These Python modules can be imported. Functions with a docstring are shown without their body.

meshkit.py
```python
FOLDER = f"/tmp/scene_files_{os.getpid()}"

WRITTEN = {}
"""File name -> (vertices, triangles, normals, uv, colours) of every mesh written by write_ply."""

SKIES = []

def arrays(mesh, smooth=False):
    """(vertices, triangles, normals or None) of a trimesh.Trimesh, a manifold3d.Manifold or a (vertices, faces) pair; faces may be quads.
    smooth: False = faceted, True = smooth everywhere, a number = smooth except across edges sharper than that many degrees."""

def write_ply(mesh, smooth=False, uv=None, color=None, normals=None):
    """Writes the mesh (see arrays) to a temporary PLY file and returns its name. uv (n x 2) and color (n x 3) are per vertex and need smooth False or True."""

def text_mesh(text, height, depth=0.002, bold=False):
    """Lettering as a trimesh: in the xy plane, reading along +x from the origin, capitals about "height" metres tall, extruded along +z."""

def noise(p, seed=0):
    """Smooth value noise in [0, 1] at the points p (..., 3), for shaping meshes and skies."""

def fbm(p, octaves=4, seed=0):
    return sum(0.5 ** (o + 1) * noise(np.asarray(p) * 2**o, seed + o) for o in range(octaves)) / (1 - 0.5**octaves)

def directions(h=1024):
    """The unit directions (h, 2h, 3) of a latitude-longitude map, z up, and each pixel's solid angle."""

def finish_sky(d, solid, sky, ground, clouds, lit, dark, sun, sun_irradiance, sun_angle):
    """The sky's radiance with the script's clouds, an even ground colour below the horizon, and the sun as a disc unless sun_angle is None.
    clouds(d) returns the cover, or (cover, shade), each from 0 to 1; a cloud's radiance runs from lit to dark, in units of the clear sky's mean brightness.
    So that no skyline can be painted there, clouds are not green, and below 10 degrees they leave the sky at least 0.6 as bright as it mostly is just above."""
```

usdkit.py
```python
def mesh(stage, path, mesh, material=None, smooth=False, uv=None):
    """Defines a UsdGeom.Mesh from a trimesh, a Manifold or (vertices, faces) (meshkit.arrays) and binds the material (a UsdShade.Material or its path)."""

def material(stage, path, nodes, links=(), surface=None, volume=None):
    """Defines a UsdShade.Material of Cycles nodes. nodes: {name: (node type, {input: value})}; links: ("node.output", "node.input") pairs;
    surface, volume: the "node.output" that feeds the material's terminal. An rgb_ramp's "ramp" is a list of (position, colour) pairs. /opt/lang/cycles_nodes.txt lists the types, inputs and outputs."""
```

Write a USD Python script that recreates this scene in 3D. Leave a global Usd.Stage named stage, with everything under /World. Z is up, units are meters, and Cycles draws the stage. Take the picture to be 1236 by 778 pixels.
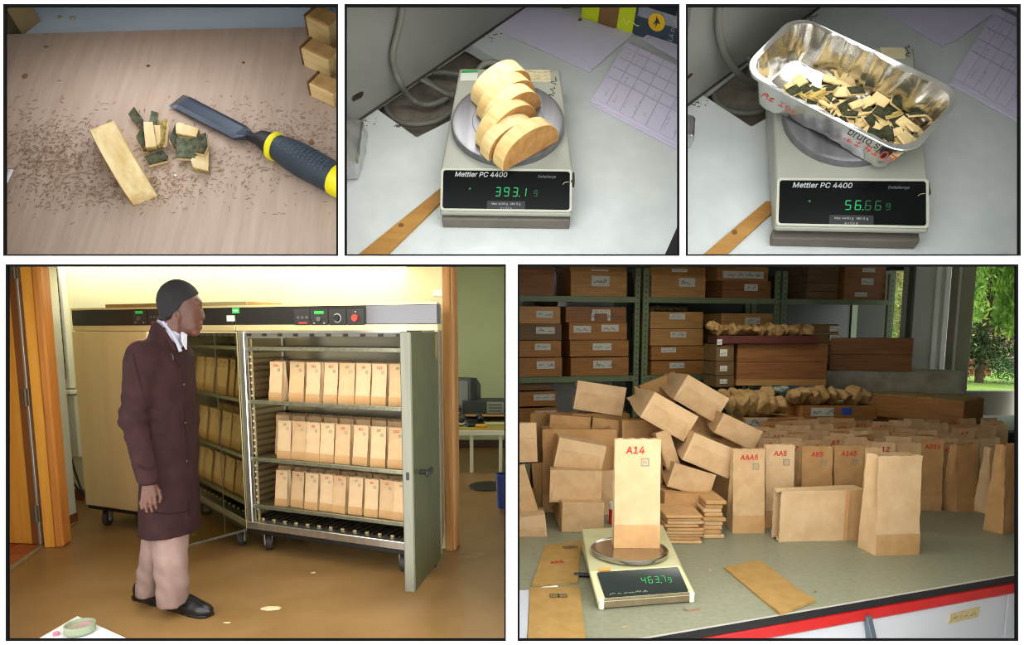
import math, random
import numpy as np, trimesh, usdkit, meshkit, manifold3d
from manifold3d import Manifold
from pxr import Usd, UsdGeom, UsdLux, UsdShade, Gf, Sdf, Vt
from shapely.geometry import Polygon, box as sbox

# ------------------------------------------------------------------ camera, sky, lamps
stage = Usd.Stage.CreateInMemory()
UsdGeom.SetStageUpAxis(stage, 'Z')
UsdGeom.Xform.Define(stage, '/World')
F, PITCH = 800.0, math.radians(7)
PPX, PPY = 618.0, 400 + 800 * math.tan(PITCH)
CAM = np.array([0, 0, 1.46])
FWD = np.array([0, math.cos(PITCH), -math.sin(PITCH)])
UP = np.array([0, math.sin(PITCH), math.cos(PITCH)])
RIGHT = np.array([1.0, 0, 0])
cam = UsdGeom.Camera.Define(stage, '/World/camera')
cam.AddTransformOp().Set(Gf.Matrix4d(*np.array([[1, 0, 0, 0], [*UP, 0], [*(-FWD), 0], [*CAM, 1]], float).ravel()))
cam.CreateHorizontalApertureAttr(36.0)
cam.CreateVerticalApertureAttr(36.0 * 778 / 1236)
cam.CreateFocalLengthAttr(36.0 * F / 1236)
cam.CreateVerticalApertureOffsetAttr((PPY - 389) * 36.0 / 1236)
cam.CreateClippingRangeAttr(Gf.Vec2f(0.05, 1000))
cam.CreateExposureAttr(0.0)
dome = UsdLux.DomeLight.Define(stage, '/World/sky_light')
dome.CreateIntensityAttr(1.07)
dome.CreateColorAttr(Gf.Vec3f(0.99, 1.0, 1.0))


def ray(x, y):
    return FWD + RIGHT * (x - PPX) / F + UP * (PPY - y) / F


def hit(x, y, p0, n):
    d = ray(x, y)
    return CAM + d * (np.dot(np.asarray(p0, float) - CAM, n) / np.dot(d, n))


def PZ(x, y, z=0.0): return hit(x, y, (0, 0, z), (0, 0, 1))
def PY(x, y, Y): return hit(x, y, (0, Y, 0), (0, 1, 0))


def unit(v):
    v = np.asarray(v, float)
    return v / np.linalg.norm(v)


def mat4(ex, ey, ez, o):
    m = np.eye(4)
    m[:3, 0], m[:3, 1], m[:3, 2], m[:3, 3] = ex, ey, ez, o
    return m


def lamp(name, centre, normal, w, h, power, color=(1, 1, 1), along=(1, 0, 0)):
    z = -unit(normal)
    x = unit(np.asarray(along, float) - z * np.dot(along, z))
    y = np.cross(z, x)
    l = UsdLux.RectLight.Define(stage, '/World/' + name)
    l.AddTransformOp().Set(Gf.Matrix4d(*mat4(x, y, z, centre).T.ravel()))
    l.CreateWidthAttr(w); l.CreateHeightAttr(h); l.CreateIntensityAttr(power); l.CreateColorAttr(Gf.Vec3f(*color))


# ceiling lamps of the five rooms (each is fixed to its room's ceiling board)
def on_slab(xpix, Y, ypix=321.5):
    return PY(xpix, ypix, Y)
NS = unit(np.cross(ray(100, 321.5), ray(1100, 321.5)))
NS = NS if NS[2] < 0 else -NS
LAMPS = dict(p4=4.4, p4w=3.8, p4b=8.0, p5=7.0, p5b=6.0, p1=3.9, p2=5.0, p3=4.0)
lamp('ceiling_lamp_oven_room', on_slab(270, 3.75), NS, 1.8, .5, LAMPS['p4'], (1, .97, .88))
lamp('ceiling_lamp_oven_room_002', on_slab(235, 4.95), NS, 3.4, .4, LAMPS['p4w'], (1, .97, .82), (.926, -.377, 0))
lamp('ceiling_lamp_oven_room_001', on_slab(570, 6.6), NS, .6, .5, LAMPS['p4b'], (1, 1, .8))
lamp('ceiling_lamp_bag_room', on_slab(880, 4.1), NS, 1.2, .4, LAMPS['p5'], (1, .96, .88))
lamp('ceiling_lamp_bag_room_001', on_slab(850, 7.4), NS, 2.0, .6, LAMPS['p5b'], (1, .96, .88))
NT = unit(np.cross(ray(100, 1), ray(1100, 1)))
NT = NT if NT[2] < 0 else -NT
lamp('ceiling_lamp_chisel_bench', PY(150, 4.2, 4.3), NT, 1.2, .5, LAMPS['p1'], (.97, .98, 1))
lamp('ceiling_lamp_balance_bench', PY(600, 4.2, 4.1), NT, .8, .4, LAMPS['p2'], (1, .98, .93))
lamp('ceiling_lamp_balance_bench_001', PY(1010, 4.2, 4.1), NT, .8, .4, LAMPS['p3'], (1, .98, .93))

# ------------------------------------------------------------------ helpers: materials


def lin(c):
    return [(v / 255 / 12.92 if v / 255 <= .04045 else ((v / 255 + .055) / 1.055) ** 2.4) for v in c]


MATS = {}


def mat(name, c1, c2=None, sc=6, st=(1, 1, 1), rough=.5, metal=0, spec=.5, bump=0, bsc=None, det=4, lo=.35, hi=.65, emit=0, dist=0, coat=0, aniso=0, spots=None, bst=None):
    if name in MATS:
        return MATS[name]
    nodes = {'p': ('principled_bsdf', {'roughness': rough, 'metallic': metal, 'specular_ior_level': spec, 'base_color': lin(c1), 'coat_weight': coat, 'anisotropic': aniso})}
    links = []
    if emit:
        nodes['p'][1].update({'emission_color': lin(c1), 'emission_strength': emit})
    if c2 is not None or bump:
        nodes['tc'] = ('texture_coordinate', {})
    if c2 is not None:
        nodes['mp'] = ('mapping', {'scale': st})
        nodes['n'] = ('noise_texture', {'scale': sc, 'detail': det, 'roughness': .6, 'distortion': dist})
        nodes['r'] = ('rgb_ramp', {'ramp': [(lo, lin(c1)), (hi, lin(c2))]})
        links += [('tc.object', 'mp.vector'), ('mp.vector', 'n.vector'), ('n.fac', 'r.fac')]
        out = 'r.color'
        if spots:
            sc2, thr, c3 = spots
            nodes['n2'] = ('noise_texture', {'scale': sc2, 'detail': 5, 'roughness': .65})
            nodes['r2'] = ('rgb_ramp', {'ramp': [(thr, (0, 0, 0)), (thr + .05, (1, 1, 1))]})
            nodes['mx'] = ('mix_color', {'b': lin(c3)})
            links += [('tc.object', 'n2.vector'), ('n2.fac', 'r2.fac'), ('r2.color', 'mx.fac'), (out, 'mx.a')]
            out = 'mx.result'
        links.append((out, 'p.base_color'))
    if bump:
        nodes['mpb'] = ('mapping', {'scale': bst or st})
        nodes['nb'] = ('noise_texture', {'scale': bsc or sc * 4, 'detail': 4})
        nodes['b'] = ('bump', {'strength': bump, 'distance': .01})
        links += [('tc.object', 'mpb.vector'), ('mpb.vector', 'nb.vector'), ('nb.fac', 'b.height'), ('b.normal', 'p.normal')]
    MATS[name] = usdkit.material(stage, '/World/Looks/' + name, nodes, links, surface='p.BSDF')
    return MATS[name]


def glass_pane(name, tint=(1, 1, 1), ior=1.5):
    if name not in MATS:
        MATS[name] = usdkit.material(stage, '/World/Looks/' + name, {
            't': ('transparent_bsdf', {'color': tint}), 'g': ('glossy_bsdf', {'roughness': .02, 'color': (1, 1, 1)}),
            'f': ('fresnel', {'IOR': ior}), 'm': ('mix_closure', {})},
            [('f.fac', 'm.fac'), ('t.BSDF', 'm.closure1'), ('g.BSDF', 'm.closure2')], surface='m.closure')
    return MATS[name]


def leaf_mat(name, c1, c2, sc=3):
    if name not in MATS:
        MATS[name] = usdkit.material(stage, '/World/Looks/' + name, {
            'tc': ('texture_coordinate', {}), 'n': ('noise_texture', {'scale': sc, 'detail': 3}),
            'r': ('rgb_ramp', {'ramp': [(.35, lin(c1)), (.65, lin(c2))]}),
            'd': ('principled_bsdf', {'roughness': .6}), 't': ('translucent_bsdf', {}), 'm': ('mix_closure', {'fac': .4})},
            [('tc.object', 'n.vector'), ('n.fac', 'r.fac'), ('r.color', 'd.base_color'), ('r.color', 't.color'), ('d.BSDF', 'm.closure1'), ('t.BSDF', 'm.closure2')], surface='m.closure')
    return MATS[name]


# ------------------------------------------------------------------ helpers: scene tree
USED = {}


def numbered(parent, name):
    k = (parent, name)
    n = USED.get(k, 0)
    USED[k] = n + 1
    return name if n == 0 else f'{name}_{n:03d}'


def tag(p, label=None, cat=None, group=None, kind=None):
    for k, v in (('label', label), ('category', cat), ('group', group), ('kind', kind)):
        if v:
            p.SetCustomDataByKey(k, v)
    if label and not 4 <= len(label.split()) <= 16:
        print('LABEL LENGTH', len(label.split()), label)
    return p


def path_of(parent):
    return '/World' if parent is None else str(parent.GetPath())


WORLD = {}
CLIP_SKIP = ('wall_', 'ceiling', 'trim_', 'partition')


def planes_of(M, ref=None):
    """the boards that bound the display room in which a thing with matrix M stands: (point, inward normal)"""
    o = M[:3, 3] if ref is None else np.asarray(ref, float)
    d = o - CAM
    w = d @ FWD
    if w < 3 or o[1] > 9.0:
        return []
    x, y = PPX + F * (d @ RIGHT) / w, PPY - F * (d @ UP) / w
    if y < 314.5:
        k = 0 if x < 412 else 1 if x < 824 else 2
        x0, x1, y0, y1 = (1.5, 412, 1, 314.5) if k == 0 else (412, 824, 1, 314.5) if k == 1 else (824, 1234.5, 1, 314.5)
    else:
        x0, x1, y0, y1 = (2, 618, 314.5, 1200) if x < 618 else (618, 1233, 314.5, 1200)
    c = ray((x0 + x1) / 2, (y0 + y1) / 2)
    out = [(CAM + FWD * (D + .016), FWD)]
    for a, b in (((x0, y0), (x0, y1)), ((x1, y0), (x1, y1)), ((x0, y0), (x1, y0)), ((x0, y1), (x1, y1))):
        n = unit(np.cross(ray(*a), ray(*b)))
        n = n if n @ c > 0 else -n
        out.append((CAM + n * .0085, n))
    return out


def clipped(mesh, M, planes):
    v = np.asarray(mesh.vertices)
    W = v @ M[:3, :3].T + M[:3, 3]
    for p, n in planes:
        if ((W - p) @ n).min() >= -1e-6:
            continue
        nl = M[:3, :3].T @ n
        off = (p - M[:3, 3]) @ n
        k = np.linalg.norm(nl)
        try:
            mm = trimesh.Trimesh(mesh.vertices, mesh.faces, process=True)
            q = Manifold(manifold3d.Mesh(np.asarray(mm.vertices, np.float32), np.asarray(mm.faces, np.uint32)))
            if str(q.status()) != 'Error.NoError' or q.is_empty():
                raise ValueError
            q = q.trim_by_plane(tuple(nl / k), float(off / k)).to_mesh()
            mesh = trimesh.Trimesh(q.vert_properties[:, :3], q.tri_verts, process=False)
        except ValueError:
            mesh = mesh.slice_plane(nl / k * (off / k), nl / k)
        if mesh is None or len(mesh.faces) == 0:
            return None
        v = np.asarray(mesh.vertices)
        W = v @ M[:3, :3].T + M[:3, 3]
    return mesh


def obj(name, mesh, m, parent=None, smooth=False, label=None, kind=None, cat=None, group=None):
    pp = path_of(parent)
    if parent is not None and isinstance(mesh, trimesh.Trimesh):
        top = pp.split('/')[2]
        if top in WORLD and kind != 'stuff':
            mesh = clipped(mesh, *WORLD[top])
            if mesh is None:
                return parent
    q = usdkit.mesh(stage, pp + '/' + numbered(pp, name), mesh, m, smooth=smooth).GetPrim()
    return tag(q, label, cat, group, kind)


def thing(name, label, cat, M=None, group=None, kind=None, ref=None):
    x = UsdGeom.Xform.Define(stage, '/World/' + numbered('/World', name))
    x.AddTransformOp().Set(Gf.Matrix4d(*(np.eye(4) if M is None else M).T.ravel()))
    nm = x.GetPrim().GetName()
    if M is not None and not nm.startswith(CLIP_SKIP):
        pl = planes_of(M, ref)
        if pl: WORLD[nm] = (M, pl)
    return tag(x.GetPrim(), label, cat, group, kind)


def dup(root, M, label, name=None, group=None):
    was = root.GetCustomData()
    base = name or (root.GetName()[:-4] if root.GetName()[-3:].isdigit() else root.GetName())
    x = UsdGeom.Xform.Define(stage, '/World/' + numbered('/World', base))
    x.AddTransformOp().Set(Gf.Matrix4d(*M.T.ravel()))
    p = x.GetPrim()
    p.GetReferences().AddInternalReference(root.GetPath())
    p.SetInstanceable(True)
    return tag(p, label, was['category'], group or was.get('group'))


# ------------------------------------------------------------------ helpers: shapes
cat_ = trimesh.util.concatenate


def bx(x0, x1, y0, y1, z0, z1, c=0.0):
    """a box, chamfered by c"""
    x0, x1, y0, y1, z0, z1 = min(x0, x1), max(x0, x1), min(y0, y1), max(y0, y1), min(z0, z1), max(z0, z1)
    if c <= 0:
        b = trimesh.creation.box((x1 - x0, y1 - y0, z1 - z0))
        b.apply_translation(((x0 + x1) / 2, (y0 + y1) / 2, (z0 + z1) / 2))
        return b
    c = min(c, .45 * min(x1 - x0, y1 - y0, z1 - z0))
    pts = []
    for X, sx in ((x0, 1), (x1, -1)):
        for Y, sy in ((y0, 1), (y1, -1)):
            for Z, sz in ((z0, 1), (z1, -1)):
                pts += [(X, Y + sy * c, Z + sz * c), (X + sx * c, Y, Z + sz * c), (X + sx * c, Y + sy * c, Z)]
    return trimesh.convex.convex_hull(np.array(pts))


def hull(pts, r=0.0):
    pts = np.asarray(pts, float)
    if r > 0:
        s = trimesh.creation.icosphere(1, r).vertices
        pts = (pts[:, None] + s[None]).reshape(-1, 3)
    return trimesh.convex.convex_hull(pts)


def cyl(p, q, r, n=16, r2=None):
    p, q = np.asarray(p, float), np.asarray(q, float)
    return tube([p, q], [r, r if r2 is None else r2], n)


def tube(pts, rad, n=10, caps=True):
    p = np.asarray(pts, float)
    rad = np.broadcast_to(np.asarray(rad, float), (len(p),))
    t = np.gradient(p, axis=0)
    t /= np.linalg.norm(t, axis=1, keepdims=True) + 1e-12
    a = np.cross(t[0], (0, 0, 1) if abs(t[0][2]) < .9 else (1, 0, 0))
    A = []
    for k in range(len(p)):
        a = a - t[k] * np.dot(a, t[k])
        a = unit(a)
        A.append(a)
    A = np.array(A)
    B = np.cross(t, A)
    g = np.arange(n) * 2 * np.pi / n
    v = p[:, None] + rad[:, None, None] * (np.cos(g)[None, :, None] * A[:, None] + np.sin(g)[None, :, None] * B[:, None])
    f = []
    for i in range(len(p) - 1):
        for j in range(n):
            a0, b0, c0, d0 = i * n + j, i * n + (j + 1) % n, (i + 1) * n + (j + 1) % n, (i + 1) * n + j
            f += [(a0, b0, c0), (a0, c0, d0)]
    v = v.reshape(-1, 3)
    if caps:
        k = len(v)
        v = np.vstack([v, p[0], p[-1]])
        for j in range(n):
            f += [(k, (j + 1) % n, j), (k + 1, (len(p) - 1) * n + j, (len(p) - 1) * n + (j + 1) % n)]
    m = trimesh.Trimesh(v, np.array(f), process=False)
    return m


def spline(pts, n=8):
    p = np.asarray(pts, float)
    p = np.vstack([2 * p[0] - p[1], p, 2 * p[-1] - p[-2]])
    out = []
    for i in range(1, len(p) - 2):
        for t in np.linspace(0, 1, n, endpoint=False):
            a, b, c, d = p[i - 1], p[i], p[i + 1], p[i + 2]
            out.append(.5 * (2 * b + (c - a) * t + (2 * a - 5 * b + 4 * c - d) * t * t + (3 * b - a - 3 * c + d) * t ** 3))
    out.append(p[-2])
    return np.array(out)


def lathe(profile, n=48):
    return trimesh.creation.revolve(np.asarray(profile, float), sections=n)


def prism(poly, z0, z1):
    """extrude a polygon (n x 2) from z0 to z1"""
    m = trimesh.creation.extrude_polygon(poly if isinstance(poly, Polygon) else Polygon(poly), z1 - z0, engine='earcut')
    m.apply_translation((0, 0, z0))
    return m


def rrect(w, h, r, n=5):
    return sbox(-w / 2 + r, -h / 2 + r, w / 2 - r, h / 2 - r).buffer(r, quad_segs=n)


def xf(m, M):
    m = m.copy()
    m.apply_transform(M)
    return m


def T(x=0, y=0, z=0):
    return mat4((1, 0, 0), (0, 1, 0), (0, 0, 1), (x, y, z))


def RZ(a):
    c, s = math.cos(a), math.sin(a)
    return mat4((c, s, 0), (-s, c, 0), (0, 0, 1), (0, 0, 0))


def RX(a):
    c, s = math.cos(a), math.sin(a)
    return mat4((1, 0, 0), (0, c, s), (0, -s, c), (0, 0, 0))


def RY(a):
    c, s = math.cos(a), math.sin(a)
    return mat4((c, 0, -s), (0, 1, 0), (s, 0, c), (0, 0, 0))


def S(s):
    return np.diag([s, s, s, 1.0]) if np.ndim(s) == 0 else np.diag([*s, 1.0])


def ribbon(pts, w, up=(0, 0, 1), h=.0005):
    """thin flat strip along a polyline"""
    p = np.asarray(pts, float)
    out = []
    for a, b in zip(p[:-1], p[1:]):
        d = b - a
        L = np.linalg.norm(d)
        if L < 1e-9:
            continue
        d = d / L
        s = np.cross(up, d)
        s = s / (np.linalg.norm(s) + 1e-12) * w / 2
        u = np.asarray(up, float) * h
        out.append(trimesh.Trimesh([a - s, b - s, b + s, a + s, a - s + u, b - s + u, b + s + u, a + s + u],
                                   [(4, 5, 6), (4, 6, 7), (0, 1, 5), (0, 5, 4), (2, 3, 7), (2, 7, 6)], process=False))
    return cat_(out)


def scribble(length, h, seed, w=None, word=.2):
    """handwriting-like strokes in the xy plane, from the origin along +x"""
    rs = np.random.RandomState(seed)
    x, out = 0.0, []
    while x < length:
        n = rs.randint(4, 9)
        pts = [(x, 0, 0)]
        for _ in range(n):
            x += h * rs.uniform(.18, .4)
            pts.append((x, h * rs.uniform(-.1, 1) * (1 if rs.rand() < .4 else .55), 0))
        out.append(ribbon(pts, w or h * .12, h=h * .02))
        x += h * rs.uniform(.4, 1.0)
    return cat_(out)


def text(s, h, bold=False, depth=.0006, centre=False, shear=0):
    m = meshkit.text_mesh(s, h, depth, bold)
    if shear:
        m.vertices[:, 0] += shear * m.vertices[:, 1]
    if centre:
        b = m.bounds
        m.apply_translation((-(b[0][0] + b[1][0]) / 2, -(b[0][1] + b[1][1]) / 2, 0))
    return m


SEG = {'0': 'abcdef', '1': 'bc', '2': 'abged', '3': 'abgcd', '4': 'fgbc', '5': 'afgcd', '6': 'afgedc', '7': 'abc', '8': 'abcdefg', '9': 'abfgcd', 'g': 'abfgcd', 'A': 'abcefg'}


def seven(ch, h, slant=.1):
    w, t = h * .52, h * .1
    S_ = {'a': (0, h, w, h), 'b': (w, h, w, h / 2), 'c': (w, h / 2, w, 0), 'd': (0, 0, w, 0), 'e': (0, h / 2, 0, 0), 'f': (0, h, 0, h / 2), 'g': (0, h / 2, w, h / 2)}
    out = []
    for s in SEG[ch]:
        x0, y0, x1, y1 = S_[s]
        out.append(bx(min(x0, x1) - t / 2 * (x0 == x1) + t * .3 * (x0 != x1), max(x0, x1) + t / 2 * (x0 == x1) - t * .3 * (x0 != x1),
                      min(y0, y1) - t / 2 * (y0 == y1) + t * .3 * (y0 != y1), max(y0, y1) + t / 2 * (y0 == y1) - t * .3 * (y0 != y1), 0, .0006))
    m = cat_(out)
    m.vertices[:, 0] += slant * m.vertices[:, 1]
    return m


def wobble(m, amp, freq, seed=0):
    v = np.array(m.vertices)
    for k in range(3):
        v[:, k] += amp * (meshkit.fbm(v * freq + 7.3 * k, 3, seed + k) - .5) * 2
    return trimesh.Trimesh(v, m.faces, process=False)


def surface_nets(f, lo, hi, h):
    lo, hi = np.asarray(lo, float), np.asarray(hi, float)
    n = np.ceil((hi - lo) / h).astype(int) + 1
    ax = [lo[k] + h * np.arange(n[k]) for k in range(3)]
    G = np.stack(np.meshgrid(*ax, indexing='ij'), -1)
    V = f(G.reshape(-1, 3)).reshape(n)
    ins = V < 0
    c = np.zeros(tuple(n - 1) + (3,))
    cnt = np.zeros(tuple(n - 1))
    sl = lambda d, m: slice(d, m - 1 + d)
    corners = [(a, b, e) for a in (0, 1) for b in (0, 1) for e in (0, 1)]
    for p in corners:
        for k in range(3):
            if p[k] == 0:
                q = list(p); q[k] = 1
                a = tuple(sl(p[i], n[i]) for i in range(3)); b = tuple(sl(q[i], n[i]) for i in range(3))
                va, vb = V[a], V[b]
                x = ins[a] != ins[b]
                t = np.where(x, va / np.where(x, va - vb, 1), 0)
                cnt += x
                for i in range(3):
                    c[..., i] += np.where(x, p[i] + (t if i == k else 0), 0)
    act = cnt > 0
    idx = -np.ones(act.shape, int)
    idx[act] = np.arange(act.sum())
    ci = np.argwhere(act)
    verts = lo + h * (ci + c[act] / cnt[act][:, None])
    faces = []
    for k in range(3):
        i1, i2 = (k + 1) % 3, (k + 2) % 3
        a = [slice(None)] * 3; b = [slice(None)] * 3
        a[k] = slice(0, n[k] - 1); b[k] = slice(1, n[k])
        ia, ib = ins[tuple(a)], ins[tuple(b)]
        e = np.argwhere(ia != ib)
        e = e[(e[:, i1] > 0) & (e[:, i2] > 0) & (e[:, i1] < n[i1] - 1) & (e[:, i2] < n[i2] - 1)]
        def cell(d1, d2):
            q = e.copy(); q[:, i1] -= d1; q[:, i2] -= d2
            return idx[q[:, 0], q[:, 1], q[:, 2]]
        q = np.stack([cell(1, 1), cell(0, 1), cell(0, 0), cell(1, 0)], 1)
        flip = ~ia[e[:, 0], e[:, 1], e[:, 2]]
        q[flip] = q[flip][:, ::-1]
        faces.append(q)
    q = np.vstack(faces)
    return trimesh.Trimesh(verts, np.vstack([q[:, [0, 1, 2]], q[:, [0, 2, 3]]]), process=False)


def sm(a, b, k):
    h = np.clip(.5 + .5 * (b - a) / k, 0, 1)
    return b * (1 - h) + a * h - k * h * (1 - h)


def cone(p, a, b, ra, rb):
    a, b = np.asarray(a, float), np.asarray(b, float)
    t = np.clip(((p - a) @ (b - a)) / np.dot(b - a, b - a), 0, 1)
    return np.linalg.norm(p - a - t[:, None] * (b - a), axis=1) - (ra + (rb - ra) * t)


def ellip(p, c, r):
    q = (p - np.asarray(c, float)) / np.asarray(r, float)
    l = np.linalg.norm(q, axis=1)
    return (l - 1) * min(r)


ORD = ['first', 'second', 'third', 'fourth', 'fifth', 'sixth', 'seventh', 'eighth', 'ninth', 'tenth', 'eleventh', 'twelfth', 'thirteenth', 'fourteenth', 'fifteenth', 'sixteenth', 'seventeenth', 'eighteenth', 'nineteenth', 'twentieth']
# ------------------------------------------------------------------ the display wall with its five openings
D = 3.0
PANELS = dict(a=(4, 4.8, 408, 308.8), b=(416, 4.8, 820, 308.8), c=(828, 4.8, 1232, 308.8), d=(7.2, 319, 610.8, 773), e=(625, 319, 1228.8, 773))


def wallp(x, y, dist=D):
    """point of the display wall, in its own plane coordinates"""
    return ((x - PPX) / F * dist, (PPY - y) / F * dist)


WM = mat4(RIGHT, UP, -FWD, CAM + FWD * D)      # the wall leans with its top towards the visitor
TH = .012
white = mat('white_display_wall', (254, 254, 254), rough=.95, spec=.05)
black = mat('black_frame', (6, 6, 6), rough=.8, spec=.05)
outer = Polygon([wallp(-420, -330), wallp(1656, -330), wallp(1656, 990), wallp(-420, 990)])
for x0, y0, x1, y1 in PANELS.values():
    outer = outer.difference(Polygon([wallp(x0, y0), wallp(x1, y0), wallp(x1, y1), wallp(x0, y1)]))
wall = thing('wall_front', 'white display wall with five black framed openings', None, WM, kind='structure')
obj('panel', prism(outer, -TH, 0), white, wall)
for i, (x0, y0, x1, y1) in enumerate(PANELS.values()):
    o = Polygon([wallp(x0, y0), wallp(x1, y0), wallp(x1, y1), wallp(x0, y1)])
    q = Polygon([wallp(x0 + 2, y0 + 2), wallp(x1 - 2, y0 + 2), wallp(x1 - 2, y1 - 2), wallp(x0 + 2, y1 - 2)])
    t = thing(f'trim_{i + 1}', 'thin black frame around a display wall opening', None, WM, kind='structure')
    obj('frame', prism(o.difference(q), -TH - .001, .001), black, t)

# boards that part the rooms behind the wall
board = mat('grey_partition_board', (205, 205, 200), rough=.9, spec=.1)


def slab(name, px, Ys, label, t=(0, 0, 0)):
    """a board that runs back from the wall along two picture lines"""
    (xa, ya), (xb, yb) = px
    P = [PY(xa, ya, Ys[0]), PY(xb, yb, Ys[0]), PY(xb, yb, Ys[1]), PY(xa, ya, Ys[1])]
    P = np.array(P)
    n = unit(np.cross(P[1] - P[0], P[3] - P[0])) * .006
    obj(name, hull(np.vstack([P + n, P - n])), board, None, label=label, kind='structure')


Y0, YT = 3.02, 6.2
def yw(px, py):                                # depth of the wall's back face along a pixel
    d = ray(px, py); return float((d * (D + TH + .004))[1])
for nm, xx in (('partition_board_left', 1.5), ('partition_board', 412), ('partition_board_middle', 824), ('partition_board_right', 1234.5)):
    P = [CAM + ray(xx, 1.5) * 3.02, CAM + ray(xx, 313.5) * 3.02, CAM + ray(xx, 313.5) * 7.0, CAM + ray(xx, 1.5) * 7.0]
    n = np.array([.006, 0, 0])
    obj('wall_' + nm, hull(np.vstack([np.array(P) + n, np.array(P) - n])), board, None, kind='structure', label='grey board between the display rooms')
def vslab(name, a, b, d0, d1, off, label='grey board between the display rooms'):
    P = np.array([CAM + ray(*a) * d0, CAM + ray(*b) * d0, CAM + ray(*b) * d1, CAM + ray(*a) * d1])
    o = np.asarray(off, float)
    obj(name, hull(np.vstack([P + o, P - o])), board, None, kind='structure', label=label)
vslab('ceiling_top_rooms', (0, 1), (1236, 1), 3.02, 7.0, (0, 0, .006))
vslab('ceiling', (0, 314.5), (1236, 314.5), 3.02, 11.3, (0, 0, .006))
vslab('wall_partition_lower', (618, 316), (618, 1000), 3.02, 11.3, (.006, 0, 0))
vslab('wall_outer_left', (2, 316), (2, 1000), 3.02, 6.2, (.006, 0, 0))
vslab('wall_outer_right', (1233, 316), (1233, 1000), 3.02, 9.2, (.006, 0, 0))


# ------------------------------------------------------------------ tilted benches of the upper row
class Bench:
    def __init__(s, R, o, sc, px, z0):
        s.R, s.o, s.s, s.z0 = np.array(R), np.asarray(o, float), sc, z0
        s.M = mat4(s.R[:, 0] * sc, s.R[:, 1] * sc, s.R[:, 2] * sc, s.o)
        s.Mi = np.linalg.inv(s.M)
        s.px = px

    def L(s, x, y, z=None):
        """where a pixel meets the bench's plane (at height z), in bench coordinates (metres)"""
        z = s.z0 if z is None else z
        p = hit(x, y, s.o + s.R[:, 2] * z * s.s, s.R[:, 2])
        return (s.Mi @ np.append(p, 1))[:3]

    def L2(s, x, y, z=None): return s.L(x, y, z)[:2]

    def at(s, x, y, z=None, rot=0):
        return s.M @ T(*s.L(x, y, z)) @ RZ(rot)


R2 = [[0.99983, 0.01846, -0.00185], [-0.01176, 0.55359, -0.8327], [-0.01434, 0.83258, 0.55372]]
R3 = [[0.98618, 0.11199, -0.12208], [-0.15998, 0.45224, -0.87743], [-0.04305, 0.88484, 0.46391]]
t2, t3 = np.array([-0.00786, 1.01525, 0.23821]), np.array([0.46151, 0.93372, 0.20614])
HB = .055
B2 = Bench(R2, CAM + t2 * 4.15, 4.15, PANELS['b'], -HB)
B3 = Bench(R3, CAM + t3 * 4.5, 4.5, PANELS['c'], -HB)
n1 = unit((.10, -.845, .525))
x1 = unit(np.array([1, .05, 0]) - n1 * np.dot((1, .05, 0), n1))
R1 = np.stack([x1, np.cross(n1, x1), n1], 1)
o1 = CAM + ray(206, 157) * 4.5
B1 = Bench(R1, o1, 5.5, PANELS['a'], 0.0)


def quad_on(B, pts, z0, z1):
    return prism(np.array([B.L2(*p) for p in pts]), z0, z1)
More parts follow.
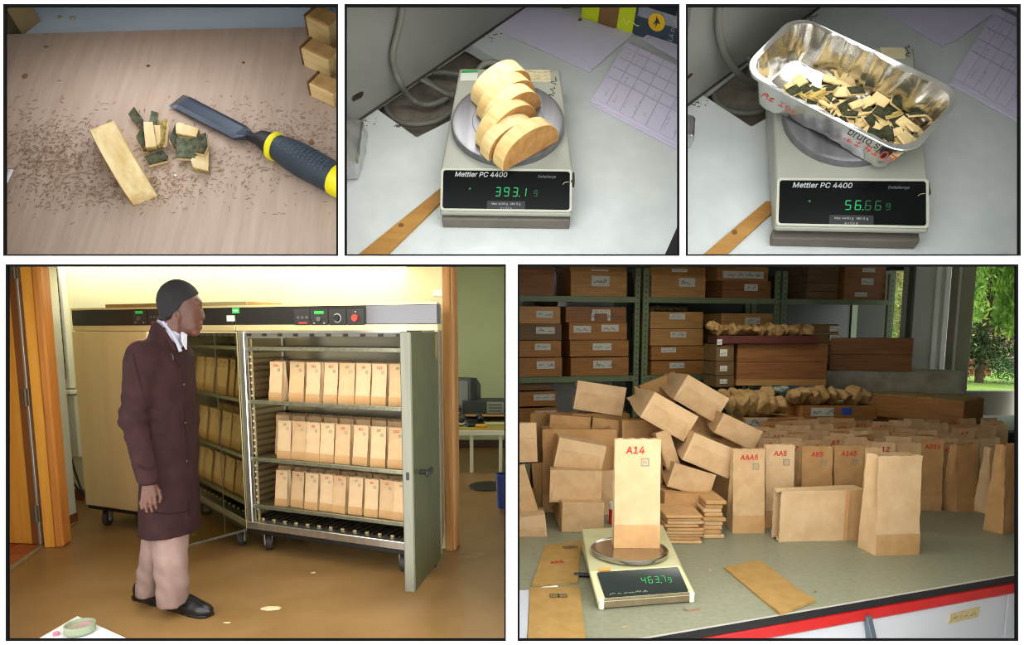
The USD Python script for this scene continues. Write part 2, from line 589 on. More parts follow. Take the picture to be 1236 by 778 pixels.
# ------------------------------------------------------------------ room A: chisel, bark and a wood slice on a plywood board
rng = random.Random(11)
ply = mat('plywood', (168, 147, 133), (184, 164, 149), sc=9, st=(10, .7, 1), rough=.65, spec=.3, bump=.25, bsc=60, det=5, lo=.3, hi=.7, bst=(3, .25, 1), spots=(9, .72, (160, 126, 104)))
bluewhite = mat('pale_blue_worktop', (222, 236, 250), (212, 228, 246), sc=5, rough=.6)
palewood = mat('pale_split_wood', (226, 206, 160), (206, 176, 122), sc=120, st=(1, .12, 1), rough=.7, bump=.2, bsc=300)
slicewood = mat('cut_wood', (240, 222, 170), (218, 186, 126), sc=90, st=(.15, 1, 1), rough=.6, bump=.15, bsc=260)
bark = mat('green_bark', (92, 96, 72), (44, 44, 32), sc=160, rough=.9, bump=.8, bsc=300, spots=(60, .62, (150, 90, 62)))
bark2 = mat('green_grey_bark', (112, 122, 96), (62, 66, 50), sc=180, rough=.9, bump=.8, bsc=330)
rim_ = mat('bark_edge', (190, 168, 92), (120, 104, 52), sc=200, rough=.8)

gb = thing('worktop', 'pale blue white worktop behind the plywood board', None, B1.M @ T(0, 0, -.012), kind='structure')
obj('top', prism([B1.L2(1.5, -14), B1.L2(414, -14), B1.L2(414, 45), B1.L2(1.5, 50)], -.01, 0), bluewhite, gb)
pb = thing('plywood_board', 'large pinkish plywood board under the chisel and the shavings', 'board', B1.M)
obj('panel', prism([B1.L2(.5, 41.5), B1.L2(205, 36), B1.L2(414, 32), B1.L2(414, 316), B1.L2(.5, 316)], -.012, 0), ply, pb)
for (x, y) in ((376, 172), (30, 92)):
    obj('knot', xf(lathe([(0, 0), (.0035, 0), (.0035, .0004), (0, .0004)], 14), T(*B1.L2(x, y), 0) @ S((1, 1.3, 1))), mat('knot', (140, 100, 74)), pb)

# chisel
ax0, ax1 = B1.L(212.5, 121, .004), B1.L(404, 216, .020)
ang = math.atan2(ax1[1] - ax0[1], ax1[0] - ax0[0])
LC = np.linalg.norm(ax1 - ax0)
ch = thing('wood_chisel', 'wood chisel with dark steel blade and blue grey handle with yellow rings', 'chisel', B1.M @ T(ax0[0], ax0[1], 0) @ RZ(ang))
px = LC / math.hypot(404 - 212.5, 216 - 121)
steel = mat('dark_blade_steel', (78, 88, 104), (56, 64, 78), sc=30, st=(.2, 2, 1), rough=.4, metal=.45, bump=.05)
zb, th = .004, .005
wb0, wb1 = .0128, .0125
xn = LC * .485
sec = lambda x, w, z, t, c: [(x, -w, z), (x, w, z), (x, w, z + t * .55), (x, -w, z + t * .55), (x, -w + c, z + t), (x, w - c, z + t)]
blade = hull(np.array(sec(.012, wb0, zb, th, .005) + sec(xn * .86, wb1, zb + .004, th, .005)))
tipm = hull(np.array([(0, -wb0, zb), (0, wb0, zb)] + sec(.012, wb0, zb, th, .005)))
neck = hull(np.array(sec(xn * .86, wb1, zb + .004, th, .005) + [(xn * .98, s * .0055, zb + .006 + q) for s in (-1, 1) for q in (0, .007)]))
obj('blade', cat_([blade, neck]), steel, ch)
obj('bevel', tipm, mat('bright_bevel_steel', (132, 140, 150), rough=.3, metal=.8), ch)
hz = .0195
fz = [(xn * .96, .0055, .012), (xn * 1.06, .0062, .014), (xn * 1.16, .0105, hz), (xn * 1.30, .0150, hz)]
obj('ferrule', tube([(a, 0, c) for a, b, c in fz], [b for a, b, c in fz], 20), mat('dark_ferrule', (40, 44, 52), rough=.5, metal=.5), ch, smooth=40)
r0 = xn * 1.30
yel = mat('yellow_plastic', (232, 222, 20), rough=.4)
obj('ring', tube([(r0 - .001, 0, hz), (r0 + .0005, 0, hz), (r0 + .006, 0, hz), (r0 + .0075, 0, hz)], [.0155, .0172, .0172, .0158], 28), yel, ch, smooth=40)
hp = [(r0 + .007, .0150), (r0 + .02, .0172), (r0 + .04, .0192), (r0 + .06, .0190), (r0 + .08, .0186), (r0 + .0905, .0186)]
hs = spline([(a, b, 0) for a, b in hp], 6)
obj('handle', tube([(a, 0, hz + .001) for a, b, _ in hs], hs[:, 1], 32), mat('blue_grey_rubber', (44, 58, 70), (36, 48, 60), sc=40, rough=.55), ch, smooth=50)
dots = []
for i in range(13):
    for j in range(-5, 6):
        a = r0 + .018 + .0052 * i
        g = math.radians(60) + (j + .5 * (i % 2)) * .2
        rr = np.interp(a, hs[:, 0], hs[:, 1])
        c_ = np.array([a, math.cos(g) * rr, hz + .001 + math.sin(g) * rr])
        d_ = trimesh.creation.icosphere(1, .0021)
        d_.apply_transform(mat4((1, 0, 0), (0, -math.sin(g), math.cos(g)), (0, math.cos(g), math.sin(g)), (0, 0, 0)) @ S((1, .8, .32)))
        d_.apply_translation(c_)
        dots.append(d_)
obj('grip_pattern', cat_(dots), mat('rubber_bump', (54, 70, 82), rough=.5), ch, smooth=True, kind='stuff')
obj('end_cap', tube([(r0 + .0905, 0, hz), (r0 + .096, 0, hz), (r0 + .11, 0, hz), (r0 + .113, 0, hz)], [.0188, .0190, .0180, .014], 28), yel, ch, smooth=40)

# the wood slice standing on its cut edge
def half_disc(R, H, t, n=22, seed=0):
    """half log slice: flat underneath, arch along x, thickness along y"""
    g = np.linspace(0, math.pi, n)
    w = 1 + .02 * np.sin(3 * g + seed)
    prof = np.stack([R * np.cos(g) * w, H * np.sin(g) ** .85 * w], 1)
    m = trimesh.creation.extrude_polygon(Polygon(prof), t, engine='earcut')
    v = m.vertices.copy()
    m.vertices = np.stack([v[:, 0], v[:, 2], v[:, 1]], 1)
    m.faces = m.faces[:, ::-1]
    return m


pa, pb_ = B1.L(146, 158), B1.L(191, 238)
c_ = (pa + pb_) / 2
rot = math.atan2(pa[1] - pb_[1], pa[0] - pb_[0])
Rr = np.linalg.norm(pa - pb_) / 2
sl = thing('wood_slice', 'pale half round wood slice standing on edge left of the bark pieces', 'wood slice', B1.M @ T(c_[0], c_[1], 0) @ RZ(rot) @ RX(math.radians(-4)))
obj('arch', half_disc(Rr, Rr * .66, .028, seed=1), slicewood, sl, smooth=25)
obj('cut_face', xf(half_disc(Rr * .985, Rr * .61, .0012, seed=1), T(0, .0278, 0)), mat('brown_cut_face', (168, 118, 62), (140, 96, 52), sc=60, rough=.7), sl, smooth=25)

# bark pieces: polygon in the picture, height above the board, tilt, upper side
PIECES = [
    ([(157.9, 143.4), (165.6, 135.7), (179.5, 155), (171.4, 160.5)], .002, (.12, 0), 'b', 'dark bark chip lying farthest left, pointing up towards the board edge'),
    ([(187.5, 143.4), (195, 144.8), (191.5, 160), (182.5, 159)], .006, (.15, .1), 'g', 'narrow grey green bark chip upright between the slice and the chisel tip'),
    ([(167.5, 173.3), (177, 158.8), (181, 185.5), (175, 187)], .004, (.1, .35), 'b', 'dark green bark chip touching the half round wood slice'),
    ([(179.5, 160.8), (190.3, 159.8), (193.6, 186.4), (181, 188.4)], .010, (.1, .1), 'p', 'tall cream coloured chip leaning on the dark bark beside the slice'),
    ([(190, 159), (198.5, 160), (199, 180), (194, 184)], .006, (.05, -.2), 'p', 'thin pale splinter in the middle of the bark heap'),
    ([(198.5, 155), (207.5, 155), (204.5, 183), (200, 184)], .008, (.1, -.5), 'e', 'yellow edged chip standing on its side in the heap middle'),
    ([(207.5, 178), (215.7, 159.3), (219, 176), (213.8, 187)], .007, (.1, .45), 'b', 'olive bark chip tilted against the yellow edged chip'),
    ([(176, 193.5), (199, 186), (205, 192), (204, 197), (181.5, 203)], .001, (0, 0), 'b', 'long curved bark chip at the lower edge of the heap'),
    ([(218.6, 164), (223, 162.5), (245.8, 169.4), (242.7, 178.2), (218.6, 174)], .013, (.12, 0), 'p', 'cream rectangular chip on top of the right hand bark plates'),
    ([(217.7, 176), (235, 177), (239, 198), (215.7, 197)], .006, (.1, .05), 'g', 'green grey bark plate under the cream rectangular chip'),
    ([(235, 180), (243, 175), (254.5, 173), (255.3, 187), (250, 195.8), (238.5, 193)], .010, (.1, -.1), 'b', 'reddish green bark plate at the right end of the heap'),
    ([(232.5, 199), (236, 196), (254.5, 187), (253.4, 211), (235, 207.5)], .003, (.05, .1), 'p', 'cream chip with split end at the lower right of the heap'),
]
for k, (poly, z, (tx, ty), kind, label) in enumerate(PIECES):
    P = np.array([B1.L2(x, y) for x, y in poly])
    c = P.mean(0)
    p = thing('bark_chip', label, 'bark chip', B1.M @ T(c[0], c[1], z + .002) @ RX(tx) @ RY(ty), group='bark chips split off by the chisel')
    Q = P - c
    if np.cross(Q[1] - Q[0], Q[2] - Q[1]) < 0:
        Q = Q[::-1]
    def slabm(z0, z1, s, seed):
        pl = Polygon(Q * s).segmentize(.003)
        m = prism(pl, z0, z1)
        m = m.subdivide()
        return wobble(m, .0006, 160, seed)
    top = {'b': bark, 'g': bark2, 'p': palewood, 'e': rim_}[kind]
    low = palewood if kind != 'p' else rim_
    obj('wood', slabm(-.002, .0013, 1.0, k), low, p)
    obj('bark' if kind in 'bg' else 'split_face', slabm(.0012, .0034, .975, k + 50), top, p)

# blocks at the picture's right edge, box at the left, plastic sheet
blockw = mat('block_wood', (222, 196, 140), (200, 168, 110), sc=70, st=(.2, 1, 1), rough=.6)
blockd = mat('block_bark_side', (128, 92, 48), (84, 58, 30), sc=60, rough=.8)
for (x, y, w, d, h, r, lab) in ((399, 47, .05, .03, .030, -.55, 'square wood block at the top of the pile by the right edge'),
                                (397, 84, .06, .026, .026, -.5, 'long wood block in the middle of the pile by the right edge'),
                                (402, 119, .05, .026, .020, -.5, 'lowest wood block by the right edge above the chisel handle')):
    b = thing('wood_block', lab, 'wood block', B1.M @ T(*B1.L2(x, y), 0) @ RZ(r), group='wood blocks by the right edge')
    obj('block', bx(-w / 2, .012, -d / 2, d / 2, 0, h, .001), blockw, b)
    obj('bark_side', bx(-w / 2 - .003, -w / 2 + .0005, -d / 2, d / 2, .001, h + .0015, .0008), blockd, b)
    obj('face', bx(-w / 2 + .002, .012, -d / 2 + .002, d / 2 - .002, h, h + .002, .0006), mat('block_top', (186, 150, 92), (160, 122, 70), sc=60, rough=.8), b)
cb = thing('cardboard_box', 'brown box corner with pale inside at the top left corner', 'box', B1.M @ T(*B1.L2(17, 33), -.011) @ RZ(.05))
obj('side', bx(-.014, .0045, 0, .002, 0, .035), mat('dark_card', (92, 78, 52)), cb)
obj('side', hull([(.0045, 0, 0), (.0045, .002, 0), (.0185, .03, 0), (.0205, .03, 0), (.0045, 0, .035), (.0045, .002, .035), (.0185, .03, .035), (.0205, .03, .035)]), mat('card', (150, 130, 90)), cb)
obj('flap', bx(-.014, .004, .002, .02, .026, .028), mat('pale_card', (178, 158, 112)), cb)
ps = thing('plastic_sheet', 'translucent grey plastic sheet edge curling in from the lower left', 'plastic sheet', B1.M @ T(*B1.L2(7, 240), .001))
g = np.linspace(-.05, .035, 12)
ptsv = []
for i, yv in enumerate(g):
    for j, xv in enumerate(np.linspace(-.0, .011, 5)):
        ptsv.append((-.003 + xv - .0018 * abs(i - 3) * .3, yv, .002 + .012 * math.sin(j / 4 * 2.2) * (.8 + .2 * math.sin(i))))
fv = []
for i in range(11):
    for j in range(4):
        a = i * 5 + j
        fv.append((a, a + 1, a + 6, a + 5))
obj('sheet', (np.array(ptsv), np.array(fv)), mat('milky_plastic', (206, 208, 210), rough=.35), ps, smooth=True)

# shavings dust: nobody could count it
rs = np.random.RandomState(5)
dv = []
def speck(x, y, ln, a, col):
    b = B1.L2(x, y)
    l, w = ln, .0003 + .00025 * rs.rand()
    k = rs.uniform(-.5, .5)
    d = np.array([math.cos(a), math.sin(a)]); nrm = np.array([-d[1], d[0]])
    p = [(*b, .0005), (*(b + d * l * .5 + nrm * k * l * .4), .0012), (*(b + d * l), .0005)]
    col.append(ribbon(p, w, h=.0003))
cols = [[], [], []]
for _ in range(2700):
    m = rs.rand()
    if m < .30: x, y = rs.normal(55, 32), rs.normal(190, 28)
    elif m < .55: x, y = rs.normal(345, 50), rs.normal(170, 24)
    elif m < .75: x, y = rs.normal(215, 70), rs.normal(205, 18)
    elif m < .9: x, y = rs.normal(160, 45), rs.normal(232, 10)
    else: x, y = rs.uniform(8, 400), rs.uniform(110, 260)
    if not (7 < x < 404 and 95 < y < 290): continue
    if rs.rand() < .25 and not (20 < x < 130): continue
    speck(x, y, rs.uniform(.0015, .006), rs.normal(.5, .9), cols[rs.randint(3)])
for c, (nm, cc) in zip(cols, (('sawdust', (140, 108, 76)), ('sawdust', (166, 136, 104)), ('sawdust', (122, 94, 68)))):
    o = obj(nm, cat_(c), mat('dust_%d' % cc[0], cc, rough=.9), None, kind='stuff')
    UsdGeom.Xformable(o).AddTransformOp().Set(Gf.Matrix4d(*B1.M.T.ravel()))
    tag(o, {140: 'brown wood shavings and dust strewn over the plywood board', 166: 'light tan wood shavings strewn over the plywood board', 122: 'dark brown wood shavings strewn over the plywood board'}[cc[0]], 'shavings')
for x, y, r, cc, lab in ((179, 80, .0016, (60, 48, 30), 'dark crumb on the plywood in the upper middle'), (294, 76, .0014, (60, 48, 30), 'dark crumb on the plywood below the right part of the worktop'),
                     (68, 12, .0022, (196, 178, 130), 'pale chip on the blue white worktop, leftmost of three'), (83, 13, .0024, (190, 170, 120), 'pale chip on the blue white worktop, right one of the upper two'),
                     (84, 32, .002, (186, 160, 100), 'small pale chip near the plywood edge on the worktop'), (56, 57, .002, (120, 110, 60), 'olive crumb on the plywood at the upper left'),
                     (212, 212, .0014, (226, 226, 222), 'tiny white flake on the plywood below the bark heap')):
    m = trimesh.creation.icosphere(1, r); m.apply_transform(S((1.5, 1, .6)))
    obj('wood_crumb', xf(m, B1.M @ T(*B1.L2(x, y), (-.011 if y < 34 else 0) + r * .5)), mat('crumb_%d' % cc[0], cc), None, label=lab, cat='crumb', group='crumbs around the chisel')
# ------------------------------------------------------------------ rooms B and C: the balance
tabw = mat('white_bench_top', (216, 221, 220), (204, 210, 209), sc=14, rough=.35, spec=.4, spots=(34, .70, (178, 168, 140)))
grime = mat('grimy_white_edge', (170, 160, 135), (92, 76, 54), sc=60, rough=.8)
pit = mat('dirty_grey_channel', (150, 142, 128), (124, 114, 98), sc=40, rough=.8, spots=(60, .68, (58, 44, 28)))
panelw = mat('grey_white_cabinet_side', (142, 142, 137), (130, 130, 125), sc=5, rough=.5)
cable = mat('grey_cable', (118, 118, 108), rough=.5)
cream = mat('balance_cream_enamel', (164, 166, 154), (155, 157, 145), sc=8, rough=.4)
pansteel = mat('brushed_pan_steel', (148, 148, 153), (128, 128, 134), sc=60, st=(1, .05, 1), rough=.34, metal=.8, bump=.03)
dark = mat('dark_display_glass', (9, 13, 12), rough=.25, spec=.12)
green = mat('green_digit', (18, 150, 84), emit=.55)
greend = mat('green_digit_dim', (10, 84, 48), emit=.22)
lett = mat('pale_grey_lettering', (168, 172, 172), rough=.6)
ink = mat('dark_ink', (40, 42, 50), rough=.8)
paper = mat('lilac_white_paper', (222, 216, 236), (214, 208, 230), sc=7, rough=.8)
paper2 = mat('cream_paper', (206, 196, 160), (196, 184, 146), sc=30, rough=.8)
ruler_w = mat('ruler_wood', (190, 142, 70), (160, 112, 48), sc=30, st=(.2, 1, 1), rough=.55)
pencil = mat('pencil_grey', (150, 145, 170), rough=.9)


def balance(B, L, g, h, pr, py, wb, ph, label, digits, dim, unit_x):
    W = .195
    t = thing('laboratory_balance', label, 'balance', B.M)
    b = -HB + .004
    r = .004
    sa_, ca_ = math.sin(math.atan2(h, g)), math.cos(math.atan2(h, g))
    pts = [(s * (W / 2 - r), r * sa_, -r * ca_) for s in (-1, 1)] + [(s * (W / 2 - r), r, -r) for s in (-1, 1)] + [(s * (W / 2 * wb - r), L - r, -r) for s in (-1, 1)] + [(s * (W / 2 * wb - r), L - r, b + r) for s in (-1, 1)] + \
          [(s * (W / 2 - r), -g + r * sa_, -h - r * ca_) for s in (-1, 1)] + [(s * (W / 2 - r - .001), -g + r + .004, -h - .011) for s in (-1, 1)] + [(s * (W / 2 - r - .004), -g + .03, b + r) for s in (-1, 1)]
    obj('housing', hull(pts, r), cream, t, smooth=35)
    # sloping front panel
    a = math.atan2(h, g)
    Lp = math.hypot(g, h)
    PM = T(0, -g / 2, -h / 2) @ RX(a) @ T(0, 0, .0008)
    bez = rrect(W - .002, Lp - .001, .005)
    inn = rrect(W - .0085, Lp - .0075, .004)
    obj('bezel', xf(prism(bez.difference(inn), -.001, .0016), PM), mat('cream_bezel', (186, 186, 170), rough=.45), t)
    fp = obj('display_panel', xf(prism(inn, -.001, .0008), PM), dark, t)
    sx = W / .195
    obj('lettering', xf(text('Mettler PC 4400', .0072, True, .0003, shear=.22), PM @ T(-W * .395, Lp * .30, .0009)), lett, fp, label='model lettering in slanted pale grey letters')
    obj('lettering', xf(text('DeltaRange', .0036, False, .0003, shear=.22), PM @ T(W * .235, Lp * .295, .0009)), mat('dim_lettering', (104, 110, 110)), fp)
    x = unit_x
    for ch_ in digits:
        obj('digit', xf(seven(ch_, .0125), PM @ T(x, -Lp * .14, .0009)), green if not (dim and x > unit_x + .022) else greend, fp, label='digit of lit green segments')
        x += .0126
    dx = {'3931': [.0163, .0], '5666': [.0]}[digits]
    obj('decimal_point', xf(bx(0, .0015, 0, .0015, 0, .0006), PM @ T(unit_x + .0126 * (3 if digits == '3931' else 2) - .0035, -Lp * .15, .0009)), green, fp)
    obj('unit_sign', xf(seven('g', .0085), PM @ T(unit_x + .0126 * 4 + (.006 if digits == '3931' else .001), -Lp * .135, .0009)), greend, fp, label='dim green letter g')
    obj('indicator', xf(cat_([bx(-.0015, .0015, -.0004, .0004, 0, .0005), bx(-.0004, .0004, -.0017, .0017, 0, .0005)]), PM @ T(-W * .275, Lp * .02, .0009)), green, fp)
    pl = obj('rating_plate', xf(prism(rrect(.056, Lp * .22, .0015), 0, .0004), PM @ T(.0, -Lp * .365, .0009)), mat('plate_black', (24, 30, 34), rough=.5), t)
    obj('lettering', xf(text('Max 4400 g   Min 5 g', .0031, False, .0002, True), PM @ T(0, -Lp * .325, .0014)), lett, pl)
    obj('lettering', xf(text('e = 0,1 g', .0029, False, .0002, True), PM @ T(0, -Lp * .42, .0014)), lett, pl)
    obj('hair', xf(ribbon(spline([(0, 0, 0), (.003, .003, 0), (.009, .004, 0)], 5), .0006), PM @ T(W * .425, Lp * .14, .0012)), mat('straw', (200, 190, 150)), fp)
    # pan
    pr_ = [(0, ph - .001), (pr * .62, ph - .001), (pr * .63, ph - .0016), (pr * .93, ph - .0004), (pr * .985, ph - .0012), (pr, ph - .004), (pr, ph - .012), (pr * .97, ph - .0145), (pr * .9, ph - .0145), (0, ph - .008)]
    obj('weighing_pan', xf(lathe(pr_[::-1], 72), T(0, py, 0)), pansteel, t, smooth=30)
    obj('pan_support', xf(lathe([(0, -.002), (.03, -.002), (.03, ph - .008), (0, ph - .008)][::1], 24), T(0, py, 0)), mat('dark_support', (70, 70, 70)), t)
    # foot bar in front, feet, level knob, stickers
    fb = obj('foot_bar', hull([(s * (W * .478), -g - .002 + d, -HB + q) for s in (-1, 1) for d in (0, .012) for q in (.002, .017)], .002), mat('grey_brown_bar', (118, 112, 102), (104, 98, 88), sc=20, rough=.6), t)
    for s in (-.05, .05):
        obj('bracket', bx(s - .005, s + .005, -g + .008, -g + .03, -HB + .01, -HB + .022), mat('dark_support', (70, 70, 70)), t)
    for sx in (-.07, .07):
        for yy in (-.02, L - .03):
            obj('foot', xf(lathe([(0, 0), (.008, 0), (.008, .012), (0, .012)], 14), T(sx, yy, -HB)), mat('rubber_black', (26, 26, 26)), t)
    obj('side_knob', bx(W / 2 - .003, W / 2 + .003, -.02, .0, -.016, -.004, .001), mat('rubber_black', (26, 26, 26)), t)
    return t


bal2 = balance(B2, .2241, .0607, .0248, .0864, .0898, .8438, .0124, 'cream laboratory balance carrying the stack of half round wood slices', '3931', False, -.016)
bal3 = balance(B3, .2391, .0688, .0148, .0876, .1068, 1.0251, .0119, 'cream laboratory balance under the foil tray of wood chips', '5666', True, -.008)
for B, bal in ((B2, bal2), (B3, bal3)):
    if B is B2:
        q = [(557, 85.5), (577, 85.2), (576, 97), (555.5, 97.5)]
        obj('sticker', prism([B.L2(x, y, 0) for x, y in q], 0, .0006), mat('white_sticker', (214, 218, 208)), bal)
        obj('sticker_band', prism([B.L2(x, y, 0) for x, y in ((557.5, 85.5), (577, 85.2), (576.5, 88), (557, 88.4))], .0005, .001), mat('green_print', (60, 160, 80)), bal)
        obj('note', prism([B.L2(x, y, 0) for x, y in ((610, 84.5), (664, 84.5), (665, 99), (614, 98))], 0, .0006), paper2, bal, label='cream paper note with handwriting')
        for k in range(3):
            o = B.L(619, 87.5 + k * 4.2, .0008)
            obj('handwriting', xf(scribble(.055, .006, 60 + k), T(*o)), mat('brown_ink', (150, 138, 108)), bal)
        o = B.L(669, 116, .0003)
    else:
        obj('note', prism([B.L2(x, y, 0) for x, y in ((1062, 57.5), (1092, 58), (1093, 72), (1066, 70))], 0, .0006), paper2, bal, label='cream paper note behind the tray')
        o = B.L(1098, 68, .0003)
    obj('signature', xf(cat_([scribble(.045 if B is B2 else .02, .011, 5, w=.0011), ]), T(*o) @ RZ(math.pi / 2 - .1)), ink, bal, label='black handwritten name running up the right edge')


def bench_room(B, pts, tag_):
    """white bench with a cut-out channel, the cabinet side behind it, cables and ruler"""
    x0, y0, x1, y1 = B.px
    whole = Polygon([B.L2(x, y) for x, y in pts['top']])
    hole = Polygon([B.L2(x, y) for x, y in pts['hole']]).buffer(-.004).buffer(.004)
    t = thing('bench', 'white bench top with a rectangular cut-out beside the cabinet, ' + tag_, 'bench', B.M @ T(0, 0, -HB))
    top = whole.difference(hole)
    obj('top', prism(top, -.02, 0), tabw, t)
    xa, ya, xb, yb = hole.bounds
    obj('channel', prism(hole.buffer(.045), -.046, -.042), pit, t)
    obj('channel_wall', prism(hole.buffer(.045).difference(hole.buffer(.042)), -.043, -.021), pit, t)
    # the cabinet side: foot line along the bench
    a, b = B.L(*pts['foot'][0]), B.L(*pts['foot'][1])
    d = unit(b - a)
    n = np.cross((0, 0, 1), d)
    Hc = .32
    m = hull([a - d * pts['ext'][0], b + d * pts['ext'][1], a - d * pts['ext'][0] + n * .012, b + d * pts['ext'][1] + n * .012,
              a - d * pts['ext'][0] + (0, 0, Hc), b + d * pts['ext'][1] + (0, 0, Hc), a - d * pts['ext'][0] + n * .012 + (0, 0, Hc), b + d * pts['ext'][1] + n * .012 + (0, 0, Hc)])
    c = thing('cabinet', 'grey white cabinet side rising behind the bench cut-out, ' + tag_, 'cabinet', B.M)
    obj('side_panel', m, panelw, c)
    obj('bottom_edge', tube([a - d * pts['ext'][0] - n * .001 + (0, 0, .002), b + d * pts['ext'][1] - n * .001 + (0, 0, .002)], .0022, 8), mat('dark_gap', (60, 56, 46)), c)
    if 'dirt' in pts:
        for k, (x, y, s, ang_) in enumerate(pts['dirt']):
            rs = np.random.RandomState(k + 3)
            sp = []
            for _ in range(26):
                q = trimesh.creation.icosphere(0, rs.uniform(.0005, .0016))
                q.apply_transform(S((1.4, 1, .4)))
                p = B.L2(x + rs.normal(0, s), y + rs.normal(0, s * .45))
                if not top.contains(Polygon([(p[0] - .001, p[1] - .001), (p[0] + .001, p[1] - .001), (p[0], p[1] + .001)])):
                    continue
                q.apply_translation((*p, 0))
                sp.append(q)
            if sp:
                obj('grime', cat_(sp), mat('brown_grime', (98, 80, 56)), t, kind='stuff')
    return t, c, (a, d, n)


# room B ---------------------------------------------------------------
ptsB = dict(top=[(409, -3), (827, -3), (827, 317), (409, 317)], hole=[(447, 128), (564, 54), (700, 92), (503, 166)],
            foot=[(430, 148), (562, 58)], ext=(.03, .17), dirt=[(444, 146, 7, 0), (592, 42, 9, 0), (480, 152, 2, 0)])
ptsB['hole'] = [(446, 125), (561, 49), (640, 96), (503, 166)]
bn2, cb2, (a2, d2, nn2) = bench_room(B2, ptsB, 'left of the two balance rooms')
# rust hole in the cabinet side
o = a2 + d2 * .005 - nn2 * .0006
hm = wobble(trimesh.creation.icosphere(2, .011).apply_transform(S((1.2, .12, .75))), .004, 90, 4)
p = hit(432, 115, (B2.M @ np.append(a2, 1))[:3], B2.R @ nn2)
pl = (B2.Mi @ np.append(p, 1))[:3]
obj('rust_hole', xf(hm, mat4(d2, nn2, (0, 0, 1), pl)), mat('rusty_dark', (64, 40, 26), (30, 22, 16), sc=80), cb2)


def on_cab(B, a, n, x, y, off=0.0):
    p = hit(x, y, (B.M @ np.append(a - n * off, 1))[:3], B.R @ n)
    return (B.Mi @ np.append(p, 1))[:3]


def cable_of(B, pts, r, label):
    w = np.array(pts)
    c = w[0]
    t = thing('cable', label, 'cable', B.M @ T(*c))
    obj('cord', tube(spline(w - c, 8), r, 10), cable, t, smooth=True)
    return t


hb = -HB - .026
cable_of(B2, [on_cab(B2, a2, nn2, 487, 2, .008), on_cab(B2, a2, nn2, 481, 35, .008), on_cab(B2, a2, nn2, 474, 65, .008), on_cab(B2, a2, nn2, 478, 88, .010), on_cab(B2, a2, nn2, 484, 102, .016), B2.L(491, 114, -HB - .008), B2.L(502, 123, hb), B2.L(516, 127, hb), B2.L(533, 122, hb), B2.L(548, 112, hb + .006)], .0052,
         'grey cable hanging down the cabinet side into the channel, left balance room')
cable_of(B2, [B2.L(552, 118, hb), B2.L(536, 112, hb + .012), B2.L(515, 100, hb + .022), B2.L(497, 91, hb + .028), B2.L(488, 85, hb + .03), B2.L(492, 82.5, hb + .03), B2.L(510, 93, hb + .02), B2.L(528, 108, hb + .006), B2.L(541, 124, hb - .01)], .004,
         'thin grey cable folded into a sharp loop over the channel, left balance room')
cable_of(B2, [B2.L(556, 90, hb + .006), B2.L(530, 87, hb + .006), B2.L(505, 90, hb + .004), B2.L(480, 103, hb), B2.L(466, 120, hb), B2.L(468, 136, hb), B2.L(484, 148, hb), B2.L(508, 150, hb), B2.L(534, 143, hb), B2.L(560, 120, hb + .004)], .0048,
         'grey cable lying in a wide loop around the channel, left balance room')
cable_of(B2, [B2.L(576, 88, -HB + .03), B2.L(584, 78, -HB + .04), B2.L(597, 76, -HB + .04), B2.L(610, 80, -HB + .035), B2.L(622, 92, -HB + .02)], .0055, 'dark grey power cable arching behind the balance, left balance room')
# wood slices on the pan
fl, nl, nr = B2.L(561, 116, .0124), B2.L(606, 201, .0124), B2.L(670, 165, .0124)
ax = unit(fl - nl); ax[2] = 0
Lt = np.linalg.norm(fl - nl) * 1.0
sx_ = np.array([-ax[1], ax[0], 0]) * -1
RS = np.linalg.norm(nr - nl) / 2 * 1.04
mid = (nl + nr) / 2
slots = [(.0, .155, 0, .0), (.150, .14, -.02, -.006), (.315, .155, .10, -.004), (.475, .15, .04, .002), (.64, .15, .02, .003), (.80, .19, -.03, .004)]
sw2 = mat('peeled_log_wood', (238, 212, 150), (222, 184, 114), sc=60, st=(2, .25, 2), rough=.55, bump=.1, bsc=200)
sw3 = mat('peeled_log_wood_pale', (242, 220, 166), (228, 194, 128), sc=60, st=(2, .25, 2), rough=.55, bump=.1, bsc=200)
cutf = mat('brown_sawn_face', (196, 146, 84), (168, 120, 64), sc=70, rough=.75)
for k, (a0, th_, rz, off) in enumerate(slots):
    pos = mid - ax * .008 + ax * a0 * Lt * 1.0 + sx_ * off * 3
    fdir = unit(nr - nl); ex = -fdir; ey = np.array([fdir[1], -fdir[0], 0]); ey = ey if ey @ ax > 0 else -ey
    ex = np.array([ey[1], -ey[0], 0])
    M = B2.M @ mat4(ex, ey, (0, 0, 1), (pos[0], pos[1], .0118)) @ RZ(rz) @ RX((-.05 if k in (0,) else .04) * (k != 1))
    w = thing('wood_slice', f'peeled half round wood slice on the balance pan, {ORD[k]} counted from the display', 'wood slice', M, group='wood slices on the balance pan')
    hh = RS * (1.0, .90, 1.02, 1.0, .98, .95)[k] * .84
    rr = RS * (1.0, .9, 1.0, .98, .95, .92)[k]
    obj('arch', half_disc(rr, hh, th_ * Lt * .97 * abs(ey @ ax), seed=k, n=26), (sw2, sw3)[k % 2], w, smooth=25)
    obj('sawn_face', xf(half_disc(rr * .985, hh * .985, .0008, seed=k, n=26), T(0, -.0007, 0)), cutf, w, smooth=25)
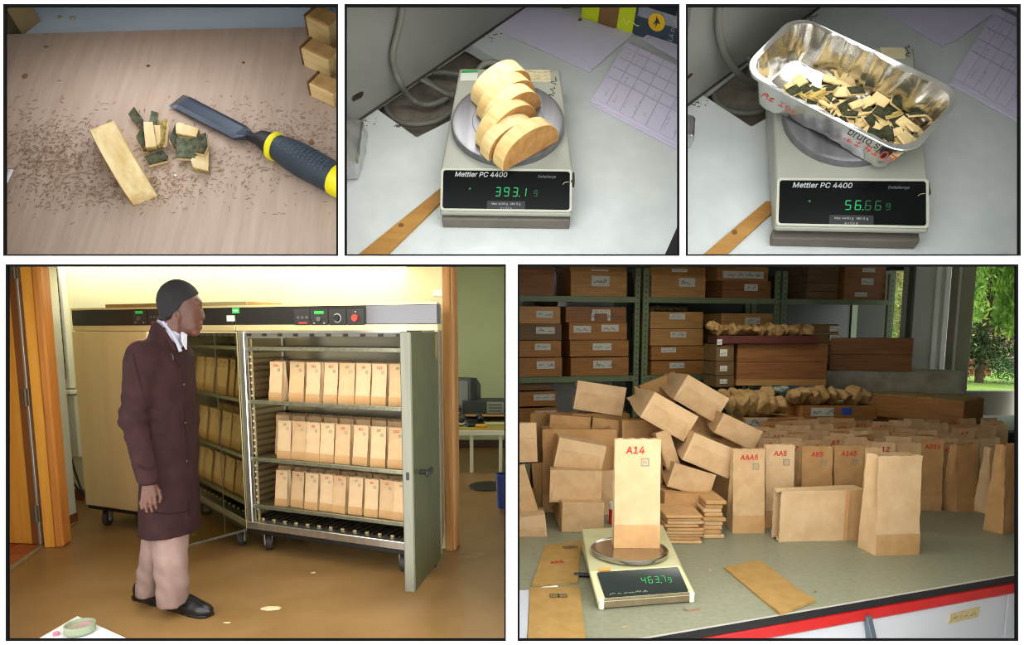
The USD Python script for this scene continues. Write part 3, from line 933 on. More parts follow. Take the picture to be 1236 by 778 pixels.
# papers
def sheet(B, quad, z, label, seed, lines=0, grid=False, name='paper_sheet', m=paper, thick=.0006):
    t = thing(name, label, 'paper', B.M)
    P = np.array([B.L2(x, y) for x, y in quad])
    obj('sheet', prism(P, -HB + z, -HB + z + thick), m, t)
    o, u, v = P[0], P[1] - P[0], P[3] - P[0]
    rs = np.random.RandomState(seed)
    un, vn = unit(u), unit(v)
    zz = -HB + z + thick + .0001
    for k in range(lines):
        s = .1 + .8 * k / max(1, lines - 1)
        for q in range(3):
            if rs.rand() < .8:
                st = o + v * s + u * (.06 + .3 * q + rs.uniform(0, .05))
                obj('handwriting', xf(scribble(np.linalg.norm(u) * rs.uniform(.08, .16), .0045, seed * 31 + k * 5 + q, w=.0005), mat4((*un, 0), (-un[1], un[0], 0), (0, 0, 1), (st[0], st[1], zz))), pencil, t)
    if grid:
        for s in (.38, .55, .72, .9):
            obj('ruled_line', ribbon([(*(o + u * s + v * .02), zz), (*(o + u * (s) + v * .97), zz)], .0008), mat('ruled_grey', (176, 168, 190)), t)
        for s in (.15, .3, .45, .6, .75, .9):
            obj('ruled_line', ribbon([(*(o + v * s), zz), (*(o + u + v * s), zz)], .0008), mat('ruled_grey', (176, 168, 190)), t)
    return t


sheet(B2, [(592, 34), (640, 6), (758, 40), (712, 88)], .001, 'large lilac white sheet lying behind the left balance', 3)
sheet(B2, [(700, 70), (748, 30), (765, 42), (714, 86)], .0018, 'smaller lilac sheet sticking out from under the large sheet', 4)
sheet(B2, [(716, 122), (756, 54), (822, 86), (822, 178)], .006, 'handwritten table sheet on top of the paper stack beside the parcel', 5, lines=8, grid=True)
for k, dz in enumerate((.0012, .0036)):
    sheet(B2, [(713 - k, 127 - k * 2), (752, 60), (822, 92), (822, 184 - 3 * k)], dz, ('lowest' if k == 0 else 'middle') + ' sheet of the paper stack beside the parcel, only its edge showing', 7 + k, thick=.0014)
sheet(B2, [(774, 52), (782, 46), (822, 58), (822, 80)], .0078, 'printed form half hidden behind the handwritten table sheet', 9, lines=2)
# the parcel
o, e1 = B2.L(702, 21), B2.L(822, 61)
d = unit(e1 - o); up = np.array([0, 0, 1.0]); back = np.cross(up, d)
pc = thing('parcel_box', 'dark blue and lime yellow cardboard parcel with a brown tape strip', 'parcel', B2.M @ mat4(d, back, up, o))
Lb = np.linalg.norm(e1 - o) + .004
wA = np.linalg.norm(B2.L(763, 41) - o)
Hb = .055
obj('carton', bx(0, Lb, 0, .16, 0, Hb, .001), mat('petrol_blue_card', (52, 68, 82), rough=.6), pc)
obj('yellow_field', bx(-.0006, wA, -.0008, .1605, .0005, Hb + .0006), mat('lime_yellow_card', (204, 218, 20), rough=.6), pc)
obj('tape', bx(wA * .33, wA * .70, -.0014, .161, .001, Hb + .0012), mat('brown_tape', (128, 96, 56), rough=.4), pc)
obj('top_label', bx(wA * 1.05, Lb, -.0010, -.0002, Hb * .66, Hb + .0005), mat('grey_print', (156, 158, 168), (128, 132, 144), sc=200), pc)
lg = obj('logo', xf(lathe([(0, 0), (.0155, 0), (.0155, .001), (0, .001)], 28), mat4((1, 0, 0), (0, 0, 1), (0, -1, 0), (wA + (Lb - wA) * .42, -.001, .036))), mat('yellow_print', (236, 188, 20), rough=.6), pc)
bird = [(-.009, -.004), (-.001, .001), (-.008, .004), (.004, .003), (.009, .006), (.006, .000), (.001, -.007), (.001, -.001)]
obj('emblem', xf(prism(bird, 0, .0008), mat4((.35, 0, .94), (-.94, 0, .35), (0, -1, 0), (wA + (Lb - wA) * .42, -.0021, .036))), mat('petrol_print', (44, 56, 66)), lg)
obj('lettering', xf(text('LA POSTE', .0085), mat4((.12, 0, .99), (-.99, 0, .12), (0, -1, 0), (wA + (Lb - wA) * .76, -.001, .010))), lett, pc)
sq = []
obj('handwriting', xf(scribble(.016, .016, 9, w=.0016), mat4((1, 0, 0), (0, 0, 1), (0, -1, 0), (wA * .76, -.001, .016))), mat('pale_marker', (222, 232, 130)), pc)
tw = thing('twig', 'brown finger shaped stick end beside the parcel', 'stick', B2.M @ T(*B2.L(686, 12)))
obj('stick', tube([(-.012, 0, .006), (0, .003, .007), (.018, .014, .008)], [.003, .005, .004], 10), mat('brown_stick', (110, 78, 56)), tw, smooth=True)
cr = thing('crumb', 'dark brown crumb on the large lilac sheet', 'crumb', B2.M @ T(*B2.L(700, 25)))
obj('grain', wobble(trimesh.creation.icosphere(2, .004), .001, 200, 1), mat('crumb_brown', (98, 80, 40)), cr)
# wooden ruler
def ruler(B, quad, label):
    t = thing('wooden_ruler', label, 'ruler', B.M)
    P = [B.L2(x, y) for x, y in quad]
    obj('stick', prism(P, -HB + .0005, -HB + .005), ruler_w, t)
    c = (np.array(P[0]) * .55 + np.array(P[2]) * .45)
    obj('knot', xf(lathe([(0, 0), (.004, 0), (.004, .0004), (0, .0004)], 14), T(c[0], c[1], -HB + .005)), mat('dark_knot', (120, 78, 36)), t)
    return t
ruler(B2, [(429, 313), (533, 229), (549, 230), (464, 313)], 'yellow brown wooden ruler lying left of the left balance')
# foil packet at the left edge
foil = mat('aluminium_foil', (206, 206, 206), rough=.22, metal=.95, bump=.5, bsc=45)
fp_ = thing('foil_packet', 'crumpled silver foil packet at the left edge of the bench', 'foil packet', B2.M @ T(*B2.L(424, 190)))
fm = bx(-.07, .022, -.052, .048, 0, .034, .004).subdivide().subdivide().subdivide()
obj('foil', wobble(fm, .005, 45, 2), foil, fp_, smooth=40)
sh = sheet(B2, [(800, 313), (821, 266), (822.5, 266), (822.5, 313)], .0005, 'dark folder corner at the lower right edge of the bench', 12, m=mat('black_folder', (20, 20, 20)))
lw = sheet(B2, [(500, 313), (519, 290), (548, 292), (536, 313)], .0005, 'glossy white card under the balance front, lower left', 13, m=mat('glossy_white', (236, 238, 240), rough=.15)) if False else None

# room C ---------------------------------------------------------------
ptsC = dict(top=[(821, -3), (1238, -3), (1238, 317), (821, 317)], hole=[(846, 113), (956, 27), (1020, 88), (907, 153)],
            foot=[(834, 124), (958, 32)], ext=(.03, .16), dirt=[(845, 124, 6, 0), (978, 20, 5, 0)])
bn3, cb3, (a3, d3, nn3) = bench_room(B3, ptsC, 'right of the two balance rooms')
hb = -HB - .026
cable_of(B3, [on_cab(B3, a3, nn3, 869, 2, .008), on_cab(B3, a3, nn3, 867, 30, .008), on_cab(B3, a3, nn3, 872, 58, .008), on_cab(B3, a3, nn3, 880, 74, .010), on_cab(B3, a3, nn3, 889, 86, .016), B3.L(899, 95, -HB - .008), B3.L(915, 101, hb), B3.L(935, 98, hb), B3.L(960, 88, hb)], .0052,
         'grey cable hanging down the cabinet side into the channel, right balance room')
cable_of(B3, [B3.L(905, 72, hb + .03), B3.L(892, 63, hb + .03), B3.L(886, 56, hb + .03), B3.L(892, 55, hb + .03), B3.L(905, 64, hb + .025), B3.L(925, 80, hb + .01), B3.L(950, 96, hb)], .004,
         'thin grey cable folded into a sharp loop over the channel, right balance room')
cable_of(B3, [B3.L(915, 80, hb + .004), B3.L(890, 76, hb + .004), B3.L(870, 90, hb), B3.L(861, 105, hb), B3.L(864, 122, hb), B3.L(880, 134, hb), B3.L(905, 137, hb), B3.L(930, 130, hb), B3.L(950, 116, hb)], .0048,
         'grey cable lying in a wide loop around the channel, right balance room')
p = hit(831, 92, (B3.M @ np.append(a3, 1))[:3], B3.R @ nn3)
obj('rust_hole', xf(wobble(trimesh.creation.icosphere(2, .009).apply_transform(S((1.2, .12, .75))), .004, 90, 4), mat4(d3, nn3, (0, 0, 1), (B3.Mi @ np.append(p, 1))[:3])), mat('rusty_dark', (64, 40, 26)), cb3)
ruler(B3, [(844, 313), (924, 245), (936, 246), (936, 254), (872, 313)], 'yellow brown wooden ruler lying left of the right balance')
sheet(B3, [(1046, 2), (1080, 1), (1205, 2), (1138, 58)], .001, 'large lilac white sheet at the top behind the foil tray', 23)
sheet(B3, [(1140, 54), (1196, 4), (1212, 8), (1150, 52)], .0016, 'narrow lilac sheet edge beside the large sheet, right balance room', 24)
sheet(B3, [(1147, 97), (1201, 14), (1234, 30), (1234, 146)], .006, 'handwritten table sheet at the right edge of the right balance room', 25, lines=8, grid=True)
sheet(B3, [(1145, 103), (1200, 20), (1234, 36), (1234, 152)], .0015, 'lower sheets of the paper stack at the right edge, only an edge showing', 26, thick=.003)
sheet(B3, [(1205, 10), (1222, 2), (1234, 6), (1234, 24)], .0072, 'printed form at the top right corner of the right balance room', 27, lines=1)
fp3 = thing('foil_packet', 'small crumpled foil corner at the left edge, right balance room', 'foil packet', B3.M @ T(*B3.L(826, 168)))
obj('foil', wobble(bx(-.02, .012, -.02, .02, 0, .03, .003).subdivide().subdivide().subdivide(), .004, 60, 5), foil, fp3, smooth=40)
for B, x, y, w, g_ in ((B3, 1165, 84, .006, 1), (B3, 1222, 233, .009, 2), (B2, 772, 137, .006, 3), (B2, 708, 108, .006, 4)):
    pass

# foil tray with chips on the second pan
zt = .0125
rim = [B3.L(x, y, zt + .052) for x, y in ((898, 80), (955, 20), (1160, 102), (1105, 201))]
rim = np.array(rim)
c_ = rim.mean(0)
u = unit((rim[2] - rim[1]) + (rim[3] - rim[0])); u[2] = 0
v = np.array([-u[1], u[0], 0])
lu = (np.linalg.norm(rim[2] - rim[1]) + np.linalg.norm(rim[3] - rim[0])) / 2
lv = (np.linalg.norm(rim[1] - rim[0]) + np.linalg.norm(rim[2] - rim[3])) / 2
print('TRAY', lu, lv, c_, np.round(rim, 3).tolist())
TM = B3.M @ mat4(u, v, (0, 0, 1), (c_[0], c_[1], zt))
tray = thing('foil_tray', 'rectangular aluminium foil tray of wood chips standing on the balance pan', 'tray', TM)
HT = .052
def ring(w, h, r, z, n=7):
    p = np.array(rrect(w, h, r, n).exterior.coords)[:-1]
    p = np.array(Polygon(p).segmentize(.02).exterior.coords)[:-1] if False else p
    # resample evenly so that all rings match
    pp = np.vstack([p, p[:1]]); s = np.r_[0, np.cumsum(np.linalg.norm(np.diff(pp, axis=0), axis=1))]
    q = np.linspace(0, 1, 161)[:-1] * s[-1]
    k = np.stack([np.interp(q, s, pp[:, 0]), np.interp(q, s, pp[:, 1])], 1)
    start = np.argmin(np.abs(np.arctan2(k[:, 1], k[:, 0])))
    k = np.roll(k, -start, 0)
    return np.c_[k, np.full(len(k), z)]
rings = [ring(lu * .55, lv * .5, .02, .0012), ring(lu * .80, lv * .72, .014, 0), ring(lu * .82, lv * .745, .016, .002), ring(lu * .87, lv * .82, .022, HT * .45), ring(lu * .925, lv * .9, .027, HT * .97),
         ring(lu * .975, lv * .965, .03, HT * .985), ring(lu * .995, lv * .985, .031, HT), ring(lu, lv, .031, HT - .001), ring(lu * .995, lv * .985, .031, HT - .004), ring(lu * .945, lv * .92, .027, HT - .0045)]
rv = np.vstack(rings + [np.array([[0, 0, .0012]])])
n_ = 160
rv[2 * n_:5 * n_] += (np.stack([meshkit.fbm(rv[2 * n_:5 * n_] * 42 + 3 * k, 3, k) for k in range(3)], 1) - .5) * .009
ff = [(len(rv) - 1, (j + 1) % n_, j)[::-1] for j in range(n_)]
for i in range(len(rings) - 1):
    for j in range(n_):
        a, b, c, d = i * n_ + j, i * n_ + (j + 1) % n_, (i + 1) * n_ + (j + 1) % n_, (i + 1) * n_ + j
        ff += [(a, b, c), (a, c, d)]
foil2 = mat('tray_foil', (214, 212, 206), rough=.16, metal=1.0, bump=.22, bsc=60)
tm = trimesh.Trimesh(rv, np.array(ff), process=False)
lip = trimesh.Trimesh(rv, np.array([f for f in ff if min(f) >= 4 * n_ and max(f) < len(rv) - 1]), process=False)
wallm = trimesh.Trimesh(rv, np.array([f for f in ff if not (min(f) >= 4 * n_ and max(f) < len(rv) - 1)]), process=False)
obj('basin', wallm, foil2, tray, smooth=40)
obj('rim', lip, mat('tray_rim_foil', (224, 224, 224), rough=.2, metal=1.0, bump=.15, bsc=120), tray, smooth=40)
for k, (x, s) in enumerate(((-.36, 'A2 102'), (.12, 'A21 4107'))):
    ym = -lv * .43
    Mx = mat4((1, 0, 0), (0, .26, .96), (0, -.96, .26), (x * lu, -lv * .408 - .0015, .018 + .001))
    obj('handwriting', xf(text(s, .012, shear=.2), Mx), mat('red_marker', (190, 66, 52), rough=.6), tray, label='red marker writing on the tray side')
    if k:
        obj('handwriting', xf(text('bruto sp', .010, shear=.2), mat4((1, 0, 0), (0, .26, .96), (0, -.96, .26), (x * lu + .01, -lv * .408 - .0055, .034))), ink, tray, label='black marker writing on the tray side')
# chips
rs = np.random.RandomState(21)
chipw = mat('chip_cream', (238, 216, 160), (214, 180, 112), sc=70, st=(1, .2, 1), rough=.65)
chipy = mat('chip_edge', (200, 176, 92), (150, 126, 56), sc=100, rough=.8)
chipb = mat('chip_bark', (72, 76, 42), (34, 36, 20), sc=220, rough=.9, bump=.8, bsc=300)
def chip(sx, sy, flip, seed):
    b = wobble(bx(-sx / 2, sx / 2, -sy / 2, sy / 2, -.0016, .0012, .0004).subdivide(), .0008, 120, seed)
    t = wobble(bx(-sx / 2 * .97, sx / 2 * .97, -sy / 2 * .97, sy / 2 * .97, .0008, .0024, .0005).subdivide(), .0008, 120, seed + 1)
    if flip:
        b.apply_transform(RX(math.pi)); t.apply_transform(RX(math.pi))
    return b, t
protos = {}
def put_chip(kind, v_, M, label):
    key = (kind, v_)
    if key in protos:
        return dup(protos[key], M, label)
    t = thing('wood_chip', label, 'wood chip', M, group='wood chips in the foil tray')
    sx, sy = ((.024, .015), (.020, .011), (.018, .016), (.028, .008))[v_]
    b, tt = chip(sx, sy, kind == 'w', v_)
    obj('wood', b, chipw, t)
    obj('bark', tt, chipb if kind != 'e' else chipy, t)
    protos[key] = t
    return t
spots_ = [(965, 98, 'w', 0), (970, 108, 'b', 0), (985, 110, 'b', 1), (958, 110, 'b', 2), (1002, 96, 'w', 1), (1012, 100, 'w', 1), (988, 118, 'e', 3), (986, 114, 'e', 3), (992, 109, 'e', 3), (1000, 108, 'b', 0), (1016, 111, 'w', 0), (1033, 110, 'b', 0), (1022, 104, 'w', 2),
          (1012, 128, 'w', 0), (1021, 129, 'b', 0), (1034, 126, 'w', 1), (1040, 137, 'w', 0), (1046, 124, 'w', 2), (1062, 121, 'w', 0), (1064, 137, 'b', 0), (1074, 132, 'b', 2), (1082, 126, 'b', 1), (1078, 139, 'e', 3), (1051, 146, 'b', 2), (994, 134, 'w', 2), (1002, 140, 'b', 2),
          (984, 132, 'e', 3), (978, 126, 'b', 1), (1030, 148, 'w', 2), (1014, 148, 'b', 2), (1052, 156, 'w', 0), (1056, 163, 'b', 0), (1074, 156, 'b', 1), (1080, 160, 'w', 1), (1093, 150, 'w', 0), (1104, 155, 'w', 0), (1113, 160, 'w', 0), (1108, 138, 'b', 0), (1094, 168, 'w', 2), (1104, 176, 'w', 2), (1076, 172, 'e', 3), (1088, 176, 'w', 1),
          (972, 118, 'e', 3), (1026, 138, 'b', 1), (1044, 132, 'b', 1), (1060, 148, 'w', 1), (1004, 120, 'b', 1), (996, 126, 'w', 1), (970, 102, 'b', 2), (1068, 165, 'b', 2)]
seen = {}
for k, (x, y, kind, v_) in enumerate(spots_):
    for z in np.arange(.004 + (k % 4) * .0025, .046, .002):
        p = B3.L(x, y, zt + z)
        q_ = (p - c_)[:2]
        e_ = 1 + .14 * z / HT
        if abs(q_ @ u[:2]) < .405 * lu * e_ and abs(q_ @ v[:2]) < .36 * lv * e_:
            break
    else:
        a_, b_ = np.clip(q_ @ u[:2], -.40 * lu, .40 * lu), np.clip(q_ @ v[:2], -.33 * lv, .33 * lv)
        p = c_ + u * a_ + v * b_; p[2] = zt + .024
    M = B3.M @ T(*p) @ RZ(rs.uniform(-1.2, .8)) @ RX(rs.normal(0, .28)) @ RY(rs.normal(0, .28))
    put_chip(kind, v_, M, {'w': 'cream chip lying with its split side up among the chips in the foil tray', 'b': 'dark green chip lying bark side up among the chips in the foil tray', 'e': 'narrow chip showing its yellow green edge among the chips in the foil tray'}[kind])
for k in range(70):
    q = rs.uniform(-.31, .36), rs.uniform(-.25, .25)
    kind = 'wb'[rs.randint(2)]
    if q[1] > .1 + .25 * q[0] and q[0] < .2: continue
    M = TM @ T(q[0] * lu, q[1] * lv, .003 + .004 * rs.rand()) @ RZ(rs.uniform(0, 6)) @ RX(rs.normal(0, .2))
    put_chip(kind, rs.randint(3), M, {'w': 'cream chip lying with its split side up among the chips in the foil tray', 'b': 'dark green chip lying bark side up among the chips in the foil tray'}[kind])
# ------------------------------------------------------------------ room D: the man at the drying oven
steelo = mat('oven_steel', (238, 220, 164), (228, 210, 152), sc=4, st=(1.5, 1.5, .1), rough=.36, metal=.5)
steelb = mat('bright_steel', (206, 204, 196), (188, 186, 178), sc=30, st=(1, 1, .05), rough=.25, metal=.9)
steeld = mat('door_edge_steel', (124, 122, 106), (110, 108, 94), sc=30, st=(1, 1, .05), rough=.4, metal=.7)
mirror = mat('polished_door_steel', (122, 116, 86), rough=.055, metal=1.0)
inner_s = mat('oven_inside_steel', (190, 186, 172), rough=.25, metal=.9)
shelf_m = mat('oven_shelf', (150, 150, 128), (128, 124, 100), sc=60, rough=.35, metal=.7)
mesh_m = mat('shelf_plate', (112, 98, 70), (86, 74, 52), sc=160, rough=.5, metal=.4)
strip = mat('black_control_strip', (30, 28, 26), rough=.3)
blackp = mat('black_plastic', (22, 22, 22), rough=.45)
wallc = mat('cream_wall', (246, 240, 196), (240, 234, 188), sc=2, rough=.8)
greenw = mat('pale_green_wall', (186, 196, 152), (180, 190, 146), sc=2, rough=.8)
doorw = mat('orange_door_wood', (252, 184, 78), (244, 166, 60), sc=7, st=(4, 4, .3), rough=.4, spec=.4)
framew = mat('orange_frame_wood', (226, 150, 70), (206, 130, 56), sc=8, st=(5, 5, .3), rough=.5)
postw = mat('post_wood', (206, 152, 92), (184, 128, 70), sc=10, st=(5, 5, .3), rough=.55)
floorm = mat('brown_vinyl_floor', (146, 112, 68), (130, 98, 55), sc=2.2, rough=.34, spec=.45, det=6, spots=(1.6, .64, (158, 122, 76)))
tile_m = mat('red_clay_tile', (176, 92, 48), (158, 78, 40), sc=4, rough=.5)
grout = mat('grey_grout', (150, 130, 104), rough=.9)
whitep = mat('white_paint', (236, 234, 214), rough=.6)
kraft = mat('kraft_paper', (208, 174, 130), (194, 158, 114), sc=9, rough=.75, spec=.15, bump=.18, bsc=26, det=5)
kraft2 = mat('kraft_paper_light', (216, 184, 142), (204, 170, 126), sc=8, rough=.75, spec=.15, bump=.18, bsc=22, det=5)
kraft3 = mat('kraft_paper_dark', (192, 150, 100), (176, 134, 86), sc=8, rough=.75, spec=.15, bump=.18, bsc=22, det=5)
kfold = mat('kraft_fold', (198, 158, 108), (186, 144, 96), sc=9, rough=.75, spec=.15)
redink = mat('red_marker_ink', (196, 40, 36), rough=.7)
greenink = mat('green_marker_ink', (70, 120, 70), rough=.7)
stampk = mat('grey_stamp', (142, 140, 122), rough=.8)


# paper bags ---------------------------------------------------------
def bag_surface(w, d, h, seed, pinch=.8, wrinkle=.010, nx=8, ny=4, nz=14, lean=0.0, open_=.0):
    """standing paper bag: base w x d, height h, the top pressed together; returns (mesh, front(x, z))"""
    def dep(t): return d * (1 - pinch * (3 * t * t - 2 * t ** 3))
    rows = []
    for i in range(nz + 1):
        t = i / nz
        dd = dep(t)
        gus = (d - dd) * .46
        pts = []
        for j in range(nx): pts.append((-w / 2 + w * j / nx, -dd / 2))
        for j in range(ny):
            s = j / ny; pts.append((w / 2 - gus * (1 - abs(2 * s - 1)), -dd / 2 + dd * s))
        for j in range(nx): pts.append((w / 2 - w * j / nx, dd / 2))
        for j in range(ny):
            s = j / ny; pts.append((-w / 2 + gus * (1 - abs(2 * s - 1)), dd / 2 - dd * s))
        zz = h * t
        rows.append([(x, y + lean * t * t * h, zz) for x, y in pts])
    v = np.array(rows)
    n = v.shape[1]
    amp = wrinkle * h * np.clip(np.linspace(0, 1, nz + 1) * 3, .08, 1)[:, None]
    for k, s in ((0, .5), (1, 1.0), (2, .25)):
        v[..., k] += amp * s * (meshkit.fbm(v * (9 / h) + 11.7 * k + seed * 3.1, 3, seed + k) - .5) * 2.4
    v[-1, :, 2] += .004 * h * np.where(np.arange(n) % 2, 1, -1)
    vv = v.reshape(-1, 3)
    f = []
    for i in range(nz):
        for j in range(n):
            a, b = i * n + j, i * n + (j + 1) % n
            f += [(a, b, b + n), (a, b + n, a + n)]
    c = len(vv)
    vv = np.vstack([vv, [[0, 0, .003 * h]]])
    f += [(c, (j + 1) % n, j) for j in range(n)]
    m = trimesh.Trimesh(vv, np.array(f), process=False)
    band = []
    k0, k1 = 0, max(2, int(round(nz * .22)))
    bv = v[k0:k1 + 1].copy()
    cen = np.array([0, 0, 0])
    bv[..., 0] *= 1 + .006 / w * .4
    bv[..., 1] += np.sign(bv[..., 1]) * .002 * h / .3
    bf = []
    nb = bv.shape[0]
    for i in range(nb - 1):
        for j in range(nx):
            a, b = i * n + j, i * n + j + 1
            bf += [(a, b, b + n), (a, b + n, a + n)]
    flap = trimesh.Trimesh(bv.reshape(-1, 3), np.array(bf), process=True)
    flap.remove_unreferenced_vertices()
    grid = v[:, :nx + 1]

    def front(x, z):
        t = np.clip(np.asarray(z) / h, 0, .999) * nz
        i = t.astype(int); ft = t - i
        s = np.clip((np.asarray(x) + w / 2) / w, 0, .999) * nx
        j = s.astype(int); fs = s - j
        Y = grid[..., 1]
        return (Y[i, j] * (1 - ft) * (1 - fs) + Y[i + 1, j] * ft * (1 - fs) + Y[i, j + 1] * (1 - ft) * fs + Y[i + 1, j + 1] * ft * fs)
    return m, flap, front


def on_front(mesh, front, x, z, eps):
    """lay a mesh made in the xy plane onto the bag's front, its origin at (x, z)"""
    v = np.array(mesh.vertices)
    X, Z = x + v[:, 0], z + v[:, 1]
    y = front(X, Z) - eps - v[:, 2]
    return trimesh.Trimesh(np.stack([X, y, Z], 1), mesh.faces, process=False)


def square_stamp(s):
    o = sbox(-s / 2, -s / 2, s / 2, s / 2).difference(sbox(-s * .36, -s * .36, s * .36, s * .36))
    dd = [prism(o, 0, .0005)]
    for r in (-.15, .12):
        dd.append(bx(s * r - s * .05, s * r + s * .05, -s * .22, s * .22, 0, .0005))
    m = cat_(dd)
    return m.subdivide()


def build_bag(M, label, w, d, h, seed, m=None, txt=None, stamp=False, ink_=None, ts=.1, tx=0, group=None, pinch=.8, name='paper_bag', wrinkle=.010, lean=0.0):
    t = thing(name, label, 'paper bag', M, group=group)
    body, flap, front = bag_surface(w, d, h, seed, pinch, wrinkle, lean=lean)
    obj('body', body, m or kraft, t, smooth=32)
    obj('bottom_flap', flap, kfold, t, smooth=32)
    if txt:
        tm_ = text(txt, h * ts, True, .0004, True, shear=.1)
        if tm_.extents[0] > w * .8:
            tm_.vertices[:, 0] *= w * .8 / tm_.extents[0]
        obj('handwriting', on_front(tm_, front, tx * w, h * .90, .0035 * h), ink_ or redink, t, label=f'marker writing that reads {txt}')
    if stamp:
        obj('stamp', on_front(square_stamp(h * .075), front, (tx + .22) * w, h * .79, .0035 * h), stampk, t, label='grey square stamp mark')
    return t


# setting ---------------------------------------------------------------
A_, B_ = PZ(105, 611, .15), PZ(532, 672, .15)
eu = unit(B_ - A_); ev = np.array([-eu[1], eu[0], 0.0])
S_ = PZ(292, 640, .15)
S_ = A_ + eu * np.dot(S_ - A_, eu)
LO, RO = np.linalg.norm(S_ - A_), np.linalg.norm(B_ - S_)
OZ0, OZ1 = .15, 1.46 + (400 - 369) / 800 * S_[1]
print('OVEN', A_.round(3), S_.round(3), B_.round(3), 'LO', LO, 'RO', RO, 'top', OZ1)
fl = [PZ(2.5, 773.5)[:2], (-.012, 3.02), (-.012, 9.2), PZ(2.5, 530)[:2]]
flo = thing('floor', 'brown vinyl floor of the oven room', None, T(0, 0, 0), kind='structure', ref=(-1.5, 4, .2))
obj('vinyl', prism(fl, -.02, 0), floorm, flo)
# red tiles beyond the door sill
sill0, sill1 = PZ(8.5, 690), PZ(52, 659)
ed = unit(sill1 - sill0); en = np.array([-ed[1], ed[0], 0])
en = en if en[0] < 0 else -en
tf = thing('floor', 'red clay tile floor beyond the wooden door', None, mat4(ed, en, (0, 0, 1), sill0), kind='structure')
obj('grout', bx(-.02, 1.05, .02, .50, .0005, .003), grout, tf)
obj('sill', bx(-.3, 1.1, -.012, .022, .0005, .008, .002), mat('grey_sill', (146, 128, 96), rough=.6), tf)
for i in range(6):
    for j in range(3):
        obj('tile', bx(.0 + i * .175, .168 + i * .175, .028 + j * .155, .175 + j * .155, .003, .008, .002), tile_m, tf)
# back wall behind the ovens
OD = .42
wb0 = A_ - eu * 2.0 + ev * (OD + .12)
wlen = 0
fx = hit(543, 640, A_ + ev * (OD + .12), ev)
wlen = np.dot(fx - wb0, eu)
wb0[2] = 0
fx0 = None
HW = 2.55
def capped(P, y=316.5):
    """height under the sloping ceiling board at a plan point"""
    d = ray(618, y); k = (P[1]) / d[1]
    return CAM[2] + d[2] * k - .012
wmesh = hull(np.array([[x, y, z] for (x, y) in ((0, 0), (wlen, 0), (wlen, .08), (0, .08)) for z in (0, capped(wb0 + eu * x + ev * y))]))
wk = thing('wall_back', 'cream yellow wall behind the drying ovens', None, mat4(eu, ev, (0, 0, 1), wb0), kind='structure')
obj('plaster', wmesh, wallc, wk)
st_ = thing('wall_label', 'small white label on the cream wall above the right oven', 'label', mat4(eu, ev, (0, 0, 1), hit(530.5, 353.5, wb0, ev)))
obj('plate', bx(-.045, .045, -.012, 0, -.022, .022, .002), mat('bright_white', (250, 250, 250)), st_)
pp = hit(544, 648, wb0, ev); pp[2] = 0
tp = thing('trim_6', 'light wood edge post at the end of the cream wall', None, mat4(eu, ev, (0, 0, 1), pp), kind='structure')
hp_ = capped(pp - ev * .1)
obj('post', bx(-.026, .026, -.03, .09, 0, hp_, .004), postw, tp)
obj('stop', bx(.018, .036, -.01, .02, 0, hp_ - .01, .003), mat('post_wood_light', (226, 176, 116), (206, 154, 96), sc=10, st=(5, 5, .3)), tp)
# the room behind: green wall, baseboard
gz = hit(585, 532, (0, 8.3, 0), (0, 1, 0))
gw = thing('wall_far', 'pale green wall of the room beyond the wooden post', None, T(0, 8.3, 0), kind='structure')
obj('plaster', bx(-1.9, -.012, 0, .06, 0, capped(np.array([0, 8.3, 0]))), greenw, gw)
obj('baseboard', bx(-1.9, -.012, -.015, 0, 0, .10, .002), mat('dark_baseboard', (70, 50, 40)), gw)
# left: white wall return, window frame with dark conduit, door
wl = PZ(76, 638)
wm_ = thing('wall_left', 'narrow white wall return beside the orange door', None, T(wl[0], wl[1], 0), kind='structure')
hl = capped(np.array([0, wl[1], 0]))
obj('plaster', bx(-.10, -.012, 0, .18, 0, hl), mat('white_wall', (226, 228, 206), rough=.7), wm_)
obj('baseboard', bx(-.10, -.008, -.012, .19, 0, .075, .002), mat('brown_baseboard', (128, 76, 46)), wm_)
wn = hit(86, 500, wb0, ev); wn[2] = 0
wi = thing('window_1', 'white painted window surround left of the ovens', None, mat4(eu, ev, (0, 0, 1), wn), kind='structure')
hwn = capped(wn - ev * .1)
for x0, x1, z0, z1 in ((-.32, -.10, .95, hwn), (-.06, .0, .98, hwn), (.04, .09, .98, hwn)):
    obj('frame', bx(x0, x1, -.05, 0, z0, z1, .006), whitep, wi)
obj('sill', bx(-.34, .12, -.075, 0, .93, .965, .006), whitep, wi)
obj('apron', bx(-.32, .10, -.03, 0, .38, .92, .004), mat('white_paint_shade', (228, 226, 204), rough=.6), wi)
obj('skirting', bx(-.32, .14, -.045, 0, 0, .09, .004), mat('brown_baseboard', (128, 76, 46)), wi)
cd = hit(73, 400, wb0 - ev * .055, ev); cd[2] = 0
ct = thing('cable_trunking', 'dark vertical cable trunking on the white window surround', 'trunking', mat4(eu, ev, (0, 0, 1), cd))
obj('trunk', bx(-.026, .026, -.03, 0, 1.46 + (400 - 457) / 800 * cd[1], capped(cd - ev * .1) - .01, .004), mat('dark_trunking', (62, 52, 46), rough=.5), ct)
for k, (pts, lab) in enumerate(((((73.5, 452, .06), (76, 500, .06), (84, 545, .07), (98, 590, .10), (110, 602, .12)), 'black cable running down from the dark trunking to the oven'),
                              (((75, 556, .05), (84, 575, .06), (96, 592, .08), (111, 604, .12)), 'second shorter black cable near the floor left of the oven'))):
    P = [hit(x, y, wb0 - ev * d, ev) for x, y, d in pts]
    c = P[0]
    t = thing('power_cable', lab, 'cable', T(*c))
    obj('cord', tube(spline(np.array(P) - c, 6), .009, 8), blackp, t, smooth=True)
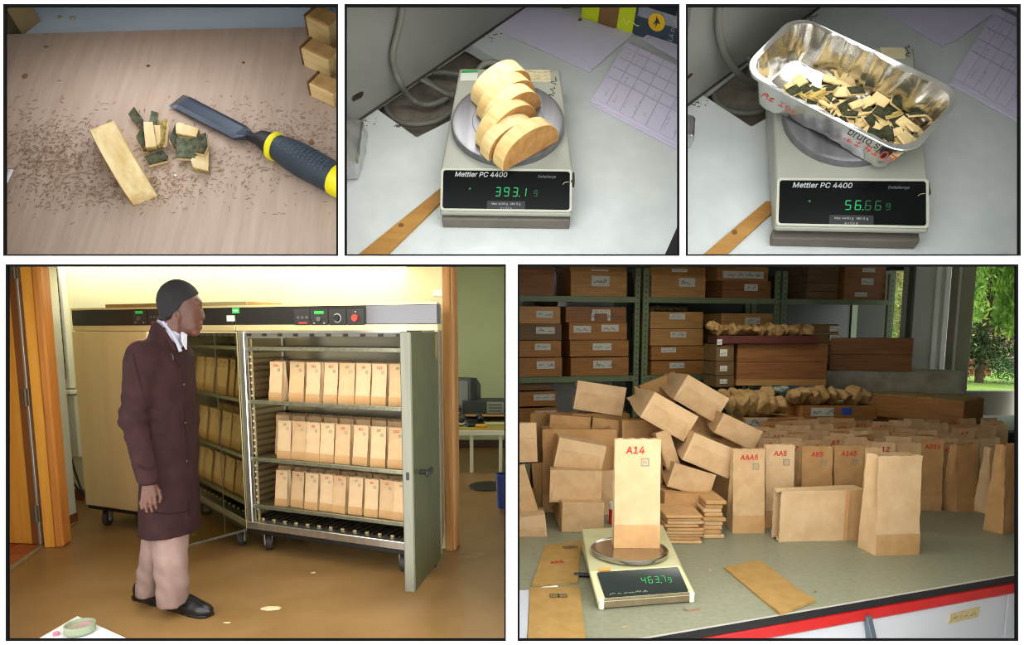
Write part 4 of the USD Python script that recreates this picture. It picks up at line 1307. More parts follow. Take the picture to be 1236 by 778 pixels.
# door frame and door leaf
df = PZ(64, 659)
ddir = unit(np.array([1.0, .22, 0])); dn = np.array([-ddir[1], ddir[0], 0])
dfm = thing('trim_7', 'orange wood door frame post', None, mat4(ddir, dn, (0, 0, 1), df), kind='structure')
hd = capped(df) - .004
obj('jamb', bx(-.040, .03, -.03, .10, 0, hd, .005), doorw, dfm)
obj('moulding', bx(.026, .08, -.045, .10, 0, hd, .012), framew, dfm)
hx = PZ(54, 656)
ld = unit(np.array([-.86, .10, 0])); ln = np.array([-ld[1], ld[0], 0])
dl = thing('door_1', 'open orange wooden door leaf at the left edge', None, mat4(ld, ln, (0, 0, 1), hx), kind='structure')
hdl = capped(hx) - .02
obj('leaf', bx(.004, .62, .0, .046, .012, hdl, .004), doorw, dl)
obj('edge', bx(-.002, .0045, .001, .047, .014, hdl - .004, .001), mat('dark_door_edge', (150, 92, 44)), dl)
obj('edge_face', bx(.0, .05, .0455, .0475, .014, hdl - .004), mat('dark_door_edge', (150, 92, 44)), dl)
obj('gap_strip', bx(-.020, -.0025, .0, .052, .01, hdl - .01, .002), mat('pale_metal_strip', (196, 190, 176), rough=.35, metal=.6), dl)
for y in (328, 478, 621):
    z = 1.46 + (400 - y) / 800 * hx[1]
    hg = obj('hinge', bx(-.034, .02, .050, .060, z - .055, min(z + .055, hdl), .002), mat('hinge_steel', (140, 130, 112), rough=.4, metal=.7), dl)
    obj('pin', cyl((-.008, .060, z - .058), (-.008, .060, min(z + .058, hdl)), .008, 10), mat('hinge_steel', (140, 130, 112)), hg)

# ovens -------------------------------------------------------------------
OH = OZ1 - OZ0
def caster(t, x, y, rot=0.0):
    c = obj('caster', xf(cat_([bx(-.03, .03, -.04, .04, .135, .15), bx(-.026, -.021, -.035, .02, .05, .137), bx(.021, .026, -.035, .02, .05, .137)]), T(x, y, 0) @ RZ(rot)), mat('caster_fork', (176, 172, 156), rough=.4, metal=.6), t)
    obj('wheel', xf(tube([(-.019, 0, 0), (-.016, 0, 0), (.016, 0, 0), (.019, 0, 0)], [.050, .055, .055, .050], 22), T(x, y, 0) @ RZ(rot) @ T(0, -.012, .055)), mat('caster_rubber', (54, 50, 46), rough=.6), c, smooth=30)
    obj('hub', xf(tube([(-.022, 0, 0), (.022, 0, 0)], [.026, .026], 14), T(x, y, 0) @ RZ(rot) @ T(0, -.012, .055)), mat('caster_hub', (190, 186, 170), rough=.5), c, smooth=30)


def zpx(y, P): return 1.46 + (400 - y) / 800 * P[1]


ZS = [OZ0 + .0, zpx(399, S_), zpx(392, S_), zpx(371.5, S_)]   # body bottom, strip lower steel, black strip bottom, black strip top
def header(t, x0, x1, ch=0.0):
    obj('top_cover', hull([(x, y, z) for x, y in ((x0, -.004), (x1, -.004), (x1 - ch, OD), (x0, OD)) for z in (ZS[3], OZ1)]), steelo, t)
    obj('control_strip', bx(x0 + .002, x1 - .012, -.003, .02, ZS[2], ZS[3], .003), strip, t)
    obj('lower_strip', bx(x0, x1, -.002, .05, ZS[1], ZS[2], .003), steelo, t)


# left oven: closed door on its left half, open polished door on its right
OM = mat4(eu, ev, (0, 0, 1), (S_[0], S_[1], 0))
lo = thing('drying_oven', 'left drying oven with closed brushed steel door behind the man', 'oven', OM)
ld_ = LO
obj('body', cat_([bx(-ld_, -.004, .02, OD, OZ0, OZ0 + .02), bx(-ld_, -ld_ + .02, .02, OD, OZ0, ZS[1]), bx(-.024, -.004, .02, OD, OZ0, ZS[1]), bx(-ld_, -.004, OD - .02, OD, OZ0, ZS[1]), bx(-ld_, -.004, .02, OD, ZS[1] - .02, ZS[3])]), inner_s, lo)
header(lo, -ld_, -.004)
obj('door', bx(-ld_ + .004, -.026, -.012, .03, OZ0 + .018, ZS[1] - .004, .005), steelo, lo)
obj('seam', bx(-ld_ * .5 - .003, -ld_ * .5 + .003, -.0135, -.01, OZ0 + .02, ZS[1] - .006), blackp, lo)
obj('base_strip', bx(-ld_ + .01, -.004, .0, .1, OZ0 - .012, OZ0 + .016, .003), blackp, lo)
for x in (-ld_ + .10, -.12):
    for y in (.09, OD - .06):
        caster(lo, x, y, .5)


def px_on_front(x, y, off=0.0):
    """oven-front coordinates (along, height) of a pixel"""
    p = hit(x, y, S_ - ev * off, ev)
    return np.dot(p - S_, eu), p[2]


def module(t, px, kind):
    a, z1 = px_on_front(px[0], px[1], .004); b, z0 = px_on_front(px[2], px[3], .004)
    m = obj('control_module', bx(a, b, -.0065, -.0025, z0, z1, .001), mat('module_black', (44, 42, 40), rough=.35), t)
    w, h = b - a, z1 - z0
    c, z = (a + b) / 2, (z0 + z1) / 2
    if kind == 'display':
        obj('display', bx(c - w * .28, c + w * .28, -.008, -.0062, z + h * .2, z + h * .38, 0), mat('green_display', (40, 170, 60), emit=.5), m)
        obj('knob', cyl((c, -.0062, z - h * .12), (c, -.018, z - h * .12), h * .15, 16), mat('grey_knob', (90, 88, 84)), m)
        for s in (-.3, .3):
            obj('button', bx(c + w * s - .006, c + w * s + .006, -.009, -.0062, z - h * .42, z - h * .34), mat('pale_button', (150, 146, 140)), m)
    elif kind == 'dial':
        g = [(h * .30, 0), (h * .30, .003), (h * .23, .003), (h * .23, 0)]
        obj('scale_ring', xf(lathe([(h * .23, 0), (h * .30, 0), (h * .30, .002), (h * .23, .002)], 28), mat4((1, 0, 0), (0, 0, 1), (0, -1, 0), (c, -.0065, z - h * .06))), mat('dial_grey', (150, 150, 148)), m)
        obj('knob', cyl((c, -.0062, z - h * .06), (c, -.022, z - h * .06), h * .2, 18), blackp, m)
    elif kind == 'red':
        obj('switch', cyl((c, -.0062, z - h * .05), (c, -.022, z - h * .05), h * .22, 18), mat('red_switch', (206, 60, 46), rough=.4), m)
        obj('mark', bx(c - .006, c + .006, -.0075, -.0062, z + h * .3, z + h * .38), mat('pale_button', (150, 146, 140)), m)
    else:
        for i in range(3):
            obj('button', bx(c - w * .3 + i * w * .28, c - w * .15 + i * w * .28, -.009, -.0062, z - h * .1, z + h * .05), mat('grey_knob', (90, 88, 84)), m)
        obj('indicator', bx(c - w * .2, c + w * .35, -.009, -.0062, z - h * .42, z - h * .32), mat('red_indicator', (190, 60, 50)), m)


module(lo, (160, 373, 177, 391), 'display')
module(lo, (178, 373, 194, 391), 'buttons')
for (x0, y0, x1, y1), m, nm in (((280, 371.5, 289, 378), mat('green_sticker', (60, 190, 90), rough=.5), 'green_sticker'), ((273.5, 380.5, 283.5, 387.5), mat('white_sticker', (214, 218, 208)), 'white_sticker')):
    a, z1 = px_on_front(x0, y0, .004); b, z0 = px_on_front(x1, y1, .004)
    s = obj(nm, bx(a, b, -.005, -.0025, z0, z1), m, lo)
    obj('print', bx(a + (b - a) * .2, b - (b - a) * .2, -.0056, -.0048, z0 + (z1 - z0) * .4, z0 + (z1 - z0) * .65), mat('sticker_print', (120, 130, 120) if 'white' in nm else (200, 240, 205)), s)
# board lying on top of the left oven
a0, zz = px_on_front(111, 369); a1, _ = px_on_front(281, 369)
bt = thing('wooden_board', 'flat brown and steel edged board lying on top of the left oven', 'board', OM @ T(a0, .10, OZ1))
obj('panel', bx(0, a1 - a0 + .02, 0, .34, .0, .030, .003), mat('board_brown', (176, 140, 84), (150, 116, 66), sc=4, st=(.5, 3, 3), rough=.5), bt)
obj('edge_strip', bx(a1 - a0 - .42, a1 - a0 + .021, -.003, .003, .002, .0285, .001), mat('board_edge', (190, 180, 140), rough=.4, metal=.5), bt)
# right oven -------------------------------------------------------------
ro = thing('drying_oven', 'right drying oven standing open with shelves of paper bags', 'oven', OM)
R_ = RO
zb = OZ0
obj('body', cat_([bx(.002, .022, .0, OD, zb, ZS[1]), hull([(R_ - .02, 0, z) for z in (zb, ZS[1])] + [(R_, 0, z) for z in (zb, ZS[1])] + [(R_ - .22, OD, z) for z in (zb, ZS[1])] + [(R_ - .20, OD, z) for z in (zb, ZS[1])]), bx(.002, R_ - .20, OD - .02, OD, zb, ZS[1]), bx(.002, R_ - .2, .0, OD, zb, zb + .02), bx(.002, R_ - .2, .0, OD, ZS[1] - .015, ZS[3])]), inner_s, ro)
header(ro, .002, R_, .20)
a, _ = px_on_front(303, 500)
xs = max(a, .06)
obj('post', bx(.022, .075, -.012, .03, zb + .01, ZS[1] - .004, .006), steelb, ro)
obj('frame_right', bx(R_ - .10, R_ - .004, -.010, .03, zb + .01, ZS[1] - .004, .005), steelb, ro)
obj('gasket', bx(.075, R_ - .10, .0, .02, ZS[1] - .035, ZS[1] - .012), mat('grey_gasket', (96, 92, 84)), ro)
for i in range(11):
    xx = .11 + i * (R_ - .24) / 10
    obj('vent_tooth', bx(xx - .018, xx + .018, -.002, .006, ZS[1] - .034, ZS[1] - .018), blackp, ro)
obj('side_rack', bx(.022, .03, .03, OD - .04, zb + .08, ZS[1] - .05), mat('rack_side', (176, 158, 112), rough=.4, metal=.6), ro)
for i in range(26):
    z = zb + .12 + i * .042
    if z > ZS[1] - .08: break
    obj('rail', bx(.03, .052, .035, OD - .05, z, z + .010), mat('rack_rail', (128, 108, 72), rough=.4, metal=.6), ro)
    obj('slot', bx(.076, .088, .03, .036, z + .014, z + .026), mat('rack_slot', (206, 200, 186), rough=.4), ro)
rack_post = obj('rack_front', bx(.076, .094, .036, .044, zb + .06, ZS[1] - .05), mat('rack_side', (176, 158, 112)), ro)
obj('base_frame', bx(.004, R_ - .10, -.014, .06, zb + .012, zb + .062, .004), steelb, ro)
obj('base_strip', bx(.004, R_ - .08, -.008, .1, zb - .016, zb + .012, .003), blackp, ro)
obj('floor_grid', bx(.03, R_ - .22, .06, OD - .03, zb + .05, zb + .058), mat('dark_grid', (44, 38, 30), rough=.5, metal=.4), ro)
for i in range(24):
    xx = .06 + i * (R_ - .33) / 23
    obj('grid_bar', bx(xx - .006, xx + .006, .065, OD - .05, zb + .058, zb + .066), mat('grid_bar', (92, 80, 60), rough=.4, metal=.5), ro)
for i in range(14):
    xx = .10 + i * (R_ - .28) / 13
    obj('grid_stud', bx(xx - .013, xx + .013, .050, .066, zb + .062, zb + .074, .004), mat('stud', (214, 196, 140), rough=.3, metal=.5), ro)
SHZ = [zpx(418, S_) + .02, zpx(483.5, S_) + .028, zpx(553.5, S_) + .028, zpx(612, S_) + .025]
for k, z in enumerate(SHZ):
    s = obj('shelf', bx(.035, R_ - .22, .022, OD - .03, z - .03, z - .022), mesh_m, ro)
    obj('front_rail', bx(.05, R_ - .105, .006, .022, z - .044, z - .018, .003), shelf_m, s)
for x in (.10, R_ - .3):
    for y in (.09, OD - .06):
        caster(ro, x, y, .9 if x < .5 else .3)
module(ro, (355, 373, 374, 392), 'buttons'); module(ro, (375, 373, 396, 392), 'display'); module(ro, (397, 373, 418, 392), 'dial'); module(ro, (419, 373, 440, 392), 'red')
a, z1 = px_on_front(442, 372, .004); b, z0 = px_on_front(540, 391.5, .004)
obj('strip_end', bx(a, R_ - .001, -.0055, .03, ZS[2] + .002, ZS[3] - .002, .001), mat('glossy_grey_strip', (120, 118, 120), rough=.2, metal=.6), ro)
# the left door of the right oven: open towards the man, polished inside
a_ = math.radians(235)
dl_ = np.array([math.cos(a_), math.sin(a_), 0])
tipl = S_ + dl_ * .56
hing = S_ + eu * .028 - ev * .016
hing[2] = 0
dln = np.array([-dl_[1], dl_[0], 0])
if dln @ eu < 0: dln = -dln
LM = mat4(dl_, np.cross((0, 0, 1), dl_), (0, 0, 1), hing)
Ld = np.linalg.norm(tipl - S_)
sg = 1 if np.cross((0, 0, 1), dl_) @ dln > 0 else -1
print('LEFT DOOR', Ld, dl_, 'sg', sg, 'RO', RO)
pd = thing('oven_door', 'open polished steel door mirroring the bags, hinged between the ovens', 'oven door', LM)
obj('panel', bx(0, Ld, -sg * .03, 0, OZ0 + .004, ZS[1] - .006, .002), steelo, pd)
obj('mirror_face', bx(.006, Ld - .006, 0, sg * .0015, OZ0 + .012, ZS[1] - .012), mirror, pd)
obj('bottom_rail', bx(0, Ld, -sg * .031, sg * .004, OZ0 - .004, OZ0 + .012, .002), steeld, pd)
obj('seam', bx(.155, .160, sg * .0012, sg * .0022, OZ0 + .014, ZS[1] - .012), mat('dark_seam', (60, 54, 40)), pd)
# the right door
tr, hr = PZ(501, 714.5, OZ0 - .01), B_
ddr = unit(np.r_[(tr - hr)[:2], 0])
Ldr = np.linalg.norm((tr - hr)[:2])
side = np.cross((0, 0, 1), ddr)
sr = 1 if side @ eu > 0 else -1
print('RIGHT DOOR', Ldr, ddr, sr)
rd = thing('oven_door', 'open right oven door seen on edge with black handle and olive reflecting face', 'oven door', mat4(ddr, side, (0, 0, 1), (hr[0], hr[1], 0)))
obj('panel', bx(.0, Ldr, -sr * .055, 0, OZ0 - .012, ZS[1] - .006, .004), steeld, rd)
obj('outer_face', bx(.008, Ldr - .004, 0, sr * .002, OZ0 - .006, ZS[1] - .012), mat('olive_steel_face', (104, 108, 70), (92, 96, 62), sc=6, rough=.35, metal=.6), rd)
zh = zpx(571.5, tr + np.array([0, .1, 0]))
hd_ = obj('handle', cat_([cyl((Ldr - .115, sr * .002, zh), (Ldr - .115, sr * .045, zh), .012, 14), bx(Ldr - .17, Ldr - .07, sr * .04, sr * .062, zh - .018, zh + .018, .008)]), blackp, rd)
obj('latch', bx(Ldr - .02, Ldr + .004, -sr * .035, -sr * .02, zh - .02, zh + .02, .003), blackp, rd)
obj('stopper', bx(.03, .06, -sr * .04, -sr * .015, OZ0 - .045, OZ0 - .010, .004), blackp, rd)
obj('hanging_tag', xf(hull(np.array([(0, -.001, 0), (.03, -.001, .004), (.04, -.001, -.12), (.01, -.001, -.14), (0, .001, 0), (.03, .001, .004), (.04, .001, -.12), (.01, .001, -.14)])), T(.03, sr * .004, ZS[1] - .02)), mat('tag_olive', (150, 140, 84)), rd)

# bags in the oven
BW, BD = .108, .075
n8 = 8
def front_row(z, xs_, h, row, inks, seed, dy=.05, skip=()):
    for k, x in enumerate(xs_):
        if k in skip: continue
        a, _ = px_on_front(x, 500, -dy)
        w = BW * (1.02 if k % 3 else .94) * (.92 if row == 2 else 1)
        build_bag(OM @ T(a, dy + BD / 2 + .008 * (k % 2), z) @ RZ(.06 * math.sin(k * 2.1 + row)), f'{ORD[k]} brown paper bag from the left in the front row on the {["upper", "middle", "lower"][row]} oven shelf',
                  w, BD, h, seed + k, (kraft2, kraft, kraft2)[k % 3], inks[k % len(inks)], True, (redink, greenink)[(k * 7 + row) % 3 == 1], .055, group='front row of bags on the oven shelves', pinch=.62)


HBAG = zpx(438, S_ + ev * .1) - zpx(482, S_ + ev * .1) + .01
front_row(SHZ[1] - .022, (333, 357, 378, 398, 418, 437, 457, 478), HBAG, 0, ('D14', 'C8', 'D21', 'B17', 'C3', 'D9', 'C12', 'B2'), 100)
front_row(SHZ[2] - .022, (340, 357, 375, 391, 411, 432, 454, 475), HBAG * .98, 1, ('B5', 'C4', 'D2', 'A7', 'D8', 'B11', 'C9', 'D13'), 120)
front_row(SHZ[3] - .022, (334, 353, 371, 388, 405, 424, 444, 462, 480), HBAG * .93, 2, ('D6', 'B8', 'C1', 'A9', 'D3', 'C7', 'B4', 'D5', 'A2'), 140)
back_proto = None
for row, (z, h) in enumerate(((SHZ[1], HBAG), (SHZ[2], HBAG * 1.05), (SHZ[3], HBAG * .93))):
    for dep_ in (.17, .27):
        for k in range(8):
            a, _ = px_on_front(338 + 19.5 * k, 500, -dep_)
            if a + BW / 2 > R_ - .14 - dep_ * .5: continue
            M = OM @ T(a, dep_ + BD / 2, z - .022) @ RZ(.1 * math.sin(k * 3 + dep_ * 40)) @ S((1, 1, h / HBAG))
            lab = f'brown bag, {ORD[k]} from the left in the {"second" if dep_ < .2 else "third"} row on the {["upper", "middle", "lower"][row]} oven shelf'
            if back_proto is None:
                back_proto = build_bag(M, lab, BW, BD, HBAG, 170, kraft, None, group='bags behind the front rows in the oven', pinch=.62)
                tag(back_proto, group='bags behind the front row on the upper oven shelf')
            else:
                dup(back_proto, M, lab, group=f'bags behind the front row on the {["upper", "middle", "lower"][row]} oven shelf')
for k, dx in enumerate((0, .15, .3)):
    pass

# the far room: desk and computer ---------------------------------------------------
dkL = PY(533, 523, 7.0); dkz = zpx(517.5, np.array([0, 6.6, 0]))
dY = 6.75
zt_ = 1.46 + (400 - 519) / 800 * dY * 1.0
dk = thing('desk', 'desk with white edge and olive top in the room beyond the post', 'desk', T(-.62, dY, 0))
obj('desk_top', bx(-.30, .60, 0, 1.15, zt_ - .03, zt_, .003), mat('olive_desk_top', (168, 158, 70), rough=.4), dk)
obj('front_edge', bx(-.30, .60, -.012, .001, zt_ - .055, zt_ - .004, .003), mat('white_edge', (226, 226, 214)), dk)
obj('wood_edge', bx(-.30, .60, -.006, .001, zt_ - .004, zt_ + .003), mat('edge_wood', (196, 150, 90)), dk)
for px_ in (568.5, 604):
    x = (px_ - 618) / 800 * (dY + .05) + .62
    obj('leg', bx(x - .018, x + .018, .03, .066, 0, zt_ - .03, .003), mat('white_edge', (226, 226, 214)), dk)
obj('rear_shelf', bx(-.30, .60, .62, 1.15, zt_ + .06, zt_ + .085, .003), mat('edge_wood', (196, 150, 90)), dk)
obj('shelf_block', bx(-.30, .58, .95, 1.1, zt_, zt_ + .06), mat('dark_block', (60, 56, 50)), dk)
zs_ = zt_ + .085
def px_at(px_, Y): return (px_ - 618) / 800 * Y
Ym = dY + .8
mn = thing('monitor', 'dark bulky computer monitor at the left end of the desk', 'monitor', T(px_at(553, Ym), Ym, zs_) @ RZ(1.0))
obj('casing', hull([(-.02, s * .19, z) for s in (-1, 1) for z in (.06, .40)] + [(.10, s * .18, z) for s in (-1, 1) for z in (.07, .39)] + [(.30, s * .09, z) for s in (-1, 1) for z in (.10, .30)], .008), mat('monitor_black', (52, 56, 54), rough=.5), mn)
obj('screen', bx(-.034, -.026, -.16, .16, .09, .37, .003), mat('grey_screen', (96, 104, 100), rough=.2), mn)
obj('stand', hull([(.02, -.08, 0), (.18, -.08, 0), (.18, .08, 0), (.02, .08, 0), (.07, -.04, .07), (.13, .04, .07), (.07, .04, .07)], .004), mat('monitor_black', (52, 56, 54)), mn)
pcu = thing('desktop_computer', 'flat dark desktop computer with grey front on the desk shelf', 'computer', T(px_at(584, Ym), Ym - .02, zs_))
obj('case', bx(-.24, .23, -.16, .2, .0, .15, .006), mat('pc_black', (46, 50, 50), rough=.5), pcu)
obj('front_panel', bx(.04, .23, -.168, -.158, .01, .14, .004), mat('pc_grey', (130, 136, 128), rough=.5), pcu)
for k in range(3):
    obj('slot', bx(.06, .21, -.172, -.166, .03 + .035 * k, .045 + .035 * k), mat('pc_slot', (80, 84, 80)), pcu)
Yp = dY + .30
ph_ = thing('telephone', 'black telephone set on the olive desk top', 'telephone', T(px_at(573, Yp), Yp, zt_) @ RZ(.3))
obj('base', hull([(-.09, -.07, 0), (.09, -.07, 0), (-.09, .08, 0), (.09, .08, 0), (-.09, .08, .06), (.09, .08, .06), (-.09, -.07, .02), (.09, -.07, .02)], .006), blackp, ph_)
obj('handset', tube(spline([(.05, -.06, .07), (.055, -.03, .10), (.06, .03, .115), (.055, .08, .10)], 5), [.028] * 5 + [.018] * 6 + [.028] * 5, 12), blackp, ph_, smooth=True)
obj('cord', tube(spline([(-.09, 0, .02), (-.15, -.02, .01), (-.2, .02, .008), (-.25, 0, .008)], 6), .006, 6), blackp, ph_, smooth=True)
yb = thing('yellow_case', 'small orange yellow case in front of the black telephone', 'case', T(px_at(580.5, Yp - .12), Yp - .12, zt_) @ RZ(-.1))
obj('lid', bx(-.06, .06, -.035, .035, .016, .032, .006), mat('amber_plastic', (226, 168, 20), rough=.4), yb)
obj('tray', bx(-.06, .06, -.035, .035, 0, .0165, .004), mat('amber_dark', (204, 146, 16), rough=.4), yb)
for k, (x, lab) in enumerate(((556, 'left white paper on the desk under the monitor'), (596, 'right pale paper on the desk under the computer'))):
    tpp = thing('paper_sheet', lab, 'paper', T(px_at(x, dY + .5), dY + .5, zt_))
    obj('sheet', bx(-.12, .12, -.06, .06, 0, .003), mat('pale_green_paper', (206, 214, 196), rough=.8), tpp)
sb = thing('headset', 'round dark headset lying left on the desk by the monitor foot', 'headset', T(px_at(556.5, dY + .55), dY + .52, zt_))
obj('cup', hull([(0, 0, .03), (.03, .0, .05), (-.03, 0, .05), (0, .02, .085)], .03), blackp, sb, smooth=40)
obj('pad', hull([(.0, -.03, .04), (.02, -.032, .06), (-.02, -.032, .06)], .022), mat('pad_grey', (64, 66, 64)), sb, smooth=40)
dc = PZ(590, 587)
ds = thing('black_disc', 'flat black round mat on the brown floor under the desk', 'mat', T(*dc))
obj('disc', lathe([(0, 0), (.17, 0), (.18, .004), (.18, .008), (.17, .012), (0, .012)], 30), blackp, ds, smooth=30)
obj('rim', lathe([(.172, .004), (.188, .004), (.188, .012), (.172, .012)], 30), mat('rim_grey', (44, 44, 44)), ds)
bn = PZ(609.5, 612)
bn_ = thing('blue_bin', 'dark blue plastic bin cut by the right picture edge', 'bin', T(min(bn[0], -.075), bn[1], 0))
obj('shell', lathe([(0, 0), (.05, 0), (.056, .2), (.06, .28), (.055, .28), (.046, .01), (0, .01)], 24), mat('blue_plastic', (38, 60, 130), rough=.4), bn_, smooth=30)
obj('rim', lathe([(.055, .272), (.064, .272), (.064, .288), (.055, .288)], 24), mat('blue_rim', (48, 72, 144), rough=.4), bn_)

# white low table corner with a jar, front left ------------------------------------
zc = .035
c0 = PZ(93.5, 743, zc); c1 = PZ(40, 774, zc); c2 = PZ(166, 776, zc)
wtb = thing('white_stand', 'white low stand whose corner shows at the lower left', 'stand', T(c0[0], c0[1], 0))
q = np.array([(c0 - c0)[:2], (c1 - c0)[:2], ((c1 + c2 - c0) - c0)[:2] * .5 + ((c1 - c0)[:2] + (c2 - c0)[:2]) * 0, (c2 - c0)[:2]])
q[2] = (q[1] + q[3]) * .5 * 1.0 + (np.array([0, -.02]))
obj('top', prism(q, zc - .012, zc), mat('stand_white', (222, 222, 220)), wtb)
obj('base', prism(q * .9 + q.mean(0) * .1, .0, zc - .012), mat('white_base', (226, 226, 220)), wtb)
jr = PZ(97, 763, zc)
jar = thing('glass_dish', 'small round glass dish with pinkish contents on the white stand', 'dish', T(jr[0], jr[1] + .0, zc))
obj('bowl', lathe([(0, .002), (.058, .002), (.066, .012), (.066, .045), (.060, .045), (.058, .014), (0, .008)][::1], 32), mat('pale_green_glass', (150, 162, 132), rough=.12), jar, smooth=30)
obj('liquid', lathe([(0, .008), (.056, .012), (.056, .03), (0, .03)], 28), mat('dish_liquid', (140, 150, 120), (190, 130, 140), sc=20, rough=.1), jar, smooth=30)
pk = PZ(68, 766, zc)
pkt = thing('pink_cap', 'tiny pink cap beside the glass dish on the white stand', 'cap', T(*pk))
obj('cap', lathe([(0, 0), (.014, 0), (.014, .012), (.010, .015), (0, .015)], 16), mat('pink_plastic', (214, 120, 140)), pkt)
for k, (x, y, lab) in enumerate(((327, 734, 'pale scuff of dust on the floor in front of the right oven'), (378, 691, 'white crumb on the brown floor below the right oven'), (274, 751, 'white crumb on the floor right of the black shoe'))):
    p = PZ(x, y)
    m = wobble(trimesh.creation.icosphere(2, .012 if k else .035).apply_transform(S((1.6, .8, .06))), .004, 60, k)
    t = thing('floor_fleck', lab, 'fleck', T(p[0], p[1], .001))
    obj('fleck', m, mat('pale_fleck', (206, 190, 150)), t)
# ------------------------------------------------------------------ the man
PB = PZ(200, 735)
th_v = math.atan2(-PB[0], PB[1])
er_, ef_ = np.array([math.cos(th_v), math.sin(th_v), 0]), np.array([-math.sin(th_v), math.cos(th_v), 0])
PM_ = mat4(er_, ef_, (0, 0, 1), (PB[0], PB[1], 0))
def pp_(x, y, f=0.0):
    """person frame: right of the picture, away from the viewer, up"""
    q = hit(x, y, PB + ef_ * f, ef_) - PB
    return np.array([q @ er_, f, q[2]])
skin = mat('dark_brown_skin', (88, 54, 40), (74, 45, 34), sc=30, rough=.42, spec=.4)
hairm = mat('short_black_hair', (30, 27, 27), (20, 18, 18), sc=220, rough=.9, bump=.6, bsc=420)
coatm = mat('maroon_coat_cloth', (48, 28, 27), (40, 23, 23), sc=14, rough=.85, spec=.12, bump=.15, bsc=70)
coatl = mat('maroon_coat_trim', (38, 22, 22), rough=.85, spec=.12)
trom = mat('mauve_beige_trousers', (136, 112, 102), (124, 101, 92), sc=8, rough=.8, spec=.15, bump=.1, bsc=40)
shirtm = mat('white_lilac_shirt', (150, 148, 160), rough=.7)
shoem = mat('black_leather', (20, 20, 22), rough=.28, spec=.5)
yawT = math.radians(40)
Fd = np.array([math.cos(yawT), -math.sin(yawT)]); Sd = np.array([math.sin(yawT), math.cos(yawT)])   # facing; towards the far shoulder


def loft(p, keys):
    """stacked ellipses: keys = (z, centre r, centre f, half width along the shoulders, half depth)"""
    k = np.array(sorted(keys))
    z = p[:, 2]
    c = [np.interp(z, k[:, 0], k[:, i]) for i in range(1, 5)]
    dx, dy = p[:, 0] - c[0], p[:, 1] - c[1]
    u = dx * Sd[0] + dy * Sd[1]; v = dx * Fd[0] + dy * Fd[1]
    q = (np.sqrt((u / c[2]) ** 2 + (v / c[3]) ** 2 + 1e-9) - 1) * np.minimum(c[2], c[3])
    return np.maximum(q, np.maximum(k[0, 0] - z, z - k[-1, 0]))


def chain(p, pts, rad, k=.02):
    d = None
    for a, b, ra, rb in zip(pts[:-1], pts[1:], rad[:-1], rad[1:]):
        e = cone(p, a, b, ra, rb)
        d = e if d is None else sm(d, e, k)
    return d


shN, elN, wrN = pp_(170, 428, -.13), pp_(160, 505, -.17), pp_(178, 575, -.20)
shF, elF, wrF = pp_(219, 432, .13), pp_(226, 505, .10), pp_(222, 572, -.02)
TK = [(y, x, a, b) for y, x, a, b in ((388, 207, .074, .072), (398, 206, .086, .082), (408, 203, .115, .082), (418, 197, .165, .09), (432, 194, .195, .108), (470, 197, .185, .118), (520, 200, .165, .112), (580, 205, .168, .120), (641, 206, .170, .130))]
TK = [(pp_(x, y)[2], pp_(x, y)[0], 0.0, a, b) for y, x, a, b in TK]


def coat_f(p):
    w = (meshkit.fbm(p * (9, 9, 4), 3, 4) - .5)
    d = loft(p, TK)
    d = sm(d, chain(p, [shN, elN, wrN], [.068, .058, .050], .03), .035)
    d = sm(d, chain(p, [shF, elF, wrF], [.064, .055, .048], .03), .035)
    # sleeve folds at the near elbow
    d = d + .006 * np.sin(p[:, 2] * 95 + p[:, 0] * 30) * np.exp(-((p - elN) ** 2).sum(1) / .012)
    # neck hole and V opening in front
    d = np.maximum(d, -(cone(p, pp_(204, 412, -.0), pp_(208, 385, 0), .0700, .0700)))
    vz = np.clip((p[:, 2] - pp_(207, 446)[2]) / .18, 0, 1) * .2
    u = p[:, 0] * Sd[0] + p[:, 1] * Sd[1]
    fr = (p[:, 0] - pp_(200, 420)[0]) * Fd[0] + p[:, 1] * Fd[1]
    cut = np.maximum(np.abs(u + .0) - .085 * vz, -(fr - .0))
    cut = np.maximum(cut, pp_(207, 446)[2] - p[:, 2])
    d = np.maximum(d, -cut)
    d = np.maximum(d, -np.maximum(np.abs(u - .02) - .045, np.maximum(.04 - fr, pp_(207, 412)[2] - p[:, 2])))
    ring = np.maximum(cone(p, pp_(203, 413, 0), pp_(208, 387, 0), .098, .086), -cone(p, pp_(203, 415, 0), pp_(208, 383, 0), .0735, .0700))
    line = np.interp(p[:, 0], [pp_(188, 390)[0], pp_(198, 395)[0], pp_(208, 408)[0], pp_(217, 428)[0], pp_(224, 446)[0]],
                     [pp_(188, 388)[2], pp_(198, 396)[2], pp_(208, 411)[2], pp_(217, 427)[2], pp_(224, 446)[2]])
    ring = np.maximum(ring, np.maximum(p[:, 2] - line, pp_(207, 432)[2] - p[:, 2]))
    d = np.minimum(d, ring)
    return d + .016 * w


man = thing('person', 'man in a maroon work coat and beige trousers looking into the open oven', 'person', PM_)


def headp(x, y, f=0.0): return pp_(x, y, f)


